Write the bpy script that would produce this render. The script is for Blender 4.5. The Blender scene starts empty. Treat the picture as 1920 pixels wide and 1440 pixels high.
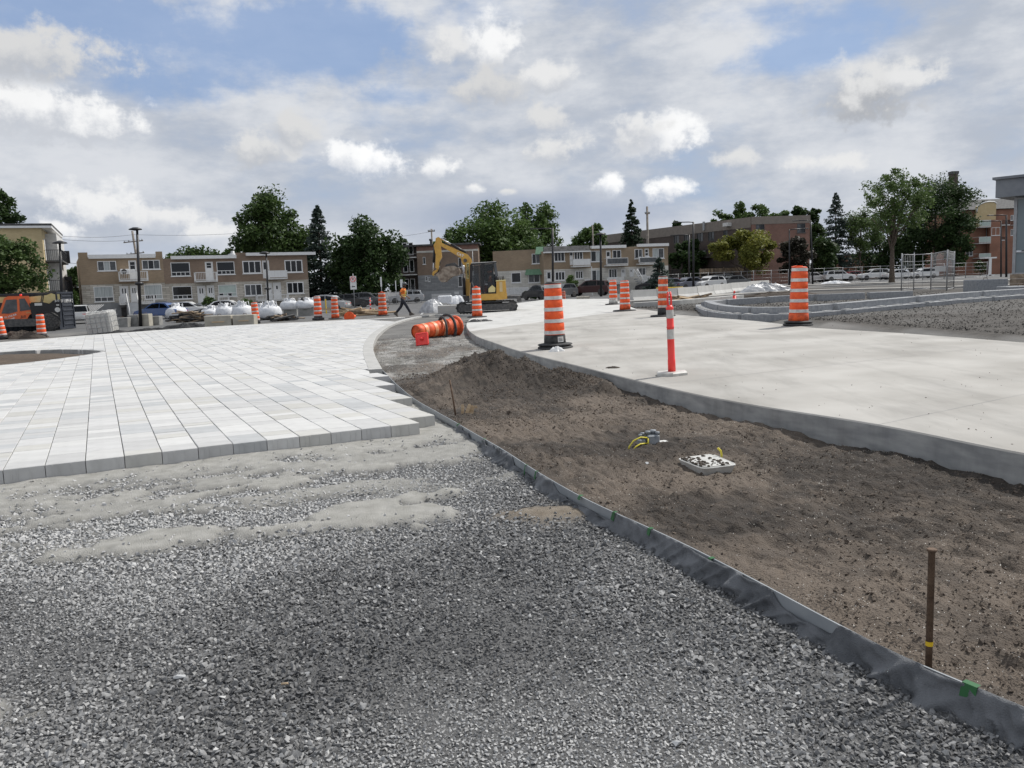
import bpy, bmesh, math, random
import numpy as np
from mathutils import Vector, Matrix

random.seed(7)
rng = np.random.default_rng(7)
scene = bpy.context.scene
C = scene.collection
R = math.radians

# ------------------------------------------------------------------ camera
F, H, PITCH, ROLL = 1550.0, 1.43, R(6.80), R(2.18)      # focal length in pixels of a 1920 px wide frame
cp, sp, cr, sr = math.cos(PITCH), math.sin(PITCH), math.cos(ROLL), math.sin(ROLL)
FW = Vector((0, cp, -sp)); U0 = Vector((0, sp, cp)); R0 = Vector((1, 0, 0))
RT = cr * R0 - sr * U0
UP = cr * U0 + sr * R0
cam = bpy.data.cameras.new('camera')
cam.sensor_width = 36.0
cam.lens = 36.0 * F / 1920.0
cam.clip_start = 0.05
cam.clip_end = 6000
cam_o = bpy.data.objects.new('camera', cam)
C.objects.link(cam_o)
m = Matrix((RT, UP, -FW)).transposed().to_4x4()
m.translation = Vector((0, 0, H))
cam_o.matrix_world = m
scene.camera = cam_o

def ray(x, y):
    return FW + RT * ((x - 960) / F) + UP * ((720 - y) / F)
def gp(x, y, z=0.0):
    """ground point at height z seen at photograph pixel x, y"""
    d = ray(x, y); t = (z - H) / d.z
    return Vector((d.x * t, d.y * t, z))
def dp(x, y, Y):
    """point at distance Y in front of the camera"""
    d = ray(x, y); t = Y / d.y
    return Vector((d.x * t, Y, H + d.z * t))

# ------------------------------------------------------------------ render settings, exposure
scene.render.engine = 'CYCLES'
scene.view_settings.view_transform = 'Standard'
scene.view_settings.look = 'None'
scene.view_settings.exposure = 0.0
scene.view_settings.gamma = 1.0
scene.view_settings.use_curve_mapping = False
scene.cycles.max_bounces = 5
scene.cycles.diffuse_bounces = 2
scene.cycles.glossy_bounces = 2
scene.cycles.transmission_bounces = 4
scene.cycles.transparent_max_bounces = 5
scene.cycles.use_denoising = True

# ------------------------------------------------------------------ sun
SUN_EL, SUN_AZ = R(50), R(58)          # azimuth from +Y towards +X
sd = Vector((math.cos(SUN_EL) * math.sin(SUN_AZ), math.cos(SUN_EL) * math.cos(SUN_AZ), math.sin(SUN_EL)))
sun = bpy.data.lights.new('sun', 'SUN')
sun.energy = 3.8
sun.angle = R(2.5)
sun.color = (1.0, 0.96, 0.90)
sun_o = bpy.data.objects.new('sun', sun)
sun_o.rotation_euler = sd.to_track_quat('Z', 'Y').to_euler()
sun_o.location = (20, 10, 60)
C.objects.link(sun_o)

# ------------------------------------------------------------------ world: Nishita sky under broken cloud
world = bpy.data.worlds.new('World'); scene.world = world
world.use_nodes = True
wt = world.node_tree; wt.nodes.clear()
def wn(t, **k):
    n = wt.nodes.new(t)
    for a, b in k.items():
        if a.startswith('i_'): n.inputs[int(a[2:])].default_value = b
        else: setattr(n, a, b)
    return n
def wl(a, b): wt.links.new(a, b)
def wmath(op, a, b=None, c=None, clamp=False):
    n = wt.nodes.new('ShaderNodeMath'); n.operation = op; n.use_clamp = clamp
    for i, v in enumerate((a, b, c)):
        if v is None: continue
        if isinstance(v, (int, float)): n.inputs[i].default_value = v
        else: wl(v, n.inputs[i])
    return n.outputs[0]
def wmap(v, a, b, c=0.0, d=1.0, smooth=True):
    n = wt.nodes.new('ShaderNodeMapRange'); n.interpolation_type = 'SMOOTHSTEP' if smooth else 'LINEAR'
    wl(v, n.inputs[0])
    for i, q in enumerate((a, b, c, d)): n.inputs[i + 1].default_value = q
    return n.outputs[0]
def wmix(f, a, b):
    n = wt.nodes.new('ShaderNodeMix'); n.data_type = 'RGBA'
    for s, v in ((0, f), (6, a), (7, b)):
        if isinstance(v, (int, float)): n.inputs[s].default_value = v
        elif isinstance(v, tuple): n.inputs[s].default_value = (*v, 1)
        else: wl(v, n.inputs[s])
    return n.outputs[2]
def wnoise(vec, scale, detail=6, rough=0.55, dist=0.0):
    n = wt.nodes.new('ShaderNodeTexNoise'); n.inputs['Scale'].default_value = scale
    n.inputs['Detail'].default_value = detail; n.inputs['Roughness'].default_value = rough
    n.inputs['Distortion'].default_value = dist
    wl(vec, n.inputs['Vector']); return n.outputs[0]
sky = wn('ShaderNodeTexSky'); sky.sky_type = 'NISHITA'; sky.sun_disc = False
sky.sun_elevation = SUN_EL; sky.sun_rotation = SUN_AZ
sky.air_density = 1.3; sky.dust_density = 0.8; sky.ozone_density = 1.6
tc = wn('ShaderNodeTexCoord')
sep = wn('ShaderNodeSeparateXYZ'); wl(tc.outputs['Generated'], sep.inputs[0])
az = wmath('ARCTAN2', sep.outputs[0], sep.outputs[1])
el = wmath('ARCSINE', sep.outputs[2])
cA = wn('ShaderNodeCombineXYZ'); wl(az, cA.inputs[0]); wl(el, cA.inputs[1]); A = cA.outputs[0]
zz = wmath('ADD', wmath('MAXIMUM', sep.outputs[2], 0.0), 0.30)
cP = wn('ShaderNodeCombineXYZ'); wl(wmath('DIVIDE', sep.outputs[0], zz), cP.inputs[0]); wl(wmath('DIVIDE', sep.outputs[1], zz), cP.inputs[1])
P = cP.outputs[0]
st_ = wt.nodes.new('ShaderNodeVectorMath'); st_.operation = 'MULTIPLY'; wl(A, st_.inputs[0]); st_.inputs[1].default_value = (1.0, 2.4, 1.0)
W0 = wmath('SUBTRACT', wnoise(st_.outputs[0], 5.2, 6, 0.60), 0.5)           # broad billows of the sheet
W = wmath('MULTIPLY', wmath('SUBTRACT', wnoise(A, 32.0, 6, 0.62), 0.5), 2.1)  # lumps on the cumulus heads
cover_n = wnoise(P, 1.5, 4, 0.55)

def aep(px, py):
    d = ray(px, py).normalized()
    return math.atan2(d.x, d.y), math.asin(d.z)
def blob(px, py, rx, ry, w=1.0):
    """soft elliptical field in the sky: distance from its centre in units of its radii, plus billow noise"""
    a0, e0 = aep(px, py)
    ra, re = rx / F * 0.93, ry / F * 0.95
    n = wt.nodes.new('ShaderNodeVectorMath'); n.operation = 'MULTIPLY_ADD'
    wl(A, n.inputs[0]); n.inputs[1].default_value = (1 / ra, 1 / re, 0); n.inputs[2].default_value = (-a0 / ra, -e0 / re, 0)
    l = wt.nodes.new('ShaderNodeVectorMath'); l.operation = 'LENGTH'; wl(n.outputs[0], l.inputs[0])
    return wmath('MULTIPLY_ADD', W, w, l.outputs['Value']), n.outputs[0]

# blue showing through: where cover is thin, and in the larger breaks of the sheet
gaps = None
for (px, py, rx, ry, amt) in [(430, 90, 360, 95, .52), (40, 30, 260, 90, .40), (620, 60, 170, 70, .36), (900, 20, 140, 40, .25), (1570, 60, 170, 70, .34), (1490, 105, 150, 36, .34), (740, 180, 90, 22, .3), (250, 170, 200, 40, .22), (620, 215, 160, 30, .16), (1420, 20, 120, 30, .2)]:
    d, _ = blob(px, py, rx, ry, .25)
    g = wmap(d, 0.25, 1.25, amt, 0.0)
    gaps = g if gaps is None else wmath('ADD', gaps, g)
cover = wmap(wmath('SUBTRACT', wmath('MULTIPLY_ADD', W, 0.09, wmath('MULTIPLY_ADD', W0, 1.15, cover_n)), gaps), 0.02, 0.52, 0.14, 1.0)
tone = wmap(wmath('MULTIPLY_ADD', W, -0.055, W0), -0.14, 0.15)
lift = wmap(el, 0.02, 0.55, 0.0, 1.0)
cl_dark = wmix(lift, (0.475, 0.52, 0.60), (0.455, 0.50, 0.58))
cl_lite = wmix(lift, (0.69, 0.715, 0.76), (0.77, 0.785, 0.81))
sheet = wmix(tone, cl_dark, cl_lite)
sky_s = wt.nodes.new('ShaderNodeVectorMath'); sky_s.operation = 'SCALE'; wl(sky.outputs[0], sky_s.inputs[0]); sky_s.inputs[3].default_value = 0.10
sky_sat = wmix(0.7, sky_s.outputs[0], (0.275, 0.40, 0.68))
col = wmix(cover, sky_sat, sheet)
# slate bank low over the roofs
for (px, py, rx, ry, amt, c) in [(960, 400, 330, 52, .85, (.36, .42, .545)), (640, 395, 260, 60, .35, (.48, .53, .62)), (290, 470, 150, 22, .6, (.47, .53, .64)), (1180, 410, 160, 40, .55, (.40, .455, .57))]:
    d, _ = blob(px, py, rx, ry, .25)
    col = wmix(wmap(d, 0.2, 1.2, amt, 0.0), col, c)
# cumulus heads
PUFFS = [(1640, 165, 120, 60, .74, .42), (1700, 150, 50, 30, .78, .55), (1235, 262, 105, 55, .95, .64), (1190, 250, 70, 45, .80, .6), (925, 85, 62, 58, .92, .62), (840, 90, 45, 40, .78, .6), (920, 165, 95, 45, .66, .54), (690, 303, 92, 38, 1.0, .72),
         (640, 295, 40, 28, .95, .7), (822, 315, 46, 24, .92, .68), (1144, 345, 42, 27, .98, .76), (1256, 355, 58, 28, .98, .74), (60, 205, 150, 55, .90, .62), (170, 220, 110, 45, .92, .62),
         (180, 392, 120, 44, .86, .66), (290, 410, 110, 28, .82, .66), (112, 432, 48, 20, .9, .74), (390, 438, 70, 18, .82, .7), (490, 280, 75, 40, .72, .54), (545, 245, 55, 38, .70, .56), (886, 354, 28, 13, .86, .7), (950, 360, 22, 8, .74, .66),
         (1550, 312, 80, 22, .80, .68), (1045, 282, 80, 38, .76, .60), (1030, 225, 60, 30, .72, .6), (1375, 300, 60, 24, .74, .63), (1030, 145, 70, 32, .80, .6), (60, 100, 170, 55, .68, .54)]
for (px, py, rx, ry, hi, lo) in PUFFS:
    d, q = blob(px, py, rx, ry, 1.0)
    msk = wmap(wmath('MULTIPLY_ADD', W0, -1.6, d), 0.40, 1.06, 1.0, 0.0)
    s = wn('ShaderNodeSeparateXYZ'); wl(q, s.inputs[0])
    sh = wmap(wmath('ADD', wmath('MULTIPLY_ADD', s.outputs[0], 0.25, s.outputs[1]), wmath('MULTIPLY', W, -1.3)), -0.75, 0.35)
    pc = wmix(sh, (lo * .93, lo * .975, lo * 1.06), (hi * 1.02, hi * 1.025, hi * 1.03))
    col = wmix(msk, col, pc)
bg = wn('ShaderNodeBackground'); wl(col, bg.inputs[0]); bg.inputs[1].default_value = 1.0
wo = wn('ShaderNodeOutputWorld'); wl(bg.outputs[0], wo.inputs[0])
world.cycles.sampling_method = 'MANUAL'
world.cycles.sample_map_resolution = 512

# ------------------------------------------------------------------ helpers: tags, meshes
def tag(o, label=None, cat=None, group=None, kind=None):
    if label: o['label'] = label
    if cat: o['category'] = cat
    if group: o['group'] = group
    if kind: o['kind'] = kind
    return o
def thing(name, label, cat, loc=(0, 0, 0), rz=0.0, group=None, rot=None):
    o = bpy.data.objects.new(name, None); C.objects.link(o)
    o.empty_display_size = 0.2
    o.location = loc; o.rotation_euler = rot if rot else (0, 0, rz)
    return tag(o, label, cat, group)
def link(name, me, parent=None):
    o = bpy.data.objects.new(name, me); C.objects.link(o)
    if parent: o.parent = parent
    return o
class MB:
    """collects faces of one mesh"""
    def __init__(s): s.v = []; s.f = []; s.mi = []; s.sm = []
    def add(s, vs, fs, mi=0, smooth=False):
        b = len(s.v); s.v += [tuple(p) for p in vs]
        for f in fs: s.f.append([b + i for i in f]); s.mi.append(mi); s.sm.append(smooth)
        return s
    def box(s, x0, x1, y0, y1, z0, z1, mi=0, T=None):
        vs = [Vector(p) for p in ((x0, y0, z0), (x1, y0, z0), (x1, y1, z0), (x0, y1, z0), (x0, y0, z1), (x1, y0, z1), (x1, y1, z1), (x0, y1, z1))]
        if T is not None: vs = [T @ p for p in vs]
        return s.add(vs, [(3, 2, 1, 0), (4, 5, 6, 7), (0, 1, 5, 4), (1, 2, 6, 5), (2, 3, 7, 6), (3, 0, 4, 7)], mi)
    def cbox(s, x0, x1, y0, y1, z0, z1, c=0.02, mi=0, T=None):
        """box with chamfered upright edges and top"""
        o = [(x0 + c, y0), (x1 - c, y0), (x1, y0 + c), (x1, y1 - c), (x1 - c, y1), (x0 + c, y1), (x0, y1 - c), (x0, y0 + c)]
        mx, my = (x0 + x1) / 2, (y0 + y1) / 2
        i2 = [(mx + (a - mx) * (1 - 2 * c / max(1e-6, x1 - x0)), my + (b - my) * (1 - 2 * c / max(1e-6, y1 - y0))) for a, b in o]
        vs = [Vector((a, b, z0)) for a, b in o] + [Vector((a, b, z1 - c)) for a, b in o] + [Vector((a, b, z1)) for a, b in i2]
        if T is not None: vs = [T @ p for p in vs]
        fs = [tuple(range(7, -1, -1)), tuple(range(16, 24))]
        for k in range(8):
            j = (k + 1) % 8
            fs += [(k, j, 8 + j, 8 + k), (8 + k, 8 + j, 16 + j, 16 + k)]
        return s.add(vs, fs, mi)
    def lathe(s, prof, n=20, mi=0, T=None, smooth=True, cap=True, jag=None):
        vs = []; fs = []
        for r, z in prof:
            for k in range(n):
                a = 2 * math.pi * k / n; q = r * (1 + (jag(a, z) if jag else 0))
                vs.append(Vector((q * math.cos(a), q * math.sin(a), z)))
        for i in range(len(prof) - 1):
            for k in range(n):
                j = (k + 1) % n
                fs.append((i * n + k, i * n + j, (i + 1) * n + j, (i + 1) * n + k))
        if T is not None: vs = [T @ p for p in vs]
        s.add(vs, fs, mi, smooth)
        if cap:
            b = len(s.v) - len(vs)
            for off, rev in ((0, True), ((len(prof) - 1) * n, False)):
                q = [b + off + k for k in range(n)]
                s.f.append(q[::-1] if rev else q); s.mi.append(mi); s.sm.append(False)
        return s
    def tube(s, pts, rad, n=8, mi=0, smooth=True, cap=True):
        pts = [Vector(p) for p in pts]; rads = rad if isinstance(rad, (list, tuple)) else [rad] * len(pts)
        vs = []; fs = []; ref = None
        for i, p in enumerate(pts):
            t = (pts[min(i + 1, len(pts) - 1)] - pts[max(i - 1, 0)])
            if t.length < 1e-9: t = Vector((0, 0, 1))
            t.normalize()
            if ref is None: ref = Vector((1, 0, 0)) if abs(t.x) < .9 else Vector((0, 1, 0))
            b = t.cross(ref).normalized(); a = b.cross(t).normalized(); ref = a
            for k in range(n):
                w = 2 * math.pi * k / n
                vs.append(p + (a * math.cos(w) + b * math.sin(w)) * rads[i])
        for i in range(len(pts) - 1):
            for k in range(n):
                j = (k + 1) % n; fs.append((i * n + k, i * n + j, (i + 1) * n + j, (i + 1) * n + k))
        s.add(vs, fs, mi, smooth)
        if cap:
            b = len(s.v) - len(vs)
            s.f.append([b + k for k in range(n)][::-1]); s.mi.append(mi); s.sm.append(False)
            s.f.append([b + (len(pts) - 1) * n + k for k in range(n)]); s.mi.append(mi); s.sm.append(False)
        return s
    def prism(s, poly, y0, y1, mi=0, T=None, axis='y'):
        """polygon (a, b) extruded: axis y -> points (a, y, b); axis z -> points (a, b, z)"""
        n = len(poly)
        ar = sum(poly[i][0] * poly[(i + 1) % n][1] - poly[(i + 1) % n][0] * poly[i][1] for i in range(n))
        if ar < 0: poly = poly[::-1]
        mk = (lambda a, b, c: Vector((a, c, b))) if axis == 'y' else (lambda a, b, c: Vector((a, b, c)))
        vs = [mk(a, b, y0) for a, b in poly] + [mk(a, b, y1) for a, b in poly]
        if T is not None: vs = [T @ p for p in vs]
        fs = [tuple(range(n)), tuple(range(2 * n - 1, n - 1, -1))]
        for k in range(n):
            j = (k + 1) % n; fs.append((j, k, n + k, n + j))
        if axis == 'z': fs = [f[::-1] for f in fs]
        return s.add(vs, fs, mi)
    def mesh(s, name, mats):
        me = bpy.data.meshes.new(name)
        me.from_pydata(s.v, [], s.f)
        for q in (mats if isinstance(mats, (list, tuple)) else [mats]): me.materials.append(q)
        me.polygons.foreach_set('material_index', s.mi)
        me.polygons.foreach_set('use_smooth', s.sm)
        me.update()
        return me
    def obj(s, name, mats, parent=None):
        return link(name, s.mesh(name, mats), parent)
    def wobj(s, name, mats, parent):
        """vertices given in world coordinates, the parent only translated"""
        L = parent.location
        s.v = [(p[0] - L[0], p[1] - L[1], p[2] - L[2]) for p in s.v]
        return s.obj(name, mats, parent)
def arr_mesh(name, V, Fc, mats, tint=None, smooth=False, mi=None):
    """mesh from numpy arrays; Fc is (n, k)"""
    me = bpy.data.meshes.new(name)
    n, k = Fc.shape
    me.vertices.add(len(V)); me.vertices.foreach_set('co', np.ascontiguousarray(V, dtype=np.float32).ravel())
    me.loops.add(n * k); me.loops.foreach_set('vertex_index', np.ascontiguousarray(Fc, dtype=np.int32).ravel())
    me.polygons.add(n); me.polygons.foreach_set('loop_start', np.arange(0, n * k, k, dtype=np.int32))
    me.polygons.foreach_set('use_smooth', np.full(n, smooth))
    for q in (mats if isinstance(mats, (list, tuple)) else [mats]): me.materials.append(q)
    if mi is not None: me.polygons.foreach_set('material_index', np.asarray(mi, dtype=np.int32))
    if tint is not None:
        for nm, arr in (tint.items() if isinstance(tint, dict) else (('tint', tint),)):
            at = me.attributes.new(nm, 'FLOAT', 'POINT'); at.data.foreach_set('value', np.asarray(arr, dtype=np.float32))
    me.update(calc_edges=True)
    return me

# value noise in numpy
def _h(ix, iy, seed):
    n = (ix.astype(np.int64) * 374761393 + iy.astype(np.int64) * 668265263 + seed * 1442695041) & 0x7fffffff
    n = ((n ^ (n >> 13)) * 1274126177) & 0x7fffffff
    return ((n ^ (n >> 16)) & 0xffff) / 65535.0
def vnoise(x, y, seed=0):
    x = np.asarray(x, float); y = np.asarray(y, float)
    ix = np.floor(x); iy = np.floor(y); fx = x - ix; fy = y - iy
    fx = fx * fx * (3 - 2 * fx); fy = fy * fy * (3 - 2 * fy)
    a = _h(ix, iy, seed); b = _h(ix + 1, iy, seed); c = _h(ix, iy + 1, seed); d = _h(ix + 1, iy + 1, seed)
    return (a + (b - a) * fx) * (1 - fy) + (c + (d - c) * fx) * fy
def fbm(x, y, o=4, seed=0, g=0.5):
    s = 0.0; a = 1.0; t = 0.0
    x = np.asarray(x, float); y = np.asarray(y, float)
    for i in range(o):
        s = s + a * vnoise(x * 2 ** i + i * 17.3, y * 2 ** i + i * 9.1, seed + i); t += a; a *= g
    return s / t
def sst(a, b, x):
    t = np.clip((np.asarray(x, float) - a) / (b - a), 0, 1); return t * t * (3 - 2 * t)

# ------------------------------------------------------------------ materials
def mat(name, col, col2=None, rough=0.7, scale=6.0, detail=5, bump=0.0, bscale=None, metal=0.0, attr=None, spec=0.5, mixr=(0.35, 0.65), rand=0.0, stretch=None, trans=0.0, alpha=None, coat=0.0):
    m = bpy.data.materials.new(name); m.use_nodes = True
    nt = m.node_tree; b = nt.nodes['Principled BSDF']
    b.inputs['Roughness'].default_value = rough; b.inputs['Metallic'].default_value = metal
    b.inputs['Specular IOR Level'].default_value = spec
    b.inputs['Coat Weight'].default_value = coat
    tcn = nt.nodes.new('ShaderNodeTexCoord'); vec = tcn.outputs['Object']
    if stretch:
        mp = nt.nodes.new('ShaderNodeMapping'); mp.inputs['Scale'].default_value = stretch
        nt.links.new(vec, mp.inputs[0]); vec = mp.outputs[0]
    out = None
    if col2 is not None:
        mx = nt.nodes.new('ShaderNodeMix'); mx.data_type = 'RGBA'
        mx.inputs[6].default_value = (*col, 1); mx.inputs[7].default_value = (*col2, 1)
        nz = nt.nodes.new('ShaderNodeTexNoise'); nz.inputs['Scale'].default_value = scale; nz.inputs['Detail'].default_value = detail
        nt.links.new(vec, nz.inputs['Vector'])
        mr = nt.nodes.new('ShaderNodeMapRange'); mr.inputs[1].default_value = mixr[0]; mr.inputs[2].default_value = mixr[1]
        nt.links.new(nz.outputs[0], mr.inputs[0])
        fac = mr.outputs[0]
        if attr:
            at = nt.nodes.new('ShaderNodeAttribute'); at.attribute_name = attr
            ad = nt.nodes.new('ShaderNodeMath'); ad.operation = 'MULTIPLY_ADD'; ad.use_clamp = True
            nt.links.new(fac, ad.inputs[0]); ad.inputs[1].default_value = 0.25; nt.links.new(at.outputs['Fac'], ad.inputs[2])
            fac = ad.outputs[0]
        nt.links.new(fac, mx.inputs[0]); out = mx.outputs[2]
    if rand and out is None:
        rgb = nt.nodes.new('ShaderNodeRGB'); rgb.outputs[0].default_value = (*col, 1); out = rgb.outputs[0]
    if rand:
        oi = nt.nodes.new('ShaderNodeObjectInfo'); mr2 = nt.nodes.new('ShaderNodeMapRange')
        nt.links.new(oi.outputs['Random'], mr2.inputs[0]); mr2.inputs[3].default_value = 1 - rand; mr2.inputs[4].default_value = 1 + rand
        hs = nt.nodes.new('ShaderNodeVectorMath'); hs.operation = 'SCALE'; nt.links.new(out, hs.inputs[0]); nt.links.new(mr2.outputs[0], hs.inputs[3]); out = hs.outputs[0]
    if out is not None: nt.links.new(out, b.inputs['Base Color'])
    else: b.inputs['Base Color'].default_value = (*col, 1)
    if bump:
        bz = nt.nodes.new('ShaderNodeTexNoise'); bz.inputs['Scale'].default_value = bscale or scale * 4; bz.inputs['Detail'].default_value = 6
        nt.links.new(vec, bz.inputs['Vector'])
        bp = nt.nodes.new('ShaderNodeBump'); bp.inputs['Strength'].default_value = min(1, bump); bp.inputs['Distance'].default_value = 0.02 * bump
        nt.links.new(bz.outputs[0], bp.inputs['Height']); nt.links.new(bp.outputs[0], b.inputs['Normal'])
    if trans:
        o = nt.nodes['Material Output']; tr = nt.nodes.new('ShaderNodeBsdfTranslucent'); ms = nt.nodes.new('ShaderNodeMixShader')
        ms.inputs[0].default_value = trans
        if out is not None: nt.links.new(out, tr.inputs[0])
        else: tr.inputs[0].default_value = (*col, 1)
        nt.links.new(b.outputs[0], ms.inputs[1]); nt.links.new(tr.outputs[0], ms.inputs[2]); nt.links.new(ms.outputs[0], o.inputs[0])
    if alpha is not None: b.inputs['Alpha'].default_value = alpha
    return m
def brickmat(name, c1, c2, mortar, bw=0.22, bh=0.075, rough=0.85, ms=0.012, var=0.5, bias=0.0):
    m = bpy.data.materials.new(name); m.use_nodes = True
    nt = m.node_tree; b = nt.nodes['Principled BSDF']; b.inputs['Roughness'].default_value = rough
    tcn = nt.nodes.new('ShaderNodeTexCoord')
    sx = nt.nodes.new('ShaderNodeSeparateXYZ'); nt.links.new(tcn.outputs['Object'], sx.inputs[0])
    ad = nt.nodes.new('ShaderNodeMath'); ad.operation = 'ADD'; nt.links.new(sx.outputs[0], ad.inputs[0]); nt.links.new(sx.outputs[1], ad.inputs[1])
    cx = nt.nodes.new('ShaderNodeCombineXYZ'); nt.links.new(ad.outputs[0], cx.inputs[0]); nt.links.new(sx.outputs[2], cx.inputs[1])
    br = nt.nodes.new('ShaderNodeTexBrick'); nt.links.new(cx.outputs[0], br.inputs[0])
    br.inputs['Scale'].default_value = 1.0; br.inputs['Brick Width'].default_value = bw; br.inputs['Row Height'].default_value = bh
    br.inputs['Mortar Size'].default_value = ms; br.inputs['Bias'].default_value = bias
    br.inputs['Color1'].default_value = (*c1, 1); br.inputs['Color2'].default_value = (*c2, 1); br.inputs['Mortar'].default_value = (*mortar, 1)
    nz = nt.nodes.new('ShaderNodeTexNoise'); nz.inputs['Scale'].default_value = 0.55; nz.inputs['Detail'].default_value = 6
    nt.links.new(tcn.outputs['Object'], nz.inputs['Vector'])
    mr = nt.nodes.new('ShaderNodeMapRange'); mr.inputs[1].default_value = .3; mr.inputs[2].default_value = .7; mr.inputs[3].default_value = 1 - var * .4; mr.inputs[4].default_value = 1 + var * .3
    nt.links.new(nz.outputs[0], mr.inputs[0])
    sc = nt.nodes.new('ShaderNodeVectorMath'); sc.operation = 'SCALE'; nt.links.new(br.outputs[0], sc.inputs[0]); nt.links.new(mr.outputs[0], sc.inputs[3])
    nt.links.new(sc.outputs[0], b.inputs['Base Color'])
    bp = nt.nodes.new('ShaderNodeBump'); bp.inputs['Strength'].default_value = .4; bp.inputs['Distance'].default_value = .01; bp.invert = True
    nt.links.new(br.outputs['Fac'], bp.inputs['Height']); nt.links.new(bp.outputs[0], b.inputs['Normal'])
    return m

MT = {}
MT['gravel'] = mat('gravel_stone', (.046, .047, .050), (.47, .47, .465), .8, 60, 3, attr='tint')
MT['gravel_base'] = mat('gravel_fines', (.085, .086, .088), (.17, .17, .168), .95, 55, 8, bump=1.0, bscale=160)
MT['soil'] = mat('dark_topsoil', (.055, .040, .029), (.165, .124, .090), .95, 7, 9, bump=1.0, bscale=70, attr='tint')
MT['clod'] = mat('soil_clod', (.050, .040, .032), (.172, .136, .107), .95, 40, attr='tint', bump=.8, bscale=90)
MT['perlite'] = mat('pale_chip', (.66, .62, .54), (.80, .78, .73), .8, 30)
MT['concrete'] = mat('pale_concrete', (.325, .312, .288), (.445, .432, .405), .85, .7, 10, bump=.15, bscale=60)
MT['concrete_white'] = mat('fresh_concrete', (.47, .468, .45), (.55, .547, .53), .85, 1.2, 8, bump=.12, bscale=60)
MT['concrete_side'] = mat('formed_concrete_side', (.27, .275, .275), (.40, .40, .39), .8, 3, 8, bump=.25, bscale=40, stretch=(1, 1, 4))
MT['curb'] = mat('curb_concrete', (.37, .37, .355), (.46, .455, .44), .85, 3, 7, bump=.2, bscale=50)
MT['granite'] = mat('grey_granite_kerb', (.225, .235, .25), (.32, .33, .34), .7, 12, 8, bump=.2, bscale=80)
MT['asphalt'] = mat('worn_asphalt', (.10, .10, .10), (.17, .17, .168), .9, 1.4, 8, bump=.4, bscale=120)
MT['edging'] = mat('galvanised_edging', (.24, .26, .28), (.31, .33, .345), .55, 5, metal=.1)
MT['geotextile'] = mat('grey_geotextile', (.085, .09, .098), (.175, .182, .193), .95, 7, 8, bump=.6, bscale=150)
MT['green_tape'] = mat('green_tape', (.012, .085, .022), (.02, .13, .035), .5, 8)
MT['rust'] = mat('rusted_steel', (.075, .045, .028), (.155, .10, .065), .8, 22, 7, bump=.4, bscale=90)
MT['yellow_tape'] = mat('yellow_tape', (.72, .48, .02), rough=.4)
MT['yellow_tube'] = mat('yellow_tubing', (.72, .60, .04), (.62, .55, .08), .4, 12)
MT['grey_plastic'] = mat('grey_valve_plastic', (.16, .18, .20), (.30, .32, .34), .5, 20)
MT['white_plastic'] = mat('white_moulded_plastic', (.44, .435, .41), (.58, .575, .55), .45, 9, 6)
MT['wood'] = mat('raw_timber', (.42, .30, .18), (.58, .45, .30), .8, 5, 7, stretch=(1, 8, 8), rand=.25)
MT['wood_old'] = mat('weathered_timber', (.17, .13, .095), (.36, .28, .20), .85, 5, 7, rand=.35)
MT['black_scrap'] = mat('black_membrane', (.012, .012, .013), (.05, .05, .05), .7, 7)
MT['orange'] = mat('orange_plastic', (.78, .085, .014), (.95, .125, .02), .5, 7, 8)
MT['orange_dirty'] = mat('scuffed_orange_plastic', (.55, .085, .022), (.86, .12, .025), .6, 9, 8)
MT['refl'] = mat('reflective_white_band', (.50, .49, .47), (.68, .68, .66), .4, 9, 8)
MT['refl_dirty'] = mat('dull_reflective_band', (.42, .41, .38), (.60, .59, .56), .5, 10, 8)
MT['refl_orange'] = mat('faded_orange_band', (.90, .25, .07), (.70, .40, .25), .5, 10, 6)
MT['pinkred'] = mat('fluorescent_red_plastic', (.90, .05, .045), (.93, .075, .06), .42, 6)
MT['rubber'] = mat('black_rubber', (.018, .018, .02), (.06, .06, .06), .75, 9, 6, bump=.2, bscale=50)
MT['black'] = mat('black_paint', (.012, .012, .014), rough=.45)
MT['dark_steel'] = mat('dark_steel', (.05, .05, .052), (.11, .105, .10), .6, 8)
MT['white'] = mat('white_paint', (.74, .74, .73), (.80, .80, .79), .5, 4)
MT['white_dull'] = mat('aged_white_paint', (.55, .55, .53), (.70, .69, .67), .6, 5, 7)
MT['glass'] = mat('dark_window_glass', (.010, .012, .014), rough=.08, spec=.45)
MT['glass_grey'] = mat('grey_window_glass', (.05, .055, .06), (.10, .105, .11), .12, 3)
MT['curtain'] = mat('net_curtain_behind_glass', (.34, .37, .37), (.52, .55, .54), .25, 2.0, 3, stretch=(6, 1, .3))
MT['shade_green'] = mat('pale_green_blind', (.42, .50, .46), (.48, .56, .52), .3, 2)
MT['brick_tan'] = brickmat('tan_brick', (0.284, 0.198, 0.121), (0.356, 0.251, 0.156), (0.317, 0.271, 0.211))
MT['brick_brown'] = brickmat('brown_brick', (0.218, 0.145, 0.100), (0.264, 0.182, 0.127), (0.251, 0.205, 0.165))
MT['brick_yellow'] = brickmat('yellow_brick', (0.616, 0.484, 0.259), (0.682, 0.539, 0.297), (0.550, 0.473, 0.308))
MT['brick_red'] = brickmat('red_brick', (.205, .092, .066), (.25, .12, .088), (.23, .17, .14))
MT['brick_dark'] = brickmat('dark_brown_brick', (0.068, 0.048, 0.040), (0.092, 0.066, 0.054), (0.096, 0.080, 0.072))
MT['brick_orange'] = brickmat('orange_brick', (.29, .115, .068), (.34, .145, .088), (.28, .19, .145))
MT['stone'] = brickmat('split_stone', (0.392, 0.358, 0.304), (0.581, 0.540, 0.472), (0.230, 0.209, 0.176), .75, .19, .85, .015, .5)
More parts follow.
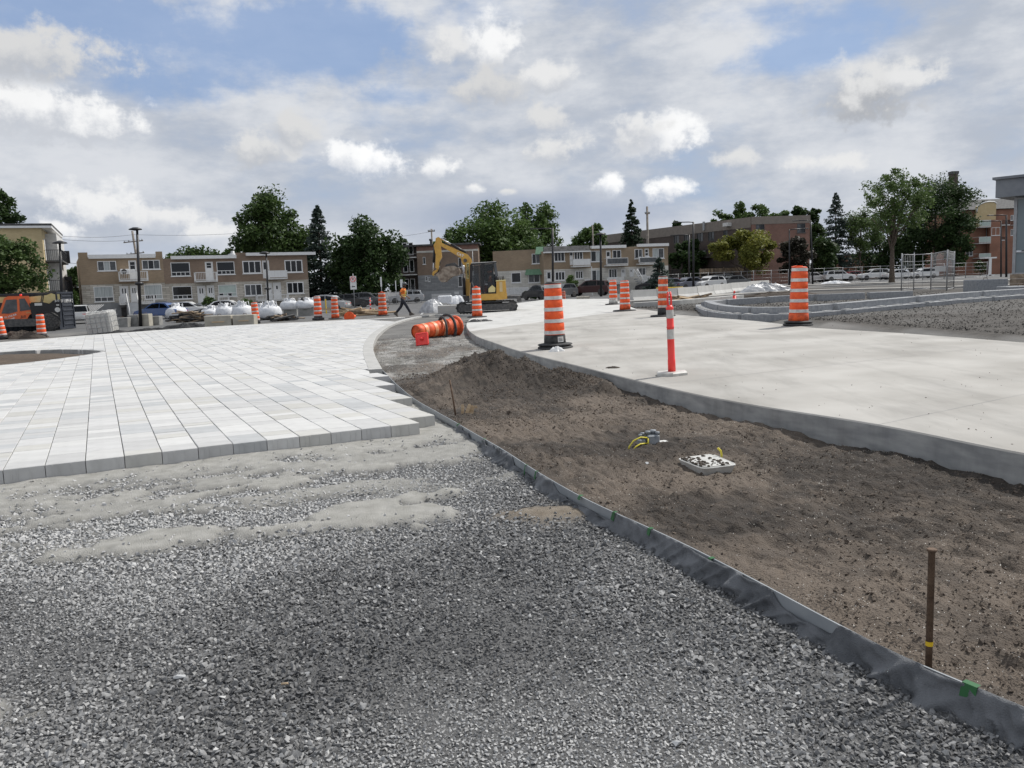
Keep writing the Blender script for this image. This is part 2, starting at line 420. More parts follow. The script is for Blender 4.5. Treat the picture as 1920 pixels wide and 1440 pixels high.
MT['stone_pale'] = brickmat('pale_split_stone', (0.546, 0.520, 0.468), (0.702, 0.676, 0.611), (0.416, 0.390, 0.351), .8, .20, .85, .012, .4)
MT['stone_grey'] = brickmat('grey_stone_facing', (0.264, 0.270, 0.276), (0.360, 0.366, 0.372), (0.204, 0.204, 0.204), .7, .2, .85, .012, .4)
MT['grey_paint'] = mat('grey_painted_masonry', (.24, .245, .25), (.30, .305, .31), .85, 2, 6)
MT['grey_light'] = mat('pale_grey_masonry', (.36, .37, .38), (.43, .44, .45), .85, 2, 6)
MT['roof_dark'] = mat('dark_roofing', (.06, .06, .06), (.12, .12, .12), .9, 3)
MT['tan_panel'] = mat('taupe_cladding', (.21, .18, .155), (.25, .215, .185), .8, 2)
MT['yellow_panel'] = mat('cream_stucco', (.55, .43, .24), (.60, .48, .28), .85, 2)
MT['green_awning'] = mat('green_awning', (.10, .20, .12), (.15, .26, .17), .7, 4)
MT['cat_yellow'] = mat('machine_yellow_paint', (.54, .30, .05), (.62, .36, .07), .4, 4, 7)
MT['bucket'] = mat('muddy_bucket_steel', (.16, .12, .09), (.36, .30, .24), .8, 5, 8, bump=.4)
MT['chrome'] = mat('polished_rod', (.55, .56, .58), rough=.25, metal=.8)
MT['machine_orange'] = mat('machine_orange_paint', (.72, .13, .035), (.78, .17, .05), .38, 3, 6)
MT['cream'] = mat('cream_boom_paint', (.62, .52, .22), (.70, .60, .30), .45, 3, 6)
MT['container'] = mat('navy_container_paint', (.022, .027, .038), (.04, .046, .06), .55, 3, 6)
MT['tire'] = mat('tyre_rubber', (.03, .03, .03), (.10, .095, .09), .85, 9, 6)
MT['rim'] = mat('grey_wheel_rim', (.25, .24, .23), (.36, .35, .34), .5, 6)
MT['cab_glass'] = mat('tinted_cab_glass', (.015, .02, .024), rough=.08, alpha=.62)
MT['skin'] = mat('skin', (.25, .13, .085), rough=.6)
MT['hi_vis'] = mat('hi_vis_orange_cloth', (.90, .20, .03), (.95, .27, .05), .7, 12)
MT['hi_vis_strip'] = mat('hi_vis_strip', (.75, .72, .22), rough=.5)
MT['navy_cloth'] = mat('dark_navy_work_cloth', (.014, .016, .024), (.035, .038, .05), .9, 8)
MT['boot'] = mat('worn_boot_leather', (.10, .085, .07), rough=.8)
MT['helmet'] = mat('grey_hard_hat', (.10, .105, .115), rough=.35)
MT['bag'] = mat('white_woven_bag', (.62, .64, .67), (.74, .75, .77), .6, 5, 7, bump=.5, bscale=14)
MT['tarp_grey'] = mat('silver_plastic_sheet', (.24, .25, .265), (.42, .43, .445), .35, 3, 8, bump=.8, bscale=8)
MT['bark'] = mat('tree_bark', (.055, .042, .032), (.12, .095, .075), .95, 8, 7, bump=.6)
MT['pole_grey'] = mat('weathered_pole', (.20, .175, .15), (.30, .27, .24), .9, 4)
MT['galv'] = mat('galvanised_steel', (.34, .35, .36), (.42, .43, .44), .5, 6, metal=.35)
MT['kiosk_glass'] = mat('blue_grey_glazing', (.17, .215, .235), (.22, .26, .275), .1, .8)
MT['zinc'] = mat('zinc_fascia', (.16, .175, .20), (.22, .235, .255), .5, 2)
MT['sand'] = mat('bedding_sand', (.33, .315, .28), (.46, .445, .405), .95, 9, 8, bump=.8, bscale=120)

def stain(m, k, scale, stretch, lo=.50, hi=.72, detail=8):
    """marks with a shape of their own: scuffs, tyre smears, dusty patches"""
    nt = m.node_tree; b = nt.nodes['Principled BSDF']; src = b.inputs['Base Color'].links[0].from_socket
    tcn = nt.nodes.new('ShaderNodeTexCoord'); mp = nt.nodes.new('ShaderNodeMapping'); mp.inputs['Scale'].default_value = stretch; mp.inputs['Rotation'].default_value = (0, 0, .5)
    nt.links.new(tcn.outputs['Object'], mp.inputs[0])
    nz = nt.nodes.new('ShaderNodeTexNoise'); nz.inputs['Scale'].default_value = scale; nz.inputs['Detail'].default_value = detail; nz.inputs['Roughness'].default_value = .65; nt.links.new(mp.outputs[0], nz.inputs['Vector'])
    mr = nt.nodes.new('ShaderNodeMapRange'); mr.inputs[1].default_value = lo; mr.inputs[2].default_value = hi; mr.inputs[3].default_value = 1.0; mr.inputs[4].default_value = k; nt.links.new(nz.outputs[0], mr.inputs[0])
    sc = nt.nodes.new('ShaderNodeVectorMath'); sc.operation = 'SCALE'; nt.links.new(src, sc.inputs[0]); nt.links.new(mr.outputs[0], sc.inputs[3]); nt.links.new(sc.outputs[0], b.inputs['Base Color'])
stain(MT['concrete'], .72, 1.1, (1.6, .35, 1)); stain(MT['concrete_white'], .80, .9, (1.5, .4, 1)); stain(MT['orange'], .70, 11, (1, 1, .5), .52, .75); stain(MT['refl'], .72, 9, (1, 1, .5), .5, .75)
stain(MT['concrete_side'], .68, 2.0, (1, 1, .3), .45, .7)
stain(MT['orange_dirty'], .55, 8, (1, 1, .6), .48, .7); stain(MT['refl_orange'], .6, 9, (1, 1, 1), .48, .7); stain(MT['bag'], .8, 6, (1, 1, 1)); stain(MT['cat_yellow'], .75, 3, (1, 1, .6))
MT['rubble'] = mat('dark_stony_fill', (.035, .032, .028), (.19, .178, .162), .95, 40, 3, attr='tint')

def attr_mix(m, attr, c, c2=None, scale=20):
    """mix a second colour in by a vertex attribute (where another material lies on top)"""
    nt = m.node_tree; b = nt.nodes['Principled BSDF']; src = b.inputs['Base Color'].links[0].from_socket
    mx = nt.nodes.new('ShaderNodeMix'); mx.data_type = 'RGBA'
    at = nt.nodes.new('ShaderNodeAttribute'); at.attribute_name = attr
    nt.links.new(at.outputs['Fac'], mx.inputs[0]); nt.links.new(src, mx.inputs[6])
    if c2:
        m2 = nt.nodes.new('ShaderNodeMix'); m2.data_type = 'RGBA'; m2.inputs[6].default_value = (*c, 1); m2.inputs[7].default_value = (*c2, 1)
        nz = nt.nodes.new('ShaderNodeTexNoise'); nz.inputs['Scale'].default_value = scale; nz.inputs['Detail'].default_value = 8
        tcn = nt.nodes.new('ShaderNodeTexCoord'); nt.links.new(tcn.outputs['Object'], nz.inputs['Vector'])
        mr = nt.nodes.new('ShaderNodeMapRange'); mr.inputs[1].default_value = .32; mr.inputs[2].default_value = .68
        nt.links.new(nz.outputs[0], mr.inputs[0]); nt.links.new(mr.outputs[0], m2.inputs[0]); nt.links.new(m2.outputs[2], mx.inputs[7])
    else: mx.inputs[7].default_value = (*c, 1)
    nt.links.new(mx.outputs[2], b.inputs['Base Color'])

# ------------------------------------------------------------------ terrain heights
def zslab(X): return 0.08 + 0.022 * X
def gslab(x, y):
    p = gp(x, y, .1)
    for _ in range(6): p = gp(x, y, zslab(p.x))
    return p
def xfar(Y): return 9.0 - (np.clip(Y, 5, 60) - 14.4) * 0.105
def G(X, Y):
    X = np.asarray(X, float); Y = np.asarray(Y, float)
    far = -.06 - .29 * sst(7, 24, -X) + .24 * sst(3, 26, X) * sst(18, 50, Y)
    near = -.20
    k = sst(15, 36, Y)
    zl = near * (1 - k) + far * k
    side = .045 + .022 * np.clip(X, 0, 14)
    f2 = sst(30, 60, Y)
    zr = side * (1 - f2) + far * f2
    r = sst(-1.8, -.1, X - xfar(Y)) * (Y < 60) + (Y >= 60)
    return zl * (1 - r) + zr * r
def gg(x, y):
    p = gp(x, y, -.05)
    for _ in range(10): p = gp(x, y, float(G(p.x, p.y)))
    return p

def cumspace(a, b, n, pw):
    t = np.linspace(0, 1, n); return a + (b - a) * t ** pw
gx = np.concatenate([-cumspace(4, 1500, 60, 3)[::-1], np.linspace(-3.6, 16, 60), cumspace(16.5, 1500, 60, 3)])
gy = np.concatenate([np.linspace(-30, 5, 8), np.linspace(6, 70, 110), cumspace(71, 3000, 50, 3)])
GX, GY = np.meshgrid(gx, gy)
GZ = G(GX, GY) - 0.02
GZ += np.where((GX > xfar(GY) + .1) & (GY > 8) & (GY < 70), (fbm(GX * 1.5, GY * 1.5, 4, 3) - .5) * .07, 0)
def grid_faces(ny, nx):
    i = np.arange(ny - 1)[:, None] * nx + np.arange(nx - 1)[None, :]
    return np.stack([i, i + 1, i + 1 + nx, i + nx], -1).reshape(-1, 4)
mg = mat('yard_ground', (.10, .098, .094), (.18, .175, .166), .95, .7, 9, bump=.8, bscale=30)
# asphalt of the street beyond the yard, brown-grey fill on the far side of the slab
asph = sst(47, 52, GY) * (1 - sst(8, 14, GX)) + sst(90, 100, GY)
attr_mix(mg, 'road', (.085, .086, .088), (.14, .14, .14), 1.5)
soilr = np.where((GX > xfar(GY) - .3) & (GY < 75), .6 + .4 * sst(.42, .58, fbm(GX * .25, GY * .25, 3, 9)), 0)
attr_mix(mg, 'fill', (.036, .032, .028), (.085, .077, .068), 6)
tag(link('ground', arr_mesh('ground', np.stack([GX, GY, GZ], -1).reshape(-1, 3), grid_faces(*GX.shape), mg, dict(road=asph.ravel(), fill=soilr.ravel()), True)), kind='structure')

# ------------------------------------------------------------------ boundary lines on the ground
EDGE = [gp(*p, -.05) for p in [(716, 693), (760, 735), (815, 770), (860, 795), (930, 835), (1000, 880), (1100, 935), (1250, 1005), (1400, 1080), (1560, 1163), (1700, 1232), (1920, 1325)]]
EDGE += [Vector((1.88, 2.25, -.05)), Vector((2.1, 1.7, -.05)), Vector((2.4, 1.0, -.05))]
def smooth_line(pts, n=400):
    """Catmull-Rom through the points, resampled evenly"""
    P = [np.array(p[:2], float) for p in pts]; P = [2 * P[0] - P[1]] + P + [2 * P[-1] - P[-2]]
    out = []
    for i in range(1, len(P) - 2):
        for t in np.linspace(0, 1, 24, endpoint=False):
            a, b, c, d = P[i - 1:i + 3]
            out.append(.5 * ((2 * b) + (-a + c) * t + (2 * a - 5 * b + 4 * c - d) * t * t + (-a + 3 * b - 3 * c + d) * t ** 3))
    out.append(P[-2]); out = np.array(out)
    s = np.concatenate([[0], np.cumsum(np.linalg.norm(np.diff(out, axis=0), axis=1))])
    q = np.linspace(0, s[-1], n)
    return np.stack([np.interp(q, s, out[:, 0]), np.interp(q, s, out[:, 1])], -1), s[-1]
edge_l, edge_len = smooth_line(EDGE, 700)
CURB = [gp(*p) for p in [(717, 692), (703, 665), (700, 645), (711, 625), (737, 608), (775, 596), (815, 590)]] + [Vector((-2.9, 43.2, 0)), Vector((-1.3, 42.6, 0)), Vector((.6, 43.6, 0))]
curb_l, curb_len = smooth_line(CURB, 220)
SL = [gslab(*p) for p in [(905, 590), (884, 597), (875, 606), (877, 617), (893, 630), (925, 642), (980, 660), (1080, 685), (1250, 727), (1400, 757), (1640, 795), (1920, 850)]]
slab_l, slab_len = smooth_line(SL + [Vector((4.05, 4.3, .17)), Vector((4.25, 2.6, .17)), Vector((4.3, 1.0, .17))], 300)

# ------------------------------------------------------------------ concrete slab (two pours)
def slab_obj(name, poly, mats, th=.26):
    M = MB()
    n = len(poly)
    vs = [(x, y, zslab(x)) for x, y in poly]
    vs2 = [(x, y, zslab(x) - .012) for x, y in poly]
    vb = [(x, y, zslab(x) - th) for x, y in poly]
    # inset top by a small arris
    P2 = [Vector(p) for p in poly]
    ins = []
    for i in range(n):
        a, b, c = P2[i - 1], P2[i], P2[(i + 1) % n]
        d1 = (b - a).normalized(); d2 = (c - b).normalized()
        nn = Vector((-(d1 + d2).y, (d1 + d2).x)); nn = nn.normalized() if nn.length > 1e-6 else Vector((-d1.y, d1.x))
        q = b + nn * .012; ins.append((q.x, q.y, zslab(q.x)))
    M.add(ins, [tuple(range(n))], 0)
    for i in range(n):
        j = (i + 1) % n
        M.add([ins[i], ins[j], vs2[j], vs2[i]], [(3, 2, 1, 0)], 0)
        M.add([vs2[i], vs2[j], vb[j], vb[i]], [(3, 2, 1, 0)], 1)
    return tag(M.obj(name, mats), kind='structure')
kk = int(np.argmin(np.abs(slab_l[:, 1] - gslab(880, 621).y)))
B2 = gslab(1195, 580)
FARS = [gslab(*p) for p in [(1215, 581), (1270, 590), (1420, 602), (1530, 615), (1700, 625), (1920, 642)]]
near_poly = [tuple(p) for p in slab_l[kk:]] + [(9.6, .5), (10.6, 6), (9.9, 10)] + [(p.x, p.y) for p in FARS[::-1]]
near_poly = [tuple(p) for p in near_poly]
near_poly.append((B2.x, B2.y))
far_poly = [tuple(p) for p in slab_l[:kk:4]] + [tuple(slab_l[kk])]
far_poly += [(B2.x - .004, B2.y + .012)] + [(gslab(*p).x, gslab(*p).y) for p in [(1165, 568), (1140, 560)]] + [(3.2, 70), (-.6, 58), (-1.6, 48)]
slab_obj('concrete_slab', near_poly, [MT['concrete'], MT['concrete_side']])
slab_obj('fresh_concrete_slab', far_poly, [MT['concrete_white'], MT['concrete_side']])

# ------------------------------------------------------------------ soil bed between edging, kerb and slab
def interp_line(l, Y):
    o = np.argsort(l[:, 1]); return np.interp(Y, l[o, 1], l[o, 0])
rows = [1.05]
while rows[-1] < 43.3: rows.append(rows[-1] * 1.0092 + .001)
rows = np.array(rows); NC = 250
left = np.where(rows < edge_l[0, 1], interp_line(edge_l, rows), interp_line(curb_l, np.minimum(rows, 43.4)))
right = np.where(rows > slab_l[0, 1] - .2, interp_line(slab_l, slab_l[0, 1]) - .1, interp_line(slab_l, rows))
right = np.maximum(right + .10, left + .25)
tt = np.linspace(0, 1, NC)
SX = (left - .004)[:, None] * (1 - tt) + right[:, None] * tt
SY = np.repeat(rows[:, None], NC, 1)
mounds = [(gp(888, 722, -.1), .75, 1.0, .40), (gp(985, 722, -.1), .75, .9, .27), (gp(1075, 730, -.1), .55, .6, .15), (gp(1136, 739, -.08), .17, .20, .17), (gp(815, 742, -.1), .55, .8, .10), (gp(1000, 672, 0), .35, .6, .10)]
dips = [(gp(868, 752, -.05), .20, .28, -.10), (gp(1215, 758, -.08), .30, .25, -.05), (gp(1300, 775, -.08), .25, .2, -.05)]
def soil_z(X, Y):
    back = sst(12.5, 17, Y)
    z = -.075 - .065 * back
    z = z + (fbm(X * 1.3, Y * 1.1, 3, 21) - .5) * .09 * (1 - .3 * back)
    z = z + (fbm(X * 6, Y * 6, 5, 31, .6) - .5) * .075 * (1 - .6 * back)
    z = z + np.maximum(0, fbm(X * 17, Y * 17, 3, 41) - .5) * .09 * (1 - sst(9, 16, Y))
    rg = (np.abs(fbm(X * 3.2, Y * 3.2, 3, 55) - .5))          # crumbly ridges
    z = z - np.maximum(0, .07 - rg) * .25
    for c, a, b, h in mounds + dips:
        d = ((X - c.x) / a) ** 2 + ((Y - c.y) / b) ** 2
        z = z + h * (.55 * np.exp(-d * 1.1) + .45 * np.maximum(0, 1 - np.sqrt(d) * .8)) * (1 + .85 * (fbm(X * 3.6, Y * 3.6, 5, 77, .55) - .5))
    return z
SZ = soil_z(SX, SY)
d_left = SX - left[:, None]
SZ = np.where(SY < edge_l[0, 1], SZ * sst(-.02, .22, d_left) + (-.085) * (1 - sst(-.02, .22, d_left)), SZ)
SZ = np.minimum(SZ, np.where((SY < edge_l[0, 1]) & (d_left < .12), -.062, 9))
SZ = np.minimum(SZ, zslab(SX) - .05 + sst(.0, .6, right[:, None] - SX) * .6)
moist = sum(np.exp(-(((SX - c.x) / (a * 1.1)) ** 2 + ((SY - c.y) / (b * 1.1)) ** 2)) for c, a, b, h in mounds[:3])
tintS = np.clip((fbm(SX * .8, SY * .8, 4, 91) - .42) * 2.6 + .22 + (fbm(SX * 9, SY * 9, 3, 93) - .5) * .9 - .45 * np.clip(moist, 0, 1), 0, .85)
greyS = sst(12.5, 15.5, SY + (fbm(SX * .9, SY * .6, 3, 97) - .5) * 4) * (.25 + .75 * sst(.40, .56, fbm(SX * 1.6, SY * .55, 4, 99)))
greyS = greyS * (1 - .9 * np.exp(-(((SX - mounds[0][0].x) / 1.0) ** 2 + ((SY - mounds[0][0].y) / 1.3) ** 2)))
MT['bedsoil'] = mat('bed_soil', (.034, .028, .023), (.150, .121, .096), .95, 9, 9, bump=1.0, bscale=85, attr='tint')
attr_mix(MT['bedsoil'], 'grey', (.12, .115, .10), (.36, .35, .335), 3.0)
tag(link('soil_bed', arr_mesh('soil_bed', np.stack([SX, SY, SZ], -1).reshape(-1, 3), grid_faces(*SX.shape), MT['bedsoil'], dict(tint=tintS.ravel(), grey=greyS.ravel()), True)), kind='structure')

# ------------------------------------------------------------------ loose stones: shared builder
def rock_variants(n, pts, flat, seed):
    r = random.Random(seed); out = []
    while len(out) < n:
        bm = bmesh.new()
        for _ in range(pts):
            v = Vector((r.gauss(0, 1), r.gauss(0, 1), r.gauss(0, 1))).normalized() * r.uniform(.75, 1.1)
            bm.verts.new((v.x, v.y * r.uniform(.7, 1), v.z * flat))
        bmesh.ops.convex_hull(bm, input=bm.verts)
        for v in [v for v in bm.verts if not v.link_faces]: bm.verts.remove(v)
        bmesh.ops.triangulate(bm, faces=bm.faces)
        bm.verts.index_update()
        V = np.array([v.co[:] for v in bm.verts]); Fq = np.array([[v.index for v in f.verts] for f in bm.faces])
        bm.free()
        if len(V) >= pts - 2: out.append((V, Fq))
    return out
def scatter(name, pos, size, variants, material, tint, tilt=.5, parent=None):
    n = len(pos); which = rng.integers(0, len(variants), n)
    VV, FF, TT = [], [], []; base = 0
    for k, (V, Fq) in enumerate(variants):
        idx = np.where(which == k)[0]
        if len(idx) == 0: continue
        a = rng.uniform(0, 2 * np.pi, len(idx)); b = rng.normal(0, tilt, len(idx)); c = rng.normal(0, tilt, len(idx))
        ca, sa, cb, sb, cc, sc_ = np.cos(a), np.sin(a), np.cos(b), np.sin(b), np.cos(c), np.sin(c)
        z0, o1 = np.zeros_like(a), np.ones_like(a)
        Rz = np.stack([np.stack([ca, -sa, z0], -1), np.stack([sa, ca, z0], -1), np.stack([z0, z0, o1], -1)], 1)
        Rx = np.stack([np.stack([o1, z0, z0], -1), np.stack([z0, cb, -sb], -1), np.stack([z0, sb, cb], -1)], 1)
        Ry = np.stack([np.stack([cc, z0, sc_], -1), np.stack([z0, o1, z0], -1), np.stack([-sc_, z0, cc], -1)], 1)
        Rm = Rz @ Rx @ Ry
        sc3 = size[idx][:, None] * rng.uniform(.75, 1.25, (len(idx), 3))
        P = np.einsum('nij,nvj->nvi', Rm, V[None] * sc3[:, None, :]) + pos[idx][:, None, :]
        nv = len(V)
        VV.append(P.reshape(-1, 3)); FF.append((Fq[None] + (np.arange(len(idx)) * nv)[:, None, None]).reshape(-1, 3) + base)
        TT.append(np.repeat(tint[idx], nv)); base += len(idx) * nv
    me = arr_mesh(name, np.concatenate(VV), np.concatenate(FF), material, np.concatenate(TT))
    return link(name, me, parent)
ROCKS = rock_variants(14, 9, .62, 5)
CHIPS = rock_variants(6, 6, .5, 8)

# ------------------------------------------------------------------ gravel base course in the foreground, with bedding sand spilled on it
PO = np.array([-4.471, 7.096]); PU = np.array([.8963, .4434]); PV = np.array([-.4434, .8963])      # frame of the paving
PW = .3215
def uv(X, Y): return (X - PO[0]) * PU[0] + (Y - PO[1]) * PU[1], (X - PO[0]) * PV[0] + (Y - PO[1]) * PV[1]
def seg_d(X, Y, a, b):
    dx, dy = b[0] - a[0], b[1] - a[1]; t = np.clip(((X - a[0]) * dx + (Y - a[1]) * dy) / (dx * dx + dy * dy + 1e-9), 0, 1)
    return np.hypot(X - a[0] - t * dx, Y - a[1] - t * dy)
GZ0 = -.158
SAND = []
for line, w in [([(120, 1045), (330, 1012), (560, 990), (800, 968)], .20), ([(560, 985), (700, 950), (850, 925)], .12), ([(-60, 955), (120, 945), (240, 932)], .12),
                ([(350, 938), (470, 918), (560, 905)], .11), ([(640, 850), (740, 838), (830, 820)], .30), ([(770, 985), (790, 965)], .13), ([(-160, 1330), (-20, 1345)], .16),
                ([(-300, 1040), (60, 990)], .10), ([(430, 870), (700, 880)], .14), ([(820, 800), (860, 812)], .16)]:
    q = [gp(*p, GZ0 + .01) for p in line]
    SAND += [((a.x, a.y), (b.x, b.y), w) for a, b in zip(q, q[1:])]
def sand_m(X, Y):
    u, v = uv(X, Y)
    nz = (fbm(X * 2.6, Y * 2.6, 4, 111) - .5); nf = (fbm(X * 9, Y * 9, 3, 117) - .5)
    front = 1 - sst(.30, .85, -v + nz * .9 + nf * .25 - .10 * sst(1.5, 4, u))
    mm = np.where(u < 4.6, front, 0)
    # streaks left by screeding, running along the edge of the paving
    st = sst(.50, .60, fbm(u * .9 + v * .6, v * 2.1, 5, 123, .6) + nf * .22) * sst(-2.9, -1.7, v) * sst(.1, .6, -v) * sst(5.2, 4.2, u)
    mm = np.maximum(mm, st * .85)
    for a, b, w in SAND:
        d = seg_d(X, Y, a, b) + nz * .50 + nf * .26
        mm = np.maximum(mm, 1 - sst(w * .55, w * 1.35, d))
    return mm
cc_ = gp(1030, 965, GZ0)
def loam_m(X, Y): return 1 - sst(.12, .42, np.hypot((X - cc_.x) * .9, (Y - cc_.y) * 1.1) + (fbm(X * 5, Y * 5, 3, 131) - .5) * .25)
rowsg = [.9]
while rowsg[-1] < 15.8: rowsg.append(rowsg[-1] * 1.0085 + .003)
rowsg = np.array(rowsg); NG = 240
lg = np.where(rowsg < 7.0, -.72 * rowsg - 1.6, -.72 * rowsg - 1.6); lg = np.maximum(lg, -8.0)
rg_ = interp_line(edge_l, np.minimum(rowsg, edge_l[0, 1])) + .02
FX = lg[:, None] * (1 - np.linspace(0, 1, NG)) + rg_[:, None] * np.linspace(0, 1, NG); FY = np.repeat(rowsg[:, None], NG, 1)
SM = sand_m(FX, FY); LM = loam_m(FX, FY)
_, FV = uv(FX, FY)
base_bump = (fbm(FX * .9, FY * .9, 3, 141) - .5) * .03
def gravel_z(X, Y, sm, lm):
    return GZ0 + (fbm(X * .9, Y * .9, 3, 141) - .5) * .03 + sm * (.026 + .03 * fbm(X * 4, Y * 4, 3, 151)) + lm * .03
FZ = gravel_z(FX, FY, SM, LM) + (fbm(FX * 14, FY * 14, 2, 161) - .5) * .010
MT['gravel_sheet'] = mat('gravel_fines_sheet', (.085, .086, .088), (.19, .19, .188), .95, 45, 8, bump=1.0, bscale=150)
attr_mix(MT['gravel_sheet'], 'sand', (.345, .338, .31), (.47, .462, .432), 8)
attr_mix(MT['gravel_sheet'], 'loam', (.20, .165, .125), (.29, .25, .20), 10)
tag(link('gravel_base_course', arr_mesh('gravel_base_course', np.stack([FX, FY, FZ], -1).reshape(-1, 3), grid_faces(*FX.shape), MT['gravel_sheet'], dict(sand=SM.ravel(), loam=LM.ravel()), True)), kind='structure')

def gravel_points(y0, y1, step):
    """jittered grid of stone positions inside the gravel area"""
    xs = np.arange(-6.4, 2.4, step); ys = np.arange(y0, y1, step)
    X, Y = np.meshgrid(xs, ys); X = X + rng.uniform(-.5, .5, X.shape) * step; Y = Y + rng.uniform(-.5, .5, Y.shape) * step
    X, Y = X.ravel(), Y.ravel()
    u, v = uv(X, Y)
    k = (X > -.68 * Y - .35) & (X < interp_line(edge_l, Y) - .03) & ((v < -.01) | (u > 4.5))
    return X[k], Y[k]
allp, alls, allt = [], [], []
for y0, y1, st, smin, smax in [(1.55, 3.0, .0150, .0075, .0165), (3.0, 4.6, .0172, .0085, .018), (4.6, 6.6, .0215, .010, .020), (6.6, 13.0, .029, .012, .020)]:
    X, Y = gravel_points(y0, y1, st)
    sm = sand_m(X, Y); lm = loam_m(X, Y)
    keep = rng.uniform(0, 1, len(X)) > np.clip(sm * 1.5 - .25, 0, .975)
    keep &= rng.uniform(0, 1, len(X)) > lm * .93
    X, Y, sm, lm = X[keep], Y[keep], sm[keep], lm[keep]
    patch = fbm(X * .75, Y * .75, 3, 171)                 # coarser and finer areas of the spread
    s = smin + (smax - smin) * rng.beta(1.3, 3.2, len(X)) * (.45 + 1.1 * sst(.35, .65, patch))
    big = rng.uniform(0, 1, len(X)) < .012; s[big] *= rng.uniform(1.25, 1.7, big.sum())
    z = gravel_z(X, Y, sm, lm) + s * rng.uniform(-.1, .55, len(X))
    dust_shade = fbm(X * .55 + 3, Y * .55, 3, 181) + .10 * sst(-.3, -2.2, X - .1 * Y) + .07 * np.exp(-((X - .35) / .5) ** 2 - ((Y - 2.6) / 1.2) ** 2) - .13 * np.exp(-((X + .85 + .05 * Y) / .42) ** 2) * sst(5.5, 4, Y) - .10 * sst(.9, .1, interp_line(edge_l, Y) - X)      # dusty stones, wheel track, and the edging's shadow painted into the stone tint
    t = np.clip(rng.beta(1.2, 2.4, len(X)) * .72 + (dust_shade - .47) * 1.4 + .08 + .12 * sm, 0, .95)
    pale = rng.uniform(0, 1, len(X)) < .012; t[pale] = .98
    allp.append(np.stack([X, Y, z], -1)); alls.append(s); allt.append(t)
allp, alls, allt = np.concatenate(allp), np.concatenate(alls), np.concatenate(allt)
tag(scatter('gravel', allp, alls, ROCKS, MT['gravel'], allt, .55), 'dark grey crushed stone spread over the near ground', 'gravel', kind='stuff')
N_GRAVEL = len(allp)

# clods, pale chips on the soil
def soil_points(n, y0, y1, pw):
    Y = y0 + (y1 - y0) * rng.uniform(0, 1, n) ** pw
    l = interp_line(edge_l, Y); r = interp_line(slab_l, Y)
    l = np.where(Y < edge_l[0, 1], l, interp_line(curb_l, Y))
    X = l + .03 + (r - l - .05) * rng.uniform(0, 1, n)
    k = X < .72 * Y + .5
    return X[k], Y[k]
X, Y = soil_points(52000, 2.0, 15.0, 1.35)
cl = fbm(X * 2.2, Y * 2.2, 3, 191); k = rng.uniform(0, 1, len(X)) < sst(.36, .62, cl) + .12; X, Y = X[k], Y[k]
s = .0035 + .017 * rng.beta(1.1, 5.5, len(X)) * (1 + Y * .06); bg_ = rng.uniform(0, 1, len(X)) < .012; s[bg_] *= 2.2
Xf, Yf = soil_points(36000, 2.0, 9.0, 1.15); sf = .0018 + .0042 * rng.beta(1.2, 3, len(Xf))
tag(scatter('soil_crumbs', np.stack([Xf, Yf, soil_z(Xf, Yf) + sf * .35], -1), sf, CHIPS, MT['clod'], np.clip(rng.beta(2, 2, len(Xf)), 0, 1)), 'fine crumbs covering the planting bed soil', 'soil', kind='stuff')
tag(scatter('soil_clods', np.stack([X, Y, np.minimum(soil_z(X, Y), zslab(X) - .06) + s * .2], -1), s, CHIPS + ROCKS[:4], MT['clod'], np.clip(rng.beta(2, 2, len(X)), 0, 1)), 'brown crumbs of topsoil lying over the planting bed', 'soil', kind='stuff')
X, Y = soil_points(15000, 2.2, 10.5, 1.2)
cl = fbm(X * .9, Y * .9, 3, 201); k = rng.uniform(0, 1, len(X)) < sst(.38, .56, cl) * .9 + .10; X, Y = X[k], Y[k]
s = .0026 + .0055 * rng.beta(1.3, 4, len(X))
tag(scatter('pale_chips', np.stack([X, Y, soil_z(X, Y) + s * .5], -1), s, CHIPS, MT['perlite'], np.full(len(X), .5)), 'small pale wood and perlite chips sprinkled on the dark soil', 'chips', kind='stuff')
c_ = mounds[0][0]; X = np.concatenate([rng.normal(m_[0].x, m_[1] * .6, 2600) for m_ in mounds[:3]]); Y = np.concatenate([rng.normal(m_[0].y, m_[2] * .6, 2600) for m_ in mounds[:3]])
k = (X > interp_line(edge_l, Y) + .05) & (X < interp_line(slab_l, Y) - .12); X, Y = X[k], Y[k]; s = .008 + .030 * rng.beta(1.1, 5, len(X))
tag(scatter('mound_clods', np.stack([X, Y, soil_z(X, Y) + s * .2], -1), s, CHIPS, MT['clod'], np.clip(rng.beta(1.5, 3, len(X)), 0, 1)), 'dark clods covering the mound of topsoil', 'soil', kind='stuff')
# stones on the back part of the bed and on the fill beyond the slab
Y = rng.uniform(13.5, 40, 9000); l = interp_line(curb_l, np.maximum(Y, 15.4)); r = interp_line(slab_l, Y); X = l + (r - l) * rng.uniform(0.02, .98, len(Y))
k = (r - l) > .3; X, Y = X[k], Y[k]; s = .010 + .028 * rng.beta(1.2, 4, len(X))
tag(scatter('bed_gravel', np.stack([X, Y, soil_z(X, Y) + s * .2], -1), s, CHIPS, MT['gravel'], np.clip(rng.beta(2, 2.2, len(X)), 0, 1)), 'loose grey stones strewn over the far end of the planting bed', 'gravel', kind='stuff')
Y = rng.uniform(11, 46, 24000); X = xfar(Y) + rng.uniform(-.1, 1, len(Y)) ** 1.6 * (.30 * Y + 3)
k = (X < .70 * Y + 1); X, Y = X[k], Y[k]; s = .012 + .055 * rng.beta(1.1, 5, len(X)) * (.6 + Y * .02)
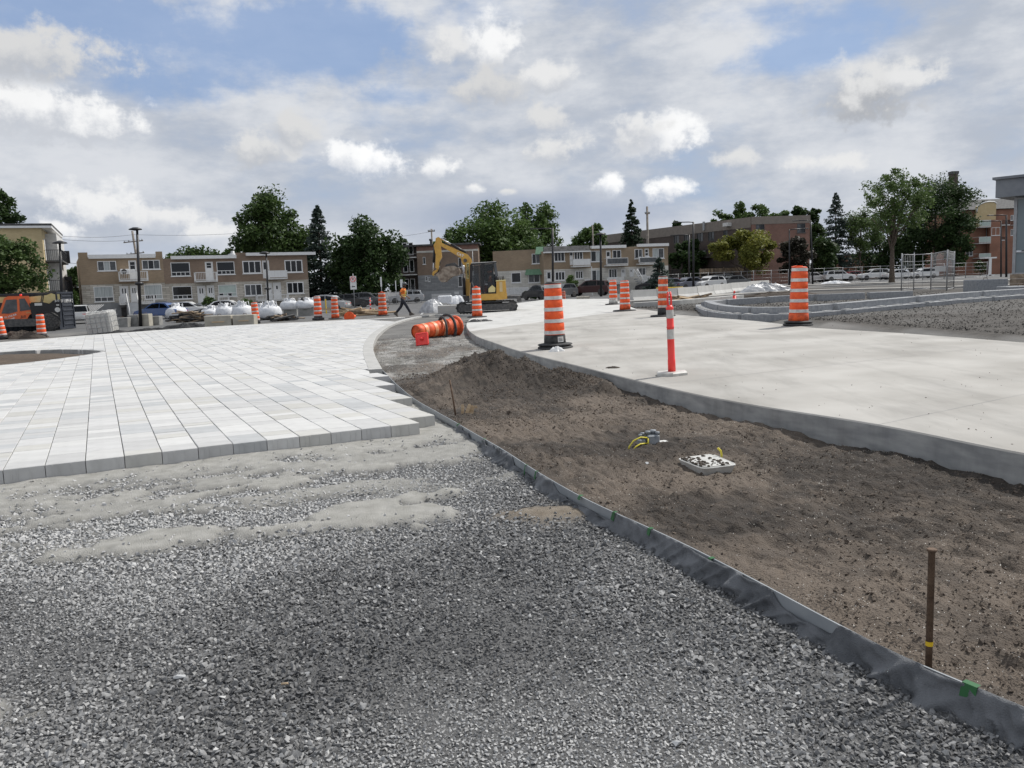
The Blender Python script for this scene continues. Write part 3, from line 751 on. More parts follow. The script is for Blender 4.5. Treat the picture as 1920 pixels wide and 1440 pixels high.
tag(scatter('fill_rubble', np.stack([X, Y, G(X, Y) - .01 + s * .15], -1), s, CHIPS, MT['rubble'], np.clip(rng.beta(1.6, 3, len(X)) * .6, 0, 1)), 'rough dark stony fill beyond the concrete slab', 'rubble', kind='stuff')

# ------------------------------------------------------------------ edging strip, geotextile, tape
ed = thing('metal_edging', 'thin grey metal edging strip curving between gravel and soil bed', 'edging', (edge_l[350, 0], edge_l[350, 1], -.2))
M = MB(); nrm = np.gradient(edge_l, axis=0); nrm /= np.linalg.norm(nrm, axis=1)[:, None]; side = np.stack([-nrm[:, 1], nrm[:, 0]], -1)   # towards the bed side or away
if side[350] @ np.array([1, 0]) < 0: side = -side
prof = [(-.004, -.22), (-.004, -.05), (.004, -.05), (.004, -.22)]
n = len(edge_l); vs = []
for i in range(n):
    for a, z in prof: vs.append((edge_l[i, 0] + side[i, 0] * a, edge_l[i, 1] + side[i, 1] * a, z + .004 * math.sin(i * .05)))
fs = [(i * 4 + k, (i + 1) * 4 + k, (i + 1) * 4 + k + 1, i * 4 + k + 1) for i in range(n - 1) for k in range(3)]
M.add(vs, fs, 0, False); M.wobj('strip', MT['edging'], ed)
# geotextile on the gravel side
geo = thing('geotextile_sheet', 'crumpled grey filter fabric turned up against the metal edging', 'fabric', (edge_l[350, 0], edge_l[350, 1], -.2))
NL, NW = 900, 14
el2, _ = smooth_line(EDGE[2:], NL); tg = np.gradient(el2, axis=0); tg /= np.linalg.norm(tg, axis=1)[:, None]; sd2 = np.stack([-tg[:, 1], tg[:, 0]], -1)
if sd2[450] @ np.array([1, 0]) < 0: sd2 = -sd2
S = np.linspace(0, edge_len, NL)[:, None]; Tt = np.linspace(0, 1, NW)[None, :]
sag = sst(.44, .60, fbm(S * 1.3, S * 0 + 3, 2, 211)) * .050 + sst(.42, .66, fbm(S * 5.5, S * 0 + 7, 3, 213)) * .030 * sst(.40, .5, fbm(S * .8, S * 0 + 5, 2, 215)) + .001      # how far the top has slipped
topz = -.045 - sag * 1.25
botz = -.185
Z = topz * (1 - Tt) + botz * Tt + .012 * (vnoise(S * 9, Tt * 3, 231) - .5) * np.sin(np.pi * Tt)
rdg = lambda n_: 1 - np.abs(2 * n_ - 1)
fold = (fbm(S * 5.5 + Tt * 1.2, Tt * 2 + S * .3, 3, 217) - .38) * .085 + np.abs(fbm(S * 12 + Tt * 2.5, Tt * 3, 2, 219) - .5) * .05
offs = -.008 - Tt ** .7 * (.006 + .085 * rdg(vnoise(S * 6.5 + Tt * 1.6, S * .4 + Tt * 1.1, 223)) ** 2.2 * sst(.25, .6, vnoise(S * 1.7, S * 0, 225)) + .036 * rdg(vnoise(S * 17 - Tt * 2.2, Tt * 2.5, 227)) ** 1.6) - .05 * Tt ** 3 - .022 * sst(.2, .0, Tt) * sst(.45, .8, vnoise(S * 5, S * 0 + 2, 229))
Xg = el2[:, 0:1] + sd2[:, 0:1] * offs; Yg = el2[:, 1:2] + sd2[:, 1:2] * offs
gm = link('sheet', arr_mesh('sheet', np.stack([Xg - geo.location.x, Yg - geo.location.y, Z + .2], -1).reshape(-1, 3), grid_faces(NL, NW), MT['geotextile'], None, True), geo)
so = gm.modifiers.new('thickness', 'SOLIDIFY'); so.thickness = .003
for (px, py, w, lng) in [(1820, 1293, .055, .055), (1338, 1050, .028, .022), (1225, 995, .03, .035), (1162, 962, .028, .05), (1110, 930, .03, .022), (1000, 874, .012, .08), (1027, 885, .018, .06), (905, 826, .02, .03), (873, 796, .035, .02)]:
    c = gp(px, py, -.06); i = int(np.argmin(np.hypot(edge_l[:, 0] - c.x, edge_l[:, 1] - c.y)))
    M = MB(); e = Vector((*edge_l[i], 0)); t = Vector((*nrm[i], 0)); nn = Vector((*side[i], 0)); h = random.uniform(-.01, .01)
    for sgn, off in ((-1, -.017),):
        a = e - t * w / 2 + nn * off; b = e + t * w / 2 + nn * off
        q = [a + Vector((0, 0, -.044)), b + Vector((0, 0, -.044)), b + Vector((0, 0, -.05 - lng)) - nn * .012, a + t * h + Vector((0, 0, -.05 - lng * .85)) - nn * .012]
        q2 = [p + nn * .003 for p in q]
        M.add(q + q2, [(0, 1, 2, 3), (7, 6, 5, 4), (0, 4, 5, 1), (1, 5, 6, 2), (2, 6, 7, 3), (3, 7, 4, 0)])
    # fold over the top of the strip
    a = e - t * w / 2; b = e + t * w / 2
    M.add([a + nn * -.017 + Vector((0, 0, -.044)), b + nn * -.017 + Vector((0, 0, -.044)), b + nn * .008 + Vector((0, 0, -.042)), a + nn * .008 + Vector((0, 0, -.042))], [(0, 1, 2, 3)])
    M.wobj('tape', MT['green_tape'], geo)

# ------------------------------------------------------------------ concrete kerb round the bed
def kerb(name, line, w, ztop, zbot, mats, sgn=1, zf=None, seg=None):
    """band of width w to one side of a line"""
    M = MB(); t = np.gradient(line, axis=0); t /= np.linalg.norm(t, axis=1)[:, None]; nn = np.stack([-t[:, 1], t[:, 0]], -1) * sgn
    n = len(line); vs = []
    for i in range(n):
        zo = zf(line[i, 0], line[i, 1]) if zf else 0
        for a, z in ((0, zbot), (0, ztop - .012), (.012, ztop), (w - .012, ztop), (w, ztop - .012), (w, zbot)):
            vs.append((line[i, 0] + nn[i, 0] * a, line[i, 1] + nn[i, 1] * a, z + zo))
    fs = []
    for i in range(n - 1):
        for k in range(5): fs.append((i * 6 + k, i * 6 + k + 1, (i + 1) * 6 + k + 1, (i + 1) * 6 + k))
    if sgn > 0: fs = [f[::-1] for f in fs]
    M.add(vs, fs); M.add(vs[:6], [tuple(range(6))]); M.add(vs[-6:], [tuple(range(5, -1, -1))])
    return M
t_ = np.gradient(curb_l, axis=0)
sg = 1 if (t_[40, 0] * 0 + (-t_[40, 1])) < 0 else -1           # plaza lies on the -X side
KW = .26
tag(kerb('kerb', curb_l, KW, .004, -.32, MT['curb'], sg).obj('kerb_around_bed', MT['curb']), kind='structure')

# ------------------------------------------------------------------ paving
PIT = [(-12.3, 19.4), (-11.75, 20.4), (-11.5, 21.6), (-11.42, 22.6), (-11.55, 23.5), (-12.1, 24.3), (-13.05, 25.05), (-14.2, 25.6), (-15.3, 25.5), (-16.6, 24.4), (-17.2, 22.6), (-16.4, 20.4), (-14.4, 18.8), (-13.2, 18.7)]
pit_l, _ = smooth_line(PIT + [PIT[0]], 90)
PFAR = [gp(*p) for p in [(-300, 668), (0, 643), (100, 635), (200, 627), (400, 613), (600, 603), (700, 598.5), (760, 595)]]
far_l, _ = smooth_line(PFAR, 60)
outer_l = curb_l + (np.stack([-t_[:, 1], t_[:, 0]], -1) / np.linalg.norm(t_, axis=1)[:, None]) * sg * (KW - .01)
def near_pt(line, p):
    d = np.hypot(line[:, 0] - p[0], line[:, 1] - p[1]); i = int(d.argmin()); j = min(max(i, 1), len(line) - 2)
    t = line[j + 1] - line[j - 1]; t = t / np.linalg.norm(t)
    return d[i], line[i], t
def clip(poly, q, n):
    """keep the part of a convex polygon where (p - q) . n >= 0"""
    out = []
    for i in range(len(poly)):
        a, b = poly[i], poly[(i + 1) % len(poly)]; da, db = (a - q) @ n, (b - q) @ n
        if da >= 0: out.append(a)
        if da * db < 0: out.append(a + (b - a) * da / (da - db))
    return out
def in_poly(p, line):
    x, y = p; c = False; n = len(line)
    for i in range(n):
        x1, y1 = line[i]; x2, y2 = line[i - 1]
        if (y1 > y) != (y2 > y) and x < (x2 - x1) * (y - y1) / (y2 - y1) + x1: c = not c
    return c
LENS = [.16, .24, .32, .48]; SHADES = 5
PAVM = [mat('paver_' + nm, a, b, .8, 4, 8, bump=.12, bscale=90, rand=.06) for nm, a, b in (
    ('white', (.52, .52, .51), (.58, .58, .57)), ('pale_grey', (.455, .455, .45), (.51, .51, .505)), ('cool_grey', (.40, .41, .415), (.46, .47, .475)),
    ('beige_grey', (.45, .445, .42), (.505, .50, .475)), ('light_grey', (.48, .48, .475), (.54, .54, .535)))]
PTH = .150
def paver_solid(M, poly, mi=0, z=0.0):
    n = len(poly); c = sum(poly) / n
    M.add([(p[0], p[1], z - PTH) for p in poly] + [(p[0], p[1], z - .005) for p in poly] + [((p + (c - p) / max(1e-6, np.linalg.norm(c - p)) * .006)[0], (p + (c - p) / max(1e-6, np.linalg.norm(c - p)) * .006)[1], z) for p in poly],
          [tuple(range(2 * n, 3 * n))] + [(k, (k + 1) % n, n + (k + 1) % n, n + k) for k in range(n)] + [(n + k, n + (k + 1) % n, 2 * n + (k + 1) % n, 2 * n + k) for k in range(n)], mi)
for m_ in PAVM: stain(m_, .86, 2.2, (1, 1, 1), .5, .75)
STARTS = {12: .37, 13: 2.02, 14: 3.70, 15: 4.95}
plaza = tag(MB().add([(p[0], p[1], -.158) for p in [(-8.5, 7.3), (-4.4, 7.25), (-1.3, 8.9), (-2.0, 12.2), (-2.8, 15.6), (-3.6, 20), (-4.9, 30), (-5.1, 42), (-18.5, 32), (-30, 24)]], [tuple(range(10))]).obj('paved_plaza', MT['sand']), kind='structure')
pav = []
prng = random.Random(11)
for ci in range(-70, 40):
    v = STARTS.get(ci, 0.0)
    if ci < 0: v = -.01 * 0
    first = True
    while v < 46:
        L = prng.choice(LENS[1:] if first else LENS); u0 = ci * PW
        c = PO + PU * (u0 + PW / 2) + PV * (v + L / 2)
        vv, v = v, v + L
        isf, first = first, False
        if c[0] < -.72 * c[1] - 2.2 or c[1] > 46: continue
        poly = [PO + PU * a + PV * b for a, b in ((u0 + .003, vv + .0012), (u0 + PW - .003, vv + .0012), (u0 + PW - .003, vv + L - .0012), (u0 + .003, vv + L - .0012))]
        cut = False; bad = False
        if c[1] > 13.5 and c[0] > -9:
            if ci > 15 and c[1] < curb_l[0, 1] + .1: bad = True
            d, q, t = near_pt(outer_l, c); nn = np.array([-t[1], t[0]]) * sg
            if (c - q) @ nn < -.12: bad = True
            elif d < .5:
                pl = clip(poly, q, nn); cut |= len(pl) != 4 or any(np.linalg.norm(a - b) > 1e-6 for a, b in zip(pl, poly)); poly = pl
        elif ci > 15 and c[1] < 20: bad = True
        if c[1] > 22 and not bad and len(poly) > 2:
            d, q, t = near_pt(far_l, c); nn = np.array([t[1], -t[0]])
            if (c - q) @ nn < -.2: bad = True
            elif d < .5: poly = clip(poly, q, nn); cut = True
        if not bad and len(poly) > 2 and -18 < c[0] < -10.5 and 18 < c[1] < 26.5:
            d, q, t = near_pt(pit_l, c); inside = in_poly(c, pit_l); out = (c - q) / max(d, 1e-6) * (-1 if inside else 1)
            if inside and d > .2: bad = True
            elif d < .45: poly = clip(poly, q, out); cut = True
        if bad or len(poly) < 3: continue
        ar = abs(sum(poly[i][0] * poly[i - 1][1] - poly[i - 1][0] * poly[i][1] for i in range(len(poly)))) / 2
        if ar < .006: continue
        sh = prng.choices(range(5), [.32, .2, .13, .08, .27])[0]
        pav.append((c[0] ** 2 + c[1] ** 2, c, poly, L, sh, isf and ci <= 15, cut, prng.gauss(0, .0016)))
pav.sort(key=lambda a: a[0])
cache = {}
Rm = Matrix.Rotation(math.atan2(PU[1], PU[0]), 4, 'Z')
rest = MB()
for k, (dd, c, poly, L, sh, isf, cut, dz) in enumerate(pav):
    vis = c[0] > -.66 * c[1] - .35
    if len([1 for o in plaza.children]) >= 300 if k % 50 == 0 else len(cache) < 0: vis = False
    if vis and cache.get('n', 0) < 300:
        cache['n'] = cache.get('n', 0) + 1
        if cut:
            M = MB(); paver_solid(M, [p - c for p in poly]); o = M.obj('paver', PAVM[sh], plaza); o.location = (c[0], c[1], dz)
        else:
            key = (L, sh, isf)
            if key not in cache:
                M = MB(); hx, hy = PW / 2 - .003, L / 2 - .0012
                paver_solid(M, [np.array(p) for p in ((-hx, -hy), (hx, -hy), (hx, hy), (-hx, hy))])
                if isf:
                    for xs in (-.10, -.055, .045, .10)[: 3 if sh % 2 else 4]:
                        M.box(xs - .005, xs + .005, -hy - .005, -hy + .001, -PTH, -.012, 0)
                cache[key] = M.mesh('paver', PAVM[sh])
            o = link('paver', cache[key], plaza); o.location = (c[0], c[1], dz); o.rotation_euler = (prng.gauss(0, .0012), prng.gauss(0, .0012), math.atan2(PU[1], PU[0]))
    else:
        paver_solid(rest, poly, sh, dz)
ro = rest.obj('far_pavers', PAVM, plaza); tag(ro, kind='stuff')
# border strip at the far side of the paving, walls and soil of the planting pit
tag(kerb('k', far_l, .55, .003, -.35, MT['curb'], 1).obj('plaza_border', MT['concrete_white']), kind='structure')
tag(kerb('k', pit_l, .10, .002, -.5, MT['concrete_side'], 1 if in_poly(pit_l[0] + np.array([-(pit_l[1] - pit_l[0])[1], (pit_l[1] - pit_l[0])[0]]) * .5, pit_l) else -1).obj('planting_pit_wall', MT['concrete_side']), kind='structure')
pc_ = pit_l.mean(0); nr = 14; V = []; T2 = []
for r_ in range(nr):
    f = (r_ + .001) / (nr - 1)
    for p in pit_l[:-1]:
        q = pc_ + (p - pc_) * f
        V.append((q[0], q[1], -.11 - .06 * f ** 4 * 2 + .10 * float(fbm(q[0] * .8, q[1] * .8, 3, 231)) + .05 * float(fbm(q[0] * 4, q[1] * 4, 3, 233)))); T2.append(float(fbm(q[0] * 3, q[1] * 3, 3, 235)) * .5)
npit = len(pit_l) - 1
Fp = np.array([(r_ * npit + k, r_ * npit + (k + 1) % npit, (r_ + 1) * npit + (k + 1) % npit, (r_ + 1) * npit + k) for r_ in range(nr - 1) for k in range(npit)])
tag(link('pit_soil', arr_mesh('pit_soil', np.array(V), Fp, MT['soil'], np.array(T2), True)), kind='structure')

# saw-cut joints across the slab, dirt spilled along its edge
for (a, b) in (((1643, 797), (1905, 742)), ((1225, 722), (1700, 668)), ((1030, 672), (1500, 633)), ((905, 636), (1300, 612))):
    A_, B_ = gslab(*a), gslab(*b); d = (B_ - A_).normalized(); nn = Vector((-d.y, d.x, 0)) * .004; B_ = A_ + d * ((B_ - A_).length * 1.35)
    if B_.x > xfar(B_.y) - .3: B_ = A_ + d * max(1.0, (xfar(B_.y) - .3 - A_.x) / max(.2, d.x))
    q = [A_ + nn + d * .03, A_ - nn + d * .03, B_ - nn, B_ + nn]
    M = MB().add([(p.x, p.y, zslab(p.x) + .0012) for p in q], [(0, 1, 2, 3)]); tag(M.obj('saw_joint', MT['concrete_side']), kind='structure')

# ------------------------------------------------------------------ buildings
class Fac:
    """vertical plane standing on the ground between two picture columns"""
    def __init__(s, pl, pr, yl, yr, by_l, by_r, zg=None):
        a, b = dp(pl, by_l, yl), dp(pr, by_r, yr)
        s.zg = float(zg if zg is not None else min(a.z, b.z)); s.A = Vector((a.x, a.y, s.zg))
        d = Vector((b.x - a.x, b.y - a.y, 0)); s.L = d.length; s.d = d.normalized(); s.n = Vector((-s.d.y, s.d.x, 0)); s.rz = math.atan2(s.d.y, s.d.x)
    def p(s, x, y):
        r = ray(x, y); t = s.n.dot(Vector((s.A.x, s.A.y, 0))) / s.n.dot(Vector((r.x, r.y, 0)))
        q = Vector((r.x * t, r.y * t, H + r.z * t)); return (q - s.A).dot(s.d), q.z - s.zg
    def r(s, x0, y0, x1, y1):
        """picture rectangle -> x0, x1, z0, z1 on the plane"""
        ym, xm = (y0 + y1) / 2, (x0 + x1) / 2
        return s.p(x0, ym)[0], s.p(x1, ym)[0], s.p(xm, y1)[1], s.p(xm, y0)[1]
def zoomer(ox, oy, sc): return lambda x0, y0, x1, y1: (ox + x0 / sc, oy + y0 / sc, ox + x1 / sc, oy + y1 / sc)
RV = .16
def facade(M, x0, x1, z0, z1, holes, mi=0, y=0.0):
    hs = [(max(a, x0 + .02), min(b, x1 - .02), max(c, z0), min(d, z1 - .02)) for a, b, c, d in holes if b > x0 + .05 and a < x1 - .05 and d > z0 + .05 and c < z1 - .05]
    xs = sorted({x0, x1, *[h[0] for h in hs], *[h[1] for h in hs]}); zs = sorted({z0, z1, *[h[2] for h in hs], *[h[3] for h in hs]})
    for i in range(len(xs) - 1):
        for j in range(len(zs) - 1):
            cx, cz = (xs[i] + xs[i + 1]) / 2, (zs[j] + zs[j + 1]) / 2
            if any(a < cx < b and c < cz < d for a, b, c, d in hs): continue
            M.add([(xs[i], y, zs[j]), (xs[i + 1], y, zs[j]), (xs[i + 1], y, zs[j + 1]), (xs[i], y, zs[j + 1])], [(0, 1, 2, 3)], mi)
    for a, b, c, d in hs:
        q = [(a, y, c), (b, y, c), (b, y, d), (a, y, d)]; w = [(px, y + RV, pz) for px, _, pz in q]
        for k in range(4): M.add([q[k], q[(k + 1) % 4], w[(k + 1) % 4], w[k]], [(0, 3, 2, 1)], mi)
    for q in ([(x0, y, z0), (x0, y, z1), (x0, y + RV, z1), (x0, y + RV, z0)], [(x1, y, z1), (x1, y, z0), (x1, y + RV, z0), (x1, y + RV, z1)], [(x0, y, z1), (x1, y, z1), (x1, y + RV, z1), (x0, y + RV, z1)]):
        M.add(q, [(0, 1, 2, 3)], mi)
    return M
def window(par, r, kind='tri', gl=('glass', 'glass', 'glass'), frame='white', sill=True, y=0.0, fw=.07):
    x0, x1, z0, z1 = r; M = MB(); g = MT
    ya, yb = y - .02, y + .10
    M.box(x0, x0 + fw, ya, yb, z0, z1); M.box(x1 - fw, x1, ya, yb, z0, z1); M.box(x0 + fw, x1 - fw, ya, yb, z0, z0 + fw); M.box(x0 + fw, x1 - fw, ya, yb, z1 - fw, z1)
    if sill: M.box(x0 - .08, x1 + .08, y - .07, y - .022, z0 - .07, z0 + .01)
    panes = []
    def split(a, b, c, d, n):
        w = (b - a) / n
        for k in range(n):
            if k: M.box(a + k * w - fw * .4, a + k * w + fw * .4, ya + .006, yb - .006, c, d)
            panes.append((a + k * w + (fw * .4 if k else 0), a + (k + 1) * w - (fw * .4 if k < n - 1 else 0), c, d))
    i0, i1, j0, j1 = x0 + fw, x1 - fw, z0 + fw, z1 - fw
    if kind in ('tri', 'bi', 'one', 'quad'): split(i0, i1, j0, j1, {'tri': 3, 'bi': 2, 'one': 1, 'quad': 4}[kind])
    else:
        zm = j0 + (j1 - j0) * .27
        M.box(i0, i1, ya + .004, yb - .004, zm - fw * .45, zm + fw * .45)
        split(i0, i1, zm + fw * .45, j1, 1); split(i0, i1, j0, zm - fw * .45, 4 if kind == 'pic' else 3)
    fo = M.obj('window', MT[frame], par)
    for k, (a, b, c, d) in enumerate(panes):
        MB().box(a, b, y + .055, y + .075, c, d).obj('pane', MT[gl[k % len(gl)]], fo)
    return fo
def door(par, r, lights=((.28, .42, .55, .85), (.58, .72, .55, .85)), col='white', y=0.0):
    x0, x1, z0, z1 = r; w, h = x1 - x0, z1 - z0; M = MB()
    M.box(x0, x0 + .06, y - .02, y + .12, z0, z1); M.box(x1 - .06, x1, y - .02, y + .12, z0, z1); M.box(x0 + .06, x1 - .06, y - .02, y + .12, z1 - .06, z1)
    M.box(x0 + .062, x1 - .062, y + .05, y + .10, z0, z1 - .062)
    o = M.obj('door', MT[col], par)
    for a, b, c, d in lights: MB().box(x0 + w * a, x0 + w * b, y + .043, y + .055, z0 + h * c, z0 + h * d).obj('door_light', MT['glass'], o)
    MB().box(x0 + w * .86, x0 + w * .92, y + .0, y + .05, z0 + h * .44, z0 + h * .48).obj('door_handle', MT['dark_steel'], o)
    return o
def balcony(par, r, style='bars', dep=1.2, col='white', slabm='white_dull', y=0.0):
    x0, x1, z0, z1 = r
    s = MB().box(x0, x1, y - dep, y - .003, z0 - .02, z0 + .14).obj('balcony', MT[slabm], par)
    M = MB(); zb = z0 + .20
    M.box(x0, x1, y - dep, y - dep + .05, z1 - .06, z1); M.box(x0, x1, y - dep, y - dep + .05, zb, zb + .05)
    for xx in (x0, x1 - .05):
        M.box(xx, xx + .05, y - dep + .052, y - .02, z1 - .06, z1); M.box(xx, xx + .05, y - dep, y - dep + .05, z0 + .14, z1 - .062)
    if style == 'bars':
        n = int((x1 - x0) / .16)
        for k in range(1, n): M.box(x0 + (x1 - x0) * k / n - .014, x0 + (x1 - x0) * k / n + .014, y - dep + .01, y - dep + .04, zb + .05, z1 - .06)
        for k in range(1, 7):
            for xx in (x0 + .012, x1 - .04): M.box(xx, xx + .025, y - dep + k * dep / 7, y - dep + k * dep / 7 + .025, z0 + .14, z1 - .06)
        M.obj('railing', MT[col], s)
    else:
        M.obj('railing', MT[col], s)
        n = max(2, int((x1 - x0) / .55))
        for k in range(n):
            a, b = x0 + .055 + (x1 - x0 - .11) * k / n, x0 + .045 + (x1 - x0 - .11) * (k + 1) / n
            MB().box(a, b, y - dep + .012, y - dep + .03, zb + .052, z1 - .062).obj('panel', MT[style], s)
    return s
def body(par, x0, x1, z1, dep, m, roof='roof_dark', z0=-.6):
    MB().box(x0, x1, RV, dep, z0, z1).obj('wall', MT[m], par)
    MB().box(x0 + .25, x1 - .25, .4, dep - .25, z1, z1 + .06).obj('roof', MT[roof], par)

ZL1 = zoomer(150, 470, 10.283); ZL2 = zoomer(300, 460, 6.4); ZR = zoomer(1000, 440, 7.111)
LF = Fac(158, 582, 84, 95, 596, 575, -.35)
def fx(F_, Z, q): return F_.r(*Z(*q))
def rowhouse(name, label, F_, xa, xb, zt, zs, zb, brick, stone, wins, base_m='grey_paint', group=None, dep=10):
    t = thing(name, label, 'house', F_.A + F_.d * 0, F_.rz, group)
    holes = [w[0] for w in wins]
    M = MB(); facade(M, xa, xb, zs, zt, holes); M.obj('upper_wall', MT[brick], t)
    facade(M := MB(), xa, xb, zb, zs - .004, holes); M.obj('lower_wall', MT[stone], t)
    if zb > -.5: facade(M := MB(), xa, xb, -.5, zb - .004, holes); M.obj('basement_wall', MT[base_m], t)
    body(t, xa, xb, zt - .02, dep, brick)
    for w in wins:
        if w[1] == 'door': door(t, w[0], *(w[2:]))
        else: window(t, w[0], *w[1:])
    return t
# --- three row houses at the yard's edge
q = lambda *a: fx(LF, ZL1, a)
zt1 = LF.p(235, 482)[1]; zs1 = LF.p(235, 532)[1]; zb1 = LF.p(235, 567)[1]
x1a, x1b = 0.0, LF.p(308, 520)[0]
w1 = [(q(335, 200, 700, 390), 'tri', ('glass_grey', 'curtain', 'glass_grey')), (q(1195, 180, 1540, 360), 'tri', ('glass_grey', 'glass', 'glass_grey')), (q(945, 190, 1095, 555), 'door', ((.2, .8, .55, .74), (.2, .8, .76, .92))),
      (q(270, 690, 645, 985), 'pic3', ('curtain', 'glass_grey', 'glass_grey', 'glass_grey')), (q(770, 680, 940, 1005), 'door'), (q(975, 672, 1115, 1000), 'door'), (q(1240, 655, 1585, 935), 'pic3', ('curtain', 'glass', 'glass')),
      (q(1305, 1062, 1570, 1180), 'tri'), (q(800, 1095, 895, 1290), 'door', (), 'dark_steel')]
h1 = rowhouse('row_house', 'tan brick two-storey house with parapet posts, behind the leaning street lamp', LF, x1a, x1b, zt1, zs1, zb1, 'brick_tan', 'stone', w1)
M = MB(); M.box(x1a + .9, x1b - .7, -.18, .3, zt1 - .12, zt1 + .28); M.obj('fascia', MT['white'], h1)
for a, b in ((x1a, x1a + .85), (x1b - .6, x1b)): MB().box(a, b, -.03, .6, zt1 - .02, zt1 + .52).obj('parapet_post', MT['brick_tan'], h1)
b1 = balcony(h1, q(740, 405, 1295, 590), 'bars')
ac = q(770, 358, 945, 455); M = MB(); M.cbox(ac[0], ac[1], -.75, -.3, ac[2], ac[3], .03); ao = M.obj('air_conditioner', MT['white'], h1)
MB().lathe([(.02, 0), (.26, 0), (.26, .02)], 16, T=Matrix.Translation(((ac[0] * .6 + ac[1] * .4), -.751, (ac[2] + ac[3]) / 2)) @ Matrix.Rotation(R(90), 4, 'X')).obj('fan_grille', MT['dark_steel'], ao)
st = q(890, 1010, 1110, 1250); zt_ = q(770, 680, 940, 1005)[2]
M = MB()
for k in range(9): M.box(st[0], st[1], -1.3 - .26 * (9 - k), -1.3 - .26 * (8 - k), -.4, zt_ * (k + 1) / 9.0 - .02)
M.obj('steps', MT['grey_light'], h1)
pl = q(750, 1015, 1420, 1070); MB().box(pl[0], pl[1], -1.3, -.003, zt_ - .2, zt_ - .01).obj('porch', MT['white_dull'], h1)
for x in (st[0] + .05, st[1] - .05):
    MB().tube([(x, -1.3, zt_ + .95), (x, -3.6, .9), (x, -3.6, -.3)], .035, 6).tube([(x, -1.3, zt_ + .95), (x, -1.3, zt_)], .035, 6).obj('handrail', MT['white'], h1)
r_ = q(1150, 855, 1420, 1020); balcony(h1, (r_[0], r_[1], zt_ - .2, r_[3]), 'bars', 1.35)
r_ = q(750, 880, 850, 1050); balcony(h1, (r_[0], r_[1], zt_ - .2, r_[3]), 'bars', 1.37)
# middle house
q = lambda *a: fx(LF, ZL2, a)
x2b = LF.p(446, 520)[0]; zt2 = LF.p(385, 483.5)[1]; zs2 = LF.p(385, 530)[1]
w2 = [(q(130, 205, 360, 370), 'pic'), (q(680, 195, 895, 350), 'pic'), (q(545, 198, 640, 425), 'door', ((.22, .78, .68, .8), (.22, .78, .82, .94))), (q(150, 490, 385, 645), 'pic', ('glass', 'glass_grey')),
      (q(700, 472, 920, 615), 'pic', ('shade_green', 'glass')), (q(450, 485, 550, 690), 'door'), (q(565, 480, 655, 685), 'door')]
h2 = rowhouse('row_house', 'brown brick two-storey house with white bar balcony, joined between two row houses', LF, x1b + .003, x2b, zt2, zs2, -.1, 'brick_brown', 'stone', w2)
MB().box(x1b + .8, x2b - .05, -.35, .3, zt2 - .10, zt2 + .24).obj('fascia', MT['white'], h2)
balcony(h2, q(405, 325, 670, 440), 'bars')
r_ = q(690, 600, 815, 690); balcony(h2, (r_[0], r_[1], r_[2], r_[3]), 'bars', 1.0)
r_ = q(430, 690, 690, 740); MB().box(r_[0], r_[1], -1.0, -.003, -.3, r_[3]).obj('porch', MT['grey_light'], h2)
# end house
x3b = LF.p(578, 520)[0]; zt3 = LF.p(515, 478)[1]; zs3 = LF.p(515, 526)[1]
w3 = [(q(990, 185, 1215, 338), 'tri', ('glass', 'glass', 'glass'), 'white', True, 0.0, .11), (q(1495, 175, 1710, 325), 'tri', ('glass', 'glass', 'glass'), 'white', True, 0.0, .11), (q(1230, 182, 1312, 395), 'door', ((.2, .8, .5, .9),)),
      (q(1015, 465, 1225, 605), 'tri', ('glass_grey', 'glass_grey', 'glass'), 'white', True, 0.0, .10), (q(1520, 440, 1725, 580), 'tri', ('glass', 'glass', 'glass'), 'white', True, 0.0, .11), (q(1275, 450, 1350, 655), 'door', ()), (q(1360, 445, 1455, 645), 'door', ((.4, .6, .6, .8),))]
h3 = rowhouse('row_house', 'brown brick house at the end of the row under the big maple, white panel balcony', LF, x2b + .003, x3b, zt3, zs3, -.1, 'brick_brown', 'stone', w3)
MB().box(x2b + 1.0, x3b + .9, -.45, .3, zt3 - .06, zt3 + .26).obj('fascia', MT['white'], h3)
MB().box(x2b + .003, x2b + .98, -.04, .5, zt3 - .02, zt3 + .3).obj('parapet_post', MT['brick_brown'], h3)
balcony(h3, q(1270, 305, 1498, 408), 'white')
r_ = q(1145, 590, 1520, 665); balcony(h3, r_, 'bars', 1.1)
MB().lathe([(.7, 0), (.5, .25), (.22, .35), (.2, .6)], 10, T=Matrix.Translation((x2b + .2, 3, zt3 + .05))).obj('roof_vent', MT['galv'], h3)

# --- right-hand row
RF = Fac(1018, 1254, 97, 100, 556, 547, -.30)
q = lambda *a: fx(RF, ZR, a)
xa, xb, xc, xd = RF.p(1020, 500)[0], RF.p(1105, 500)[0], RF.p(1181, 500)[0], RF.p(1253, 500)[0]
ztr = RF.p(1130, 465)[1]; zsr = RF.p(1130, 502)[1]
wA = [(q(275, 225, 420, 360), 'tri', ('glass',), 'white', True, 0.0, .1), (q(485, 222, 530, 405), 'door', ((.2, .8, .7, .92),)), (q(540, 215, 662, 335), 'tri', ('glass',), 'white', True, 0.0, .1), (q(178, 492, 240, 625), 'door', ((.2, .8, .3, .9),)),
      (q(288, 490, 425, 612), 'tri', ('glass',), 'white', True, 0.0, .1), (q(560, 480, 665, 590), 'tri', ('glass',), 'white', True, 0.0, .1)]
hA = rowhouse('row_house', 'tan brick house with a grey sloping fascia, behind the rounded bush', RF, xa, xb, ztr - .15, zsr, -.1, 'brick_tan', 'stone_pale', wA)
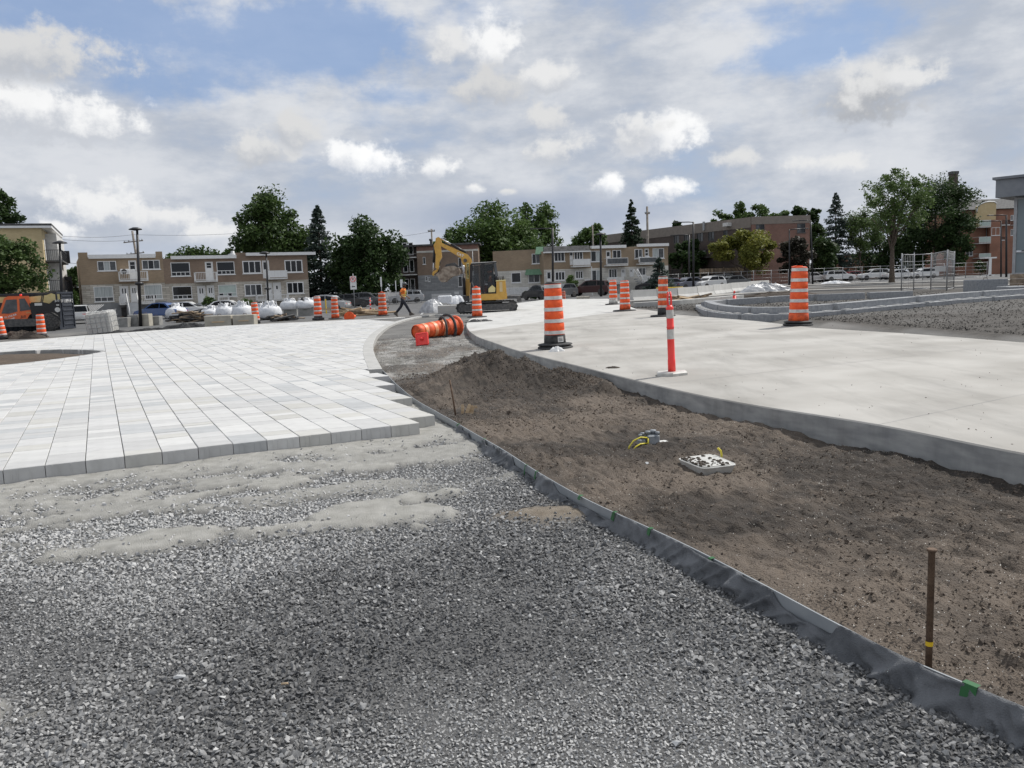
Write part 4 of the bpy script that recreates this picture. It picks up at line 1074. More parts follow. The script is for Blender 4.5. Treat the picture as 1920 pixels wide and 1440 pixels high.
MB().prism([(-.6, ztr - .35), (0.1, ztr - .35), (.1, ztr + .35), (-.1, ztr + .35)], 0, xb - xa, T=Matrix(((0, 1, 0, xa), (1, 0, 0, 0), (0, 0, 1, 0), (0, 0, 0, 1)))).obj('mansard', MT['roof_dark'], hA)
MB().box(xa - .2, xb + .02, -.68, -.61, ztr - .42, ztr - .27).obj('fascia', MT['white'], hA)
balcony(hA, q(495, 330, 725, 432), 'white'); balcony(hA, q(660, 590, 728, 680), 'white_dull', .9)
MB().box(xb - .12, xb - .03, -1.2, -1.1, -.3, q(495, 330, 725, 432)[2]).obj('balcony_post', MT['white'], hA)
wB = [(q(765, 215, 908, 360), 'bi', ('glass', 'curtain')), (q(970, 212, 1030, 400), 'door', ((.2, .8, .6, .9),)), (q(1055, 205, 1170, 315), 'bi'), (q(770, 470, 912, 620), 'bi', ('glass_grey', 'curtain')), (q(1005, 455, 1117, 575), 'tri', ('glass', 'glass_grey', 'glass')),
      (q(1170, 460, 1228, 560), 'door'), (q(1280, 450, 1335, 560), 'door', ((.35, .6, .6, .8),))]
hB = rowhouse('row_house', 'tan brick house in the middle of the far row with a glass-panelled balcony', RF, xb + .003, xc, ztr, zsr, -.1, 'brick_tan', 'stone_pale', wB[:-1])
MB().box(xb + .25, xc - .5, -.35, .3, ztr - .06, ztr + .28).obj('fascia', MT['white'], hB)
balcony(hB, q(940, 315, 1220, 418), 'glass_grey'); balcony(hB, q(940, 572, 1160, 660), 'white_dull', 1.4)
wC = [(q(1350, 192, 1455, 320), 'bi', ('glass', 'glass_grey')), (q(1485, 185, 1540, 385), 'door', ((.2, .8, .55, .7), (.2, .8, .75, .92))), (q(1590, 182, 1742, 315), 'bi', ('curtain', 'glass_grey')), (q(1400, 440, 1500, 542), 'bi', ('glass_grey',)), (q(1460, 645, 1580, 735), 'bi')] + [wB[-1]]
hC = rowhouse('row_house', 'tan brick corner house with outside stair, behind the small spruce', RF, xc + .003, xd, ztr + .05, zsr, -.1, 'brick_tan', 'stone_pale', wC)
MB().box(xc + 1.0, xd - .02, -.4, .3, ztr, ztr + .33).obj('fascia', MT['white'], hC)
balcony(hC, q(1370, 305, 1605, 400), 'glass_grey'); balcony(hC, q(1400, 555, 1580, 640), 'white_dull', 1.3)
stx = q(1300, 560, 1440, 740); M = MB()
for k in range(9): M.box(stx[0] + (stx[1] - stx[0]) * k / 9, stx[0] + (stx[1] - stx[0]) * (k + 1) / 9, -2.2, -1.2, stx[3] * (1 - (k + 1) / 9.0) - .12, stx[3] * (1 - (k + 1) / 9.0))
M.obj('steps', MT['grey_light'], hC)
for y in (-2.25, -1.15): MB().tube([(stx[0], y, stx[3] + .9), (stx[1], y, .85)], .04, 6).tube([(stx[0], y, stx[3] + .9), (stx[0], y, stx[3])], .03, 6).tube([(stx[1], y, .85), (stx[1], y, -.2)], .03, 6).obj('handrail', MT['white'], hC)
for k, (a, y) in enumerate(((1380, 298), (1430, 300), (1490, 290))):
    c = q(a, y, a + 40, y + 70); MB().cbox(c[0], c[1], -1.0, -.5, c[2], c[2] + .45, .04).cbox(c[0], c[1], -.56, -.48, c[2] + .45, c[3], .03).obj('chair', MT['white'], hC)
# house with awnings
NF = Fac(950, 1021, 100, 99, 560, 556, -.30)
q5 = zoomer(940, 360, 4.5); q = lambda *a: fx(NF, q5, a)
xe = NF.p(1019.5, 500)[0]; z5 = NF.p(1000, 468)[1]; zs5 = NF.p(1000, 506)[1]
hD = rowhouse('row_house', 'stone and tan brick house with green awnings over its windows', NF, -1.5, xe, z5, zs5, -.1, 'brick_tan', 'stone_pale',
              [(q(228, 690, 325, 765), 'bi', ('glass_grey', 'glass')), (q(258, 520, 328, 605), 'bi', ('glass', 'glass_grey')), (q(85, 680, 165, 765), 'one')])
for a in ((210, 650, 375, 695), (295, 462, 362, 525)):
    r_ = q(*a); MB().prism([(-.9, r_[2]), (-.02, r_[3]), (-.02, r_[3] - .06), (-.9, r_[2] - .06)], r_[0], r_[1], T=Matrix(((0, 1, 0, 0), (1, 0, 0, 0), (0, 0, 1, 0), (0, 0, 0, 1)))).obj('awning', MT['green_awning'], hD)
balcony(hD, (q(30, 760, 250, 830)[0], q(30, 760, 250, 830)[1], .5, 1.45), 'white_dull', 1.4)

# --- yellow brick block at the edge of the frame
c0, c1, c2 = dp(-150, 600, 78), dp(95, 600, 80), dp(116, 600, 92)
YF = Fac(-150, 95, 78, 80, 612, 602, -.4); _c = Vector((c1.x, c1.y, 0)); YF.d = Vector((math.cos(R(24.5)), math.sin(R(24.5)), 0)); YF.n = Vector((-YF.d.y, YF.d.x, 0)); YF.rz = R(24.5); YF.L = 14.0; YF.A = Vector((_c.x, _c.y, -.4)) - YF.d * 14.0
zy = YF.p(60, 428)[1]
yb = thing('apartment_block', 'yellow brick walk-up block with dark side balconies', 'building', YF.A, YF.rz)
MB().box(0, YF.L, 0, 14, -.5, zy).obj('wall', MT['brick_yellow'], yb)
MB().box(-.3, YF.L + .9, -.4, 14.3, zy + .01, zy + .22).obj('roof', MT['white'], yb)
MB().box(-.3, YF.L + .92, -.42, 14.32, zy + .225, zy + .42).obj('roof_edge', MT['roof_dark'], yb)
MB().box(YF.L - 9.5, YF.L - 8.4, 4, 5, zy + .4, zy + 1.0).obj('roof_vent', MT['galv'], yb)
M = MB(); M.box(YF.L + .004, YF.L + 1.0, 3.2, 13.5, -.5, zy - .3); M.obj('stair_tower', MT['white_dull'], yb)
for z in (zy - 3.0, zy - 5.9, zy - 8.4):
    s_ = MB().box(YF.L + .004, YF.L + 1.5, .6, 9, z - .15, z).obj('balcony', MT['roof_dark'], yb)
    M = MB(); M.box(YF.L + 1.44, YF.L + 1.49, .6, 9, z + .95, z + 1.0); M.box(YF.L + .01, YF.L + 1.43, .6, .65, z + .95, z + 1.0)
    for k in range(8): M.box(YF.L + .05 + k * .16, YF.L + .08 + k * .16, .61, .64, z + .002, z + .95)
    for k in range(40): M.box(YF.L + 1.45, YF.L + 1.48, .65 + k * .21, .68 + k * .21, z + .002, z + .95)
    M.obj('railing', MT['black'], s_)
    for yy in (1.2, 2.3): MB().box(YF.L + .002, YF.L + .05, yy, yy + .9, z + .02, z + 2.1).obj('door', MT['white_dull' if yy < 2 else 'glass'], yb)
for za_, zb_ in ((3.0, 1.7), (6.0, 4.4)): MB().box(YF.L + .9, YF.L + 1.7, 8.5, 9.0, zy - za_, zy - zb_).obj('balcony_screen', MT['black'], yb)

# --- brick block behind the excavator
BF = Fac(786, 900, 108, 108, 568, 562, -.45)
q7 = zoomer(640, 440, 7.385); q = lambda *a: fx(BF, q7, a)
zt = BF.p(810, 461)[1]; zm_ = BF.p(830, 515)[1]; zl = BF.p(830, 545)[1]; zw = BF.p(800, 472)[1]
bb = thing('brick_block', 'dark brown brick block behind the excavator with a white garage door', 'building', BF.A, BF.rz)
hb = [q(1130, 310, 1165, 410), q(1165, 575, 1190, 640), q(1205, 590, 1228, 650), q(1620, 320, 1670, 450), q(1620, 575, 1675, 720)]
facade(M := MB(), 0, BF.L, zm_, zt, hb); M.obj('upper_wall', MT['brick_brown'], bb)
facade(M := MB(), 0, BF.L, zl, zm_ - .004, hb); M.obj('middle_wall', MT['stone_grey'], bb)
gd = q(1250, 812, 1525, 935)
facade(M := MB(), 0, BF.L, -.5, zl - .004, [(gd[0], gd[1], -.5, gd[3])]); M.obj('basement_wall', MT['grey_light'], bb)
MB().box(0, BF.L, RV, 12, -.5, zt - .01).obj('wall', MT['brick_brown'], bb)
MB().box(0, BF.L, -.05, -.003, zw - .12, zw + .12).obj('stone_band', MT['stone_pale'], bb)
MB().box(0.02, BF.L, -.045, -.003, zw + .125, zt).obj('parapet_wall', MT['brick_red'], bb)
MB().box(-2.6, BF.L + .3, -.3, 12.3, zt, zt + .22).obj('roof', MT['roof_dark'], bb)
for h_ in hb: window(bb, h_, 'one', fw=.05, sill=True)
g_ = MB()
for k in range(4): g_.box(gd[0], gd[1], .03, .07, -.3 + (gd[3] + .3) * k / 4 + .01, -.3 + (gd[3] + .3) * (k + 1) / 4 - .01)
g_.obj('garage_door', MT['white'], bb)
MB().box(-2.2, -.003, .8, 11, -.5, zt - .02).obj('side_wing', MT['brick_dark'], bb)
for z in (zl - .2, zm_ + .2, zm_ + 2.4):
    s_ = MB().box(-2.3, -.05, -.5, .795, z - .12, z).obj('balcony', MT['white_dull'], bb)
    MB().box(-2.3, -.05, -.5, -.47, z + .85, z + .9).box(-2.3, -.05, -.5, -.47, z + .2, z + .24).obj('railing', MT['black'], s_)
    window(bb, (-1.9, -1.3, z + .3, z + 1.9), 'one', y=.72, sill=False); window(bb, (-1.1, -.5, z + .3, z + 1.9), 'one', y=.72, sill=False)
for x in (1.8, 3.6): MB().lathe([(.12, 0), (.12, .5), (.22, .55), (.22, .75)], 8, T=Matrix.Translation((x, 1, zt + .2))).obj('roof_vent', MT['dark_steel'], bb)
MB().box(gd[1] + .4, gd[1] + 1.0, -.02, -.003, 1.0, 1.35).obj('notice', MT['white'], bb)

# --- brown apartment building
AF = Fac(1409.5, 1518, 120, 121, 530, 526, -.1)
q6 = zoomer(1250, 280, 4.5); q = lambda *a: fx(AF, q6, a)
za = AF.p(1460, 405)[1]; zc = AF.p(1460, 419.5)[1]
ab = thing('apartment_building', 'long flat-roofed brick apartment building with taupe top storey band', 'building', AF.A, AF.rz)
ha = [q(752, 630, 825, 680), q(1100, 625, 1170, 705), q(1100, 775, 1170, 850), q(752, 775, 825, 850)]
facade(M := MB(), 0, AF.L, -.5, zc, ha); M.obj('wall', MT['brick_red'], ab)
MB().box(-.02, AF.L + .05, -.06, 12, zc + .003, za).obj('cladding_band', MT['tan_panel'], ab)
for h_ in ha: window(ab, h_, 'bi', ('glass_grey', 'glass'), 'dark_steel', True)
MB().box(0.01, AF.L - .01, RV, 12, -.5, zc).obj('core', MT['brick_red'], ab)
SF = Fac(1135, 1409.4, 152, 120, 520, 530, -.1)
sd_ = thing('apartment_wing', 'shaded dark brick wing of the apartment building receding behind the spruce', 'building', SF.A, SF.rz)
hs = []
for a in ((145, 705, 185, 795), (255, 683, 308, 778), (350, 670, 402, 772), (478, 655, 515, 745), (60, 715, 105, 795), (600, 645, 655, 720)): hs.append(fx(SF, q6, a))
zc2 = zc - .4
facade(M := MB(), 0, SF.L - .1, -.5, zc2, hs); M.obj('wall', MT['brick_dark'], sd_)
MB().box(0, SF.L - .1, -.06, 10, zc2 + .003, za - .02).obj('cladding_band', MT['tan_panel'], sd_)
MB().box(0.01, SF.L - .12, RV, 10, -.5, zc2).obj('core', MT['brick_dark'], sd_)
for h_ in hs: window(sd_, h_, 'bi', ('glass', 'glass_grey'), 'dark_steel', False)
for k in range(5):
    xk = SF.L * (.30 + .13 * k)
    for z in (1.9, 4.6): balcony(sd_, (xk, xk + 3.2, z, z + 1.1), 'white_dull' if k in (3,) else 'bars', 1.4, 'black', 'dark_steel')
a_ = fx(SF, q6, (510, 620, 552, 650)); MB().box(a_[0], a_[1], -.9, -.1, a_[2], a_[3]).obj('air_conditioner', MT['white_dull'], sd_)
a_ = fx(SF, q6, (315, 610, 328, 685)); MB().box(a_[0], a_[1], -.3, -.1, a_[2], a_[3]).obj('flue', MT['galv'], sd_)

# --- low orange brick building, seen between the trees
OF = Fac(1585, 1660, 158, 158, 506, 503, .2)
ob = thing('brick_building', 'low orange brick building glimpsed behind the honey locust trunk', 'building', OF.A, OF.rz)
zo = OF.p(1620, 478)[1]; hh = [OF.r(1626, 484, 1633, 494), OF.r(1590, 484, 1597, 494)]
facade(M := MB(), 0, OF.L, -.5, zo, hh); M.obj('wall', MT['brick_orange'], ob); MB().box(0, OF.L, RV, 9, -.5, zo - .01).obj('core', MT['brick_orange'], ob)
for h_ in hh: window(ob, h_, 'one')
MB().box(-.2, OF.L + .2, -.2, 9.2, zo + .003, zo + .3).obj('roof', MT['roof_dark'], ob)

# --- orange apartment house with the arched cream gable
EF = Fac(1795, 1905, 150, 150, 508, 500, .1)
qe = zoomer(1780, 320, 6.0); q = lambda *a: fx(EF, qe, a)
eb = thing('apartment_house', 'orange brick apartment house with arched cream gable and hipped grey roof', 'building', EF.A, EF.rz)
zr_ = EF.p(1865, 393)[1]
he = [q(460, 505, 505, 560), q(415, 645, 512, 735), q(690, 500, 722, 560), q(185, 860, 265, 960), q(690, 660, 722, 730)]
facade(M := MB(), 0, EF.L, -.5, zr_, he); M.obj('wall', MT['brick_orange'], eb); MB().box(.01, EF.L - .01, RV, 12, -.5, zr_ - .01).obj('core', MT['brick_orange'], eb)
for h_ in he: window(eb, h_, 'bi', ('glass', 'glass_grey'))
g0, g1, gz, gt = q(280, 372, 500, 560)
arch = [(g0, gz - 1.2), (g1, gz - 1.2), (g1, gt - .15)] + [(g1 + (g0 - g1) * t, gt - .15 + .35 * math.sin(math.pi * (.25 + t * .75)) - 1.6 * max(0, t - .55) ** 1.6) for t in np.linspace(.1, .95, 8)] + [(g0, gt - 1.6)]
MB().prism(arch, -.7, -.05).obj('gable', MT['yellow_panel'], eb)
MB().tube([(a, -.75, b + .06) for a, b in arch[2:]], .10, 5).obj('gable_trim', MT['white'], eb)
xw0, xw1, _, ztow = q(400, 560, 525, 900); MB().box(xw0, xw1, -1.6, -.72, -.4, q(400, 560, 525, 600)[3]).obj('bay', MT['brick_orange'], eb)
window(eb, q(415, 645, 512, 735), 'bi', ('glass_grey', 'glass'), y=-1.62)
for a in ((272, 565, 396, 645), (264, 750, 396, 825), (264, 935, 396, 990)): r_ = q(*a); balcony(eb, (r_[0], r_[1], r_[2], r_[3]), 'shade_green', 2.0)
for a in ((530, 560, 640, 620), (530, 750, 580, 790), (690, 565, 730, 620)): r_ = q(*a); balcony(eb, r_, 'bars', 1.2, 'black')
zrt = EF.p(1850, 375)[1]
MB().add([(-.5, -.6, zr_ + .1), (EF.L + 6, -.6, zr_ + .1), (EF.L + 6, 13, zr_ + .1), (-.5, 13, zr_ + .1), (3.5, 6, zrt + .6), (EF.L + 3, 6, zrt + .6)], [(0, 1, 5, 4), (1, 2, 5), (2, 3, 4, 5), (3, 0, 4), (3, 2, 1, 0)]).obj('roof', MT['roof_dark'], eb)
for a in (310, 525): r_ = q(a, 298, a + 35, 322); MB().lathe([(.25, 0), (.25, .5), (.5, .5), (.45, .8)], 8, T=Matrix.Translation(((r_[0] + r_[1]) / 2, 4, r_[2] - .6))).obj('roof_vent', MT['dark_steel'], eb)
# chimney of a building hidden behind the trees
cb = dp(1783, 520, 165); M = MB(); zc_ = dp(1783, 322, 165).z
ch = thing('chimney_stack', 'square brick chimney stack rising above the dark trees', 'chimney', (cb.x, 165, .1)); M.box(-.62, .62, -.6, .6, -.3, zc_ - .1); M.obj('shaft', MT['brick_dark'], ch)
MB().box(-.72, .72, -.7, .7, zc_ - .6, zc_ - .1 + .02).obj('cap', MT['roof_dark'], ch)

# --- glazed pavilion at the edge of the frame
KF = Fac(1896, 2060, 40, 37.5, 548, 540, .22)
kq = lambda *a: KF.r(*a)
kb = thing('glass_pavilion', 'glazed pavilion corner with a grey overhanging flat roof', 'building', KF.A, KF.rz)
zkr = KF.p(1905, 370)[1]; zk0 = KF.p(1905, 514)[1]; zk1 = KF.p(1905, 472)[1]
MB().box(0, KF.L, .02, 6, -.5, .15).obj('plinth', MT['concrete_side'], kb)
for k in range(3): MB().cbox(-.05, KF.L, -.12, .018, .15 + (zk0 - .15) * k / 3 + .012, .15 + (zk0 - .15) * (k + 1) / 3, .01).obj('plank', MT['wood_old'], kb)
for z0, z1 in ((zk0 + .06, zk1 - .05), (zk1 + .05, zkr - .1)):
    for k in range(3): MB().box(.14 + k * 1.5, .14 + k * 1.5 + 1.38, .05, .09, z0, z1).obj('pane', MT['kiosk_glass'], kb)
    for k in range(4): MB().box(.02, .06, .16 + k * 1.4, .16 + k * 1.4 + 1.3, z0, z1).obj('pane', MT['kiosk_glass'], kb)
M = MB()
for k in range(4): M.box(k * 1.5, k * 1.5 + .13, 0, .14, zk0, zkr)
for z in (zk0, zk1 - .05, zkr - .1): M.box(.131, KF.L, .01, .12, z, z + .06)
for k in range(1, 5): M.box(0, .12, .141 + k * 1.4 - .06, .141 + k * 1.4, zk0, zkr)
M.obj('mullions', MT['galv'], kb)
zr0 = KF.p(1866, 352)[1]
MB().box(-.62, KF.L + 1, -.7, 7, zkr + .01, zr0 + .30).obj('roof', MT['zinc'], kb)
MB().box(-.74, KF.L + 1, -.82, 7.1, zr0 + .303, zr0 + .42).obj('roof_edge', MT['zinc'], kb)
MB().box(.9, 1.6, 1, 1.8, zr0 + .4, zr0 + .8).obj('roof_hatch', MT['galv'], kb)

# ------------------------------------------------------------------ trees
def leafmat(name, a, b): return mat(name, a, b, .6, 3, 3, attr='tint', trans=.28, spec=.25)
LM_ = dict(maple=leafmat('maple_leaf', (0.0279, 0.0527, 0.0170), (0.0961, 0.1519, 0.0434)), dark=leafmat('dark_maple_leaf', (0.0202, 0.0403, 0.0155), (0.0651, 0.1085, 0.0341)), mid=leafmat('mid_green_leaf', (0.0372, 0.0697, 0.0202), (0.1240, 0.1938, 0.0558)),
           spruce=leafmat('blue_spruce_needle', (0.0310, 0.0496, 0.0403), (0.0930, 0.1271, 0.1054)), spruce_d=leafmat('dark_spruce_needle', (0.0202, 0.0357, 0.0217), (0.0589, 0.0899, 0.0527)),
           yellow=leafmat('yellow_green_leaf', (.085, .105, .022), (.28, .275, .06)), purple=leafmat('purple_leaf', (0.0279, 0.0248, 0.0202), (0.0697, 0.0651, 0.0465)), locust=leafmat('locust_leaflet', (0.0465, 0.0806, 0.0248), (0.1473, 0.2170, 0.0697)))
def leaves(P, size, tint, up=.5, asp=.62, seed=0):
    """one quad per leaf spray"""
    r = np.random.default_rng(seed); n = len(P)
    N = r.normal(0, 1, (n, 3)); N[:, 2] = np.abs(N[:, 2]) + up; N /= np.linalg.norm(N, axis=1)[:, None]
    A_ = np.cross(N, r.normal(0, 1, (n, 3))); A_ /= np.linalg.norm(A_, axis=1)[:, None]; B_ = np.cross(N, A_)
    a = A_ * size[:, None] * .5; b = B_ * size[:, None] * .5 * asp
    V = np.stack([P - a, P - b * .9 + a * .15, P + a, P + b], 1).reshape(-1, 3)
    return V, np.arange(4 * n).reshape(n, 4), np.repeat(tint, 4)
def tree(name, label, base, height, rad, cb, leaf, n=6000, seed=0, lobes=26, cr=.30, lsize=.34, trunk=.28, depth_r=None, sparse=0.0, lean=(0, 0), limbs=9, cat='tree', top=.62):
    r = np.random.default_rng(seed + 500); t = thing(name, label, cat, base, r.uniform(0, 6))
    hc = height - cb; zc_ = cb + hc * .5
    # trunk and limbs
    M = MB(); ht = cb + hc * .55
    pts = [(lean[0] * f * f, lean[1] * f * f, ht * f) for f in np.linspace(0, 1, 6)]
    M.tube([(p[0], p[1], p[2] - .15 if i == 0 else p[2]) for i, p in enumerate(pts)], [trunk * (1.25 if i == 0 else 1) * (1 - .75 * i / 5) for i in range(6)], 8)
    M.obj('trunk', MT['bark'], t)
    # clump centres inside an egg-shaped crown
    cs = []; lobes = int(lobes * 1.5); n = int(n * 1.55)
    while len(cs) < lobes:
        u = r.normal(0, 1, 3); u /= np.linalg.norm(u); q = u * r.uniform(.12, 1) ** .45
        z = q[2]; w = 1.0 if z < 0 else (1 - .30 * z ** 2 * (1.6 - top))
        jag = r.uniform(.78, 1.0)
        cs.append((q[0] * rad * w * jag, q[1] * rad * w * jag, zc_ + z * hc * .46 * r.uniform(.88, 1.0)))
    cs = np.array(cs)
    M = MB()
    for i in r.choice(lobes, min(limbs, lobes), replace=False):
        z0 = r.uniform(cb * .75, ht * .8); e = cs[i] * np.array([.85, .85, 1]); s_ = np.array([lean[0] * (z0 / ht) ** 2, lean[1] * (z0 / ht) ** 2, z0]); mid = (s_ + e) / 2 + np.array([0, 0, -.06 * hc])
        M.tube([s_, mid, e], [trunk * .42, trunk * .26, trunk * .07], 5)
    M.obj('limbs', MT['bark'], t)
    k = r.integers(0, lobes, n); crad = rad * cr * r.uniform(.6, 1.35, lobes)
    off = r.normal(0, 1, (n, 3)); off /= np.linalg.norm(off, axis=1)[:, None]; off *= (r.uniform(0, 1, n) ** .45)[:, None] * crad[k][:, None]; off[:, 2] *= .78
    P = cs[k] + off
    if sparse: P = P[vnoise(P[:, 0] * 1.3 + P[:, 2], P[:, 1] * 1.3 - P[:, 2] * .7, seed) > sparse]; k = k[:len(P)]
    ct = r.uniform(-.18, .22, lobes)
    tn = np.clip(.36 + ct[k] + r.normal(0, .16, len(P)), 0, 1)
    V, Fq, T = leaves(P, lsize * r.uniform(.6, 1.3, len(P)), tn, seed=seed)
    link('crown', arr_mesh('crown', V, Fq, LM_[leaf], T, False), t)
    return t
def spruce(name, label, base, height, rad, leaf='spruce', n=5000, seed=0, cb=.5, pw=1.0, lsize=.42):
    r = np.random.default_rng(seed + 900); t = thing(name, label, 'tree', base, r.uniform(0, 6))
    MB().tube([(0, 0, -.1), (0, 0, height * .5), (0, 0, height * .97)], [.22, .12, .03], 7).obj('trunk', MT['bark'], t)
    rad *= 1.22; n = int(n * 1.7); nb = int(n / 34); P = []; T = []
    for i in range(nb):
        f = r.uniform(0, 1) ** 1.25; z = cb + (height - cb) * f; L = rad * (1 - f) ** pw * r.uniform(.72, 1.12) + .12
        a = r.uniform(0, 2 * np.pi); m_ = 34; s_ = r.uniform(.1, 1, m_) ** .75
        w = .10 + .22 * L * (1 - s_ * .6)
        lat = r.normal(0, .38, m_) * w
        x = np.cos(a) * L * s_ - np.sin(a) * lat; y = np.sin(a) * L * s_ + np.cos(a) * lat
        P.append(np.stack([x, y, z - .22 * L * s_ ** 1.3 + .10 * L * s_ ** 3 + r.normal(0, .07, m_)], -1)); T.append(np.clip(.32 + .35 * s_ * r.uniform(.3, 1) + r.normal(0, .12, m_), 0, 1))
    P = np.concatenate(P); T = np.concatenate(T)
    V, Fq, T = leaves(P, lsize * r.uniform(.6, 1.25, len(P)) * (.55 + .45 * np.clip(1 - P[:, 2] / height, 0, 1)), T, .9, .5, seed)
    link('crown', arr_mesh('crown', V, Fq, LM_[leaf], T, False), t)
    return t
def tpx(x, ytop, ybase, half, Y, z=None):
    """base point, height and radius of a tree from its picture extent at distance Y"""
    a, b = dp(x, ybase, Y), dp(x, ytop, Y); zb = a.z if z is None else z
    return Vector((a.x, Y, zb)), b.z - zb, half * Y / F
def T_(name, label, x, yt, yb, half, Y, z, cbf, leaf, **k):
    b, h, r_ = tpx(x, yt, yb, half, Y, z); return tree(name, label, b, h, r_, h * cbf, leaf, **k)
def S_(name, label, x, yt, yb, half, Y, z, **k):
    b, h, r_ = tpx(x, yt, yb, half, Y, z); return spruce(name, label, b, h, r_, **k)
T_('maple_tree', 'tall dark maple rising behind the brown row houses', 525, 342, 578, 92, 112, -.4, .14, 'maple', n=11000, seed=1, lobes=60, cr=.25, lsize=.5, trunk=.4, limbs=16, top=.1)
S_('spruce_tree', 'blue-grey spruce beside the end of the row houses', 606, 386, 572, 40, 103, -.4, n=9000, seed=2, cb=1.2, pw=.72, lsize=.5)
T_('maple_tree', 'round dark maple between the spruce and the brick block', 694, 403, 572, 78, 100, -.4, .04, 'dark', n=10000, seed=3, lobes=52, cr=.28, lsize=.46, trunk=.35, limbs=12)
T_('leafy_tree', 'broad leafy tree behind the excavator cab', 925, 380, 560, 92, 120, -.3, .10, 'mid', n=11000, seed=4, lobes=56, cr=.28, lsize=.52, trunk=.4, limbs=12)
T_('leafy_tree', 'taller tree crown behind the broad tree, over the awning house', 1008, 371, 560, 48, 128, -.3, .28, 'mid', n=6000, seed=5, lobes=34, cr=.30, lsize=.52, trunk=.35)
T_('leafy_tree', 'thin leafy branches left of the excavator boom', 848, 424, 560, 30, 125, -.3, .5, 'mid', n=1500, seed=6, lobes=22, cr=.26, lsize=.42, trunk=.18)
T_('leafy_tree', 'distant rounded tree over the middle row house', 1113, 412, 545, 36, 145, 0, .3, 'mid', n=3500, seed=7, lobes=26, lsize=.55)
T_('leafy_tree', 'distant low tree beside the rooftop chimneys', 1075, 436, 545, 20, 150, 0, .3, 'mid', n=1500, seed=8, lobes=16, lsize=.5)
S_('spruce_tree', 'pointed dark spruce above the corner row house roof', 1187, 375, 548, 33, 122, -.2, leaf='spruce_d', n=7000, seed=9, cb=1.5, pw=.85, lsize=.55)
S_('spruce_tree', 'small grey-green spruce in front of the corner house', 1237, 484, 556, 26, 88, -.2, n=3500, seed=10, cb=.4, pw=.8, lsize=.34)
T_('leafy_tree', 'yellow-green tree in front of the apartment building', 1396, 424, 528, 62, 108, .05, .22, 'yellow', n=8000, seed=11, lobes=26, cr=.27, lsize=.42, trunk=.22)
T_('purple_tree', 'dark purple-leaved small tree beside the yellow-green tree', 1489, 440, 526, 34, 110, .08, .15, 'purple', n=4500, seed=12, lobes=28, lsize=.4, trunk=.2)
S_('spruce_tree', 'tall blue-green spruce right of the apartment building', 1566, 362, 520, 38, 140, .1, n=8500, seed=13, cb=.8, pw=.75, lsize=.5)
T_('leafy_tree', 'slim dark tree at the right corner of the apartment building', 1528, 398, 522, 16, 130, .1, .12, 'dark', n=2600, seed=14, lobes=26, cr=.45, lsize=.45, trunk=.18)
T_('leafy_tree', 'small leafy tree with a forked trunk in front of the orange building', 1612, 388, 518, 44, 140, .12, .34, 'locust', n=5200, seed=15, lobes=34, cr=.27, lsize=.34, trunk=.2)
T_('locust_tree', 'tall airy honey locust with a bare trunk by the temporary fence', 1672, 294, 530, 72, 84, .13, .30, 'locust', n=7500, seed=16, lobes=58, cr=.20, lsize=.27, trunk=.26, sparse=.30, limbs=30, top=.2)
T_('leafy_tree', 'dense dark tree behind the temporary fence', 1752, 320, 522, 74, 142, .15, .18, 'dark', n=10000, seed=17, lobes=52, cr=.27, lsize=.42, trunk=.3)
T_('maple_tree', 'green maple in front of the yellow brick block', 12, 425, 604, 80, 66, -.35, .22, 'maple', n=7000, seed=18, lobes=44, cr=.27, lsize=.30, trunk=.2)
T_('pine_tree', 'dark pine crown above the yellow block roof', 5, 336, 600, 56, 100, -.35, .45, 'dark', n=6000, seed=19, lobes=40, cr=.26, lsize=.5, trunk=.3)
T_('leafy_tree', 'dark leafy tree between the yellow block and the tan house', 148, 494, 600, 30, 110, -.4, .05, 'maple', n=5000, seed=20, lobes=30, cr=.34, lsize=.45)
T_('leafy_tree', 'low green treetop over the middle row house roof', 375, 457, 580, 55, 120, -.3, .35, 'maple', n=4500, seed=21, lobes=30, lsize=.5)
T_('leafy_tree', 'low treetop just left of the tall maple', 432, 462, 580, 24, 118, -.3, .4, 'maple', n=1800, seed=22, lobes=18, lsize=.5)
for i, (x, yt, h_) in enumerate(((1352, 388, 24), (1385, 380, 28), (1425, 378, 30), (1462, 382, 24), (1497, 376, 22), (1270, 407, 13), (1527, 385, 18))):
    T_('leafy_tree', ('distant treetop over the apartment roof above the yellow-green tree', 'distant pale treetop, second behind the apartment roof', 'distant treetop, third behind the apartment roof', 'distant treetop, fourth behind the apartment roof', 'distant dark treetop behind the apartment roof corner', 'distant clipped treetop over the dark apartment wing', 'distant treetop right of the apartment building corner')[i], x, yt, 515, h_, 170, .2, .45, 'mid' if i < 4 else 'dark', n=2200, seed=30 + i, lobes=24, cr=.32, lsize=.6)
T_('leafy_tree', 'shaded tree against the dark apartment wing', 1290, 440, 535, 36, 128, 0, .12, 'dark', n=4500, seed=40, lobes=30, lsize=.5)
def bush(label, x, yt, yb, half, Y, leaf, n=1600, seed=0, z=None):
    b, h, r_ = tpx(x, yt, yb, half, Y, z); t = tree('shrub', label, b, h, r_, h * .08, leaf, n=n, seed=seed, lobes=24, cr=.36, lsize=.16, trunk=.05, limbs=6, cat='shrub'); return t
bush('rounded dark green bush in front of the tan house with sloping fascia', 1071, 514, 558, 14, 90, 'mid', 2600, 50, -.25)
bush('dark clipped shrub beside the awning house rail', 1003, 543, 566, 11, 85, 'dark', 1500, 51, -.2)
bush('small dark round shrub near the excavator blade', 987, 541, 562, 6, 88, 'dark', 800, 52, -.2)
bush('tall flowering shrub by the middle house doors', 395, 548, 590, 11, 78, 'mid', 1600, 53, -.35)
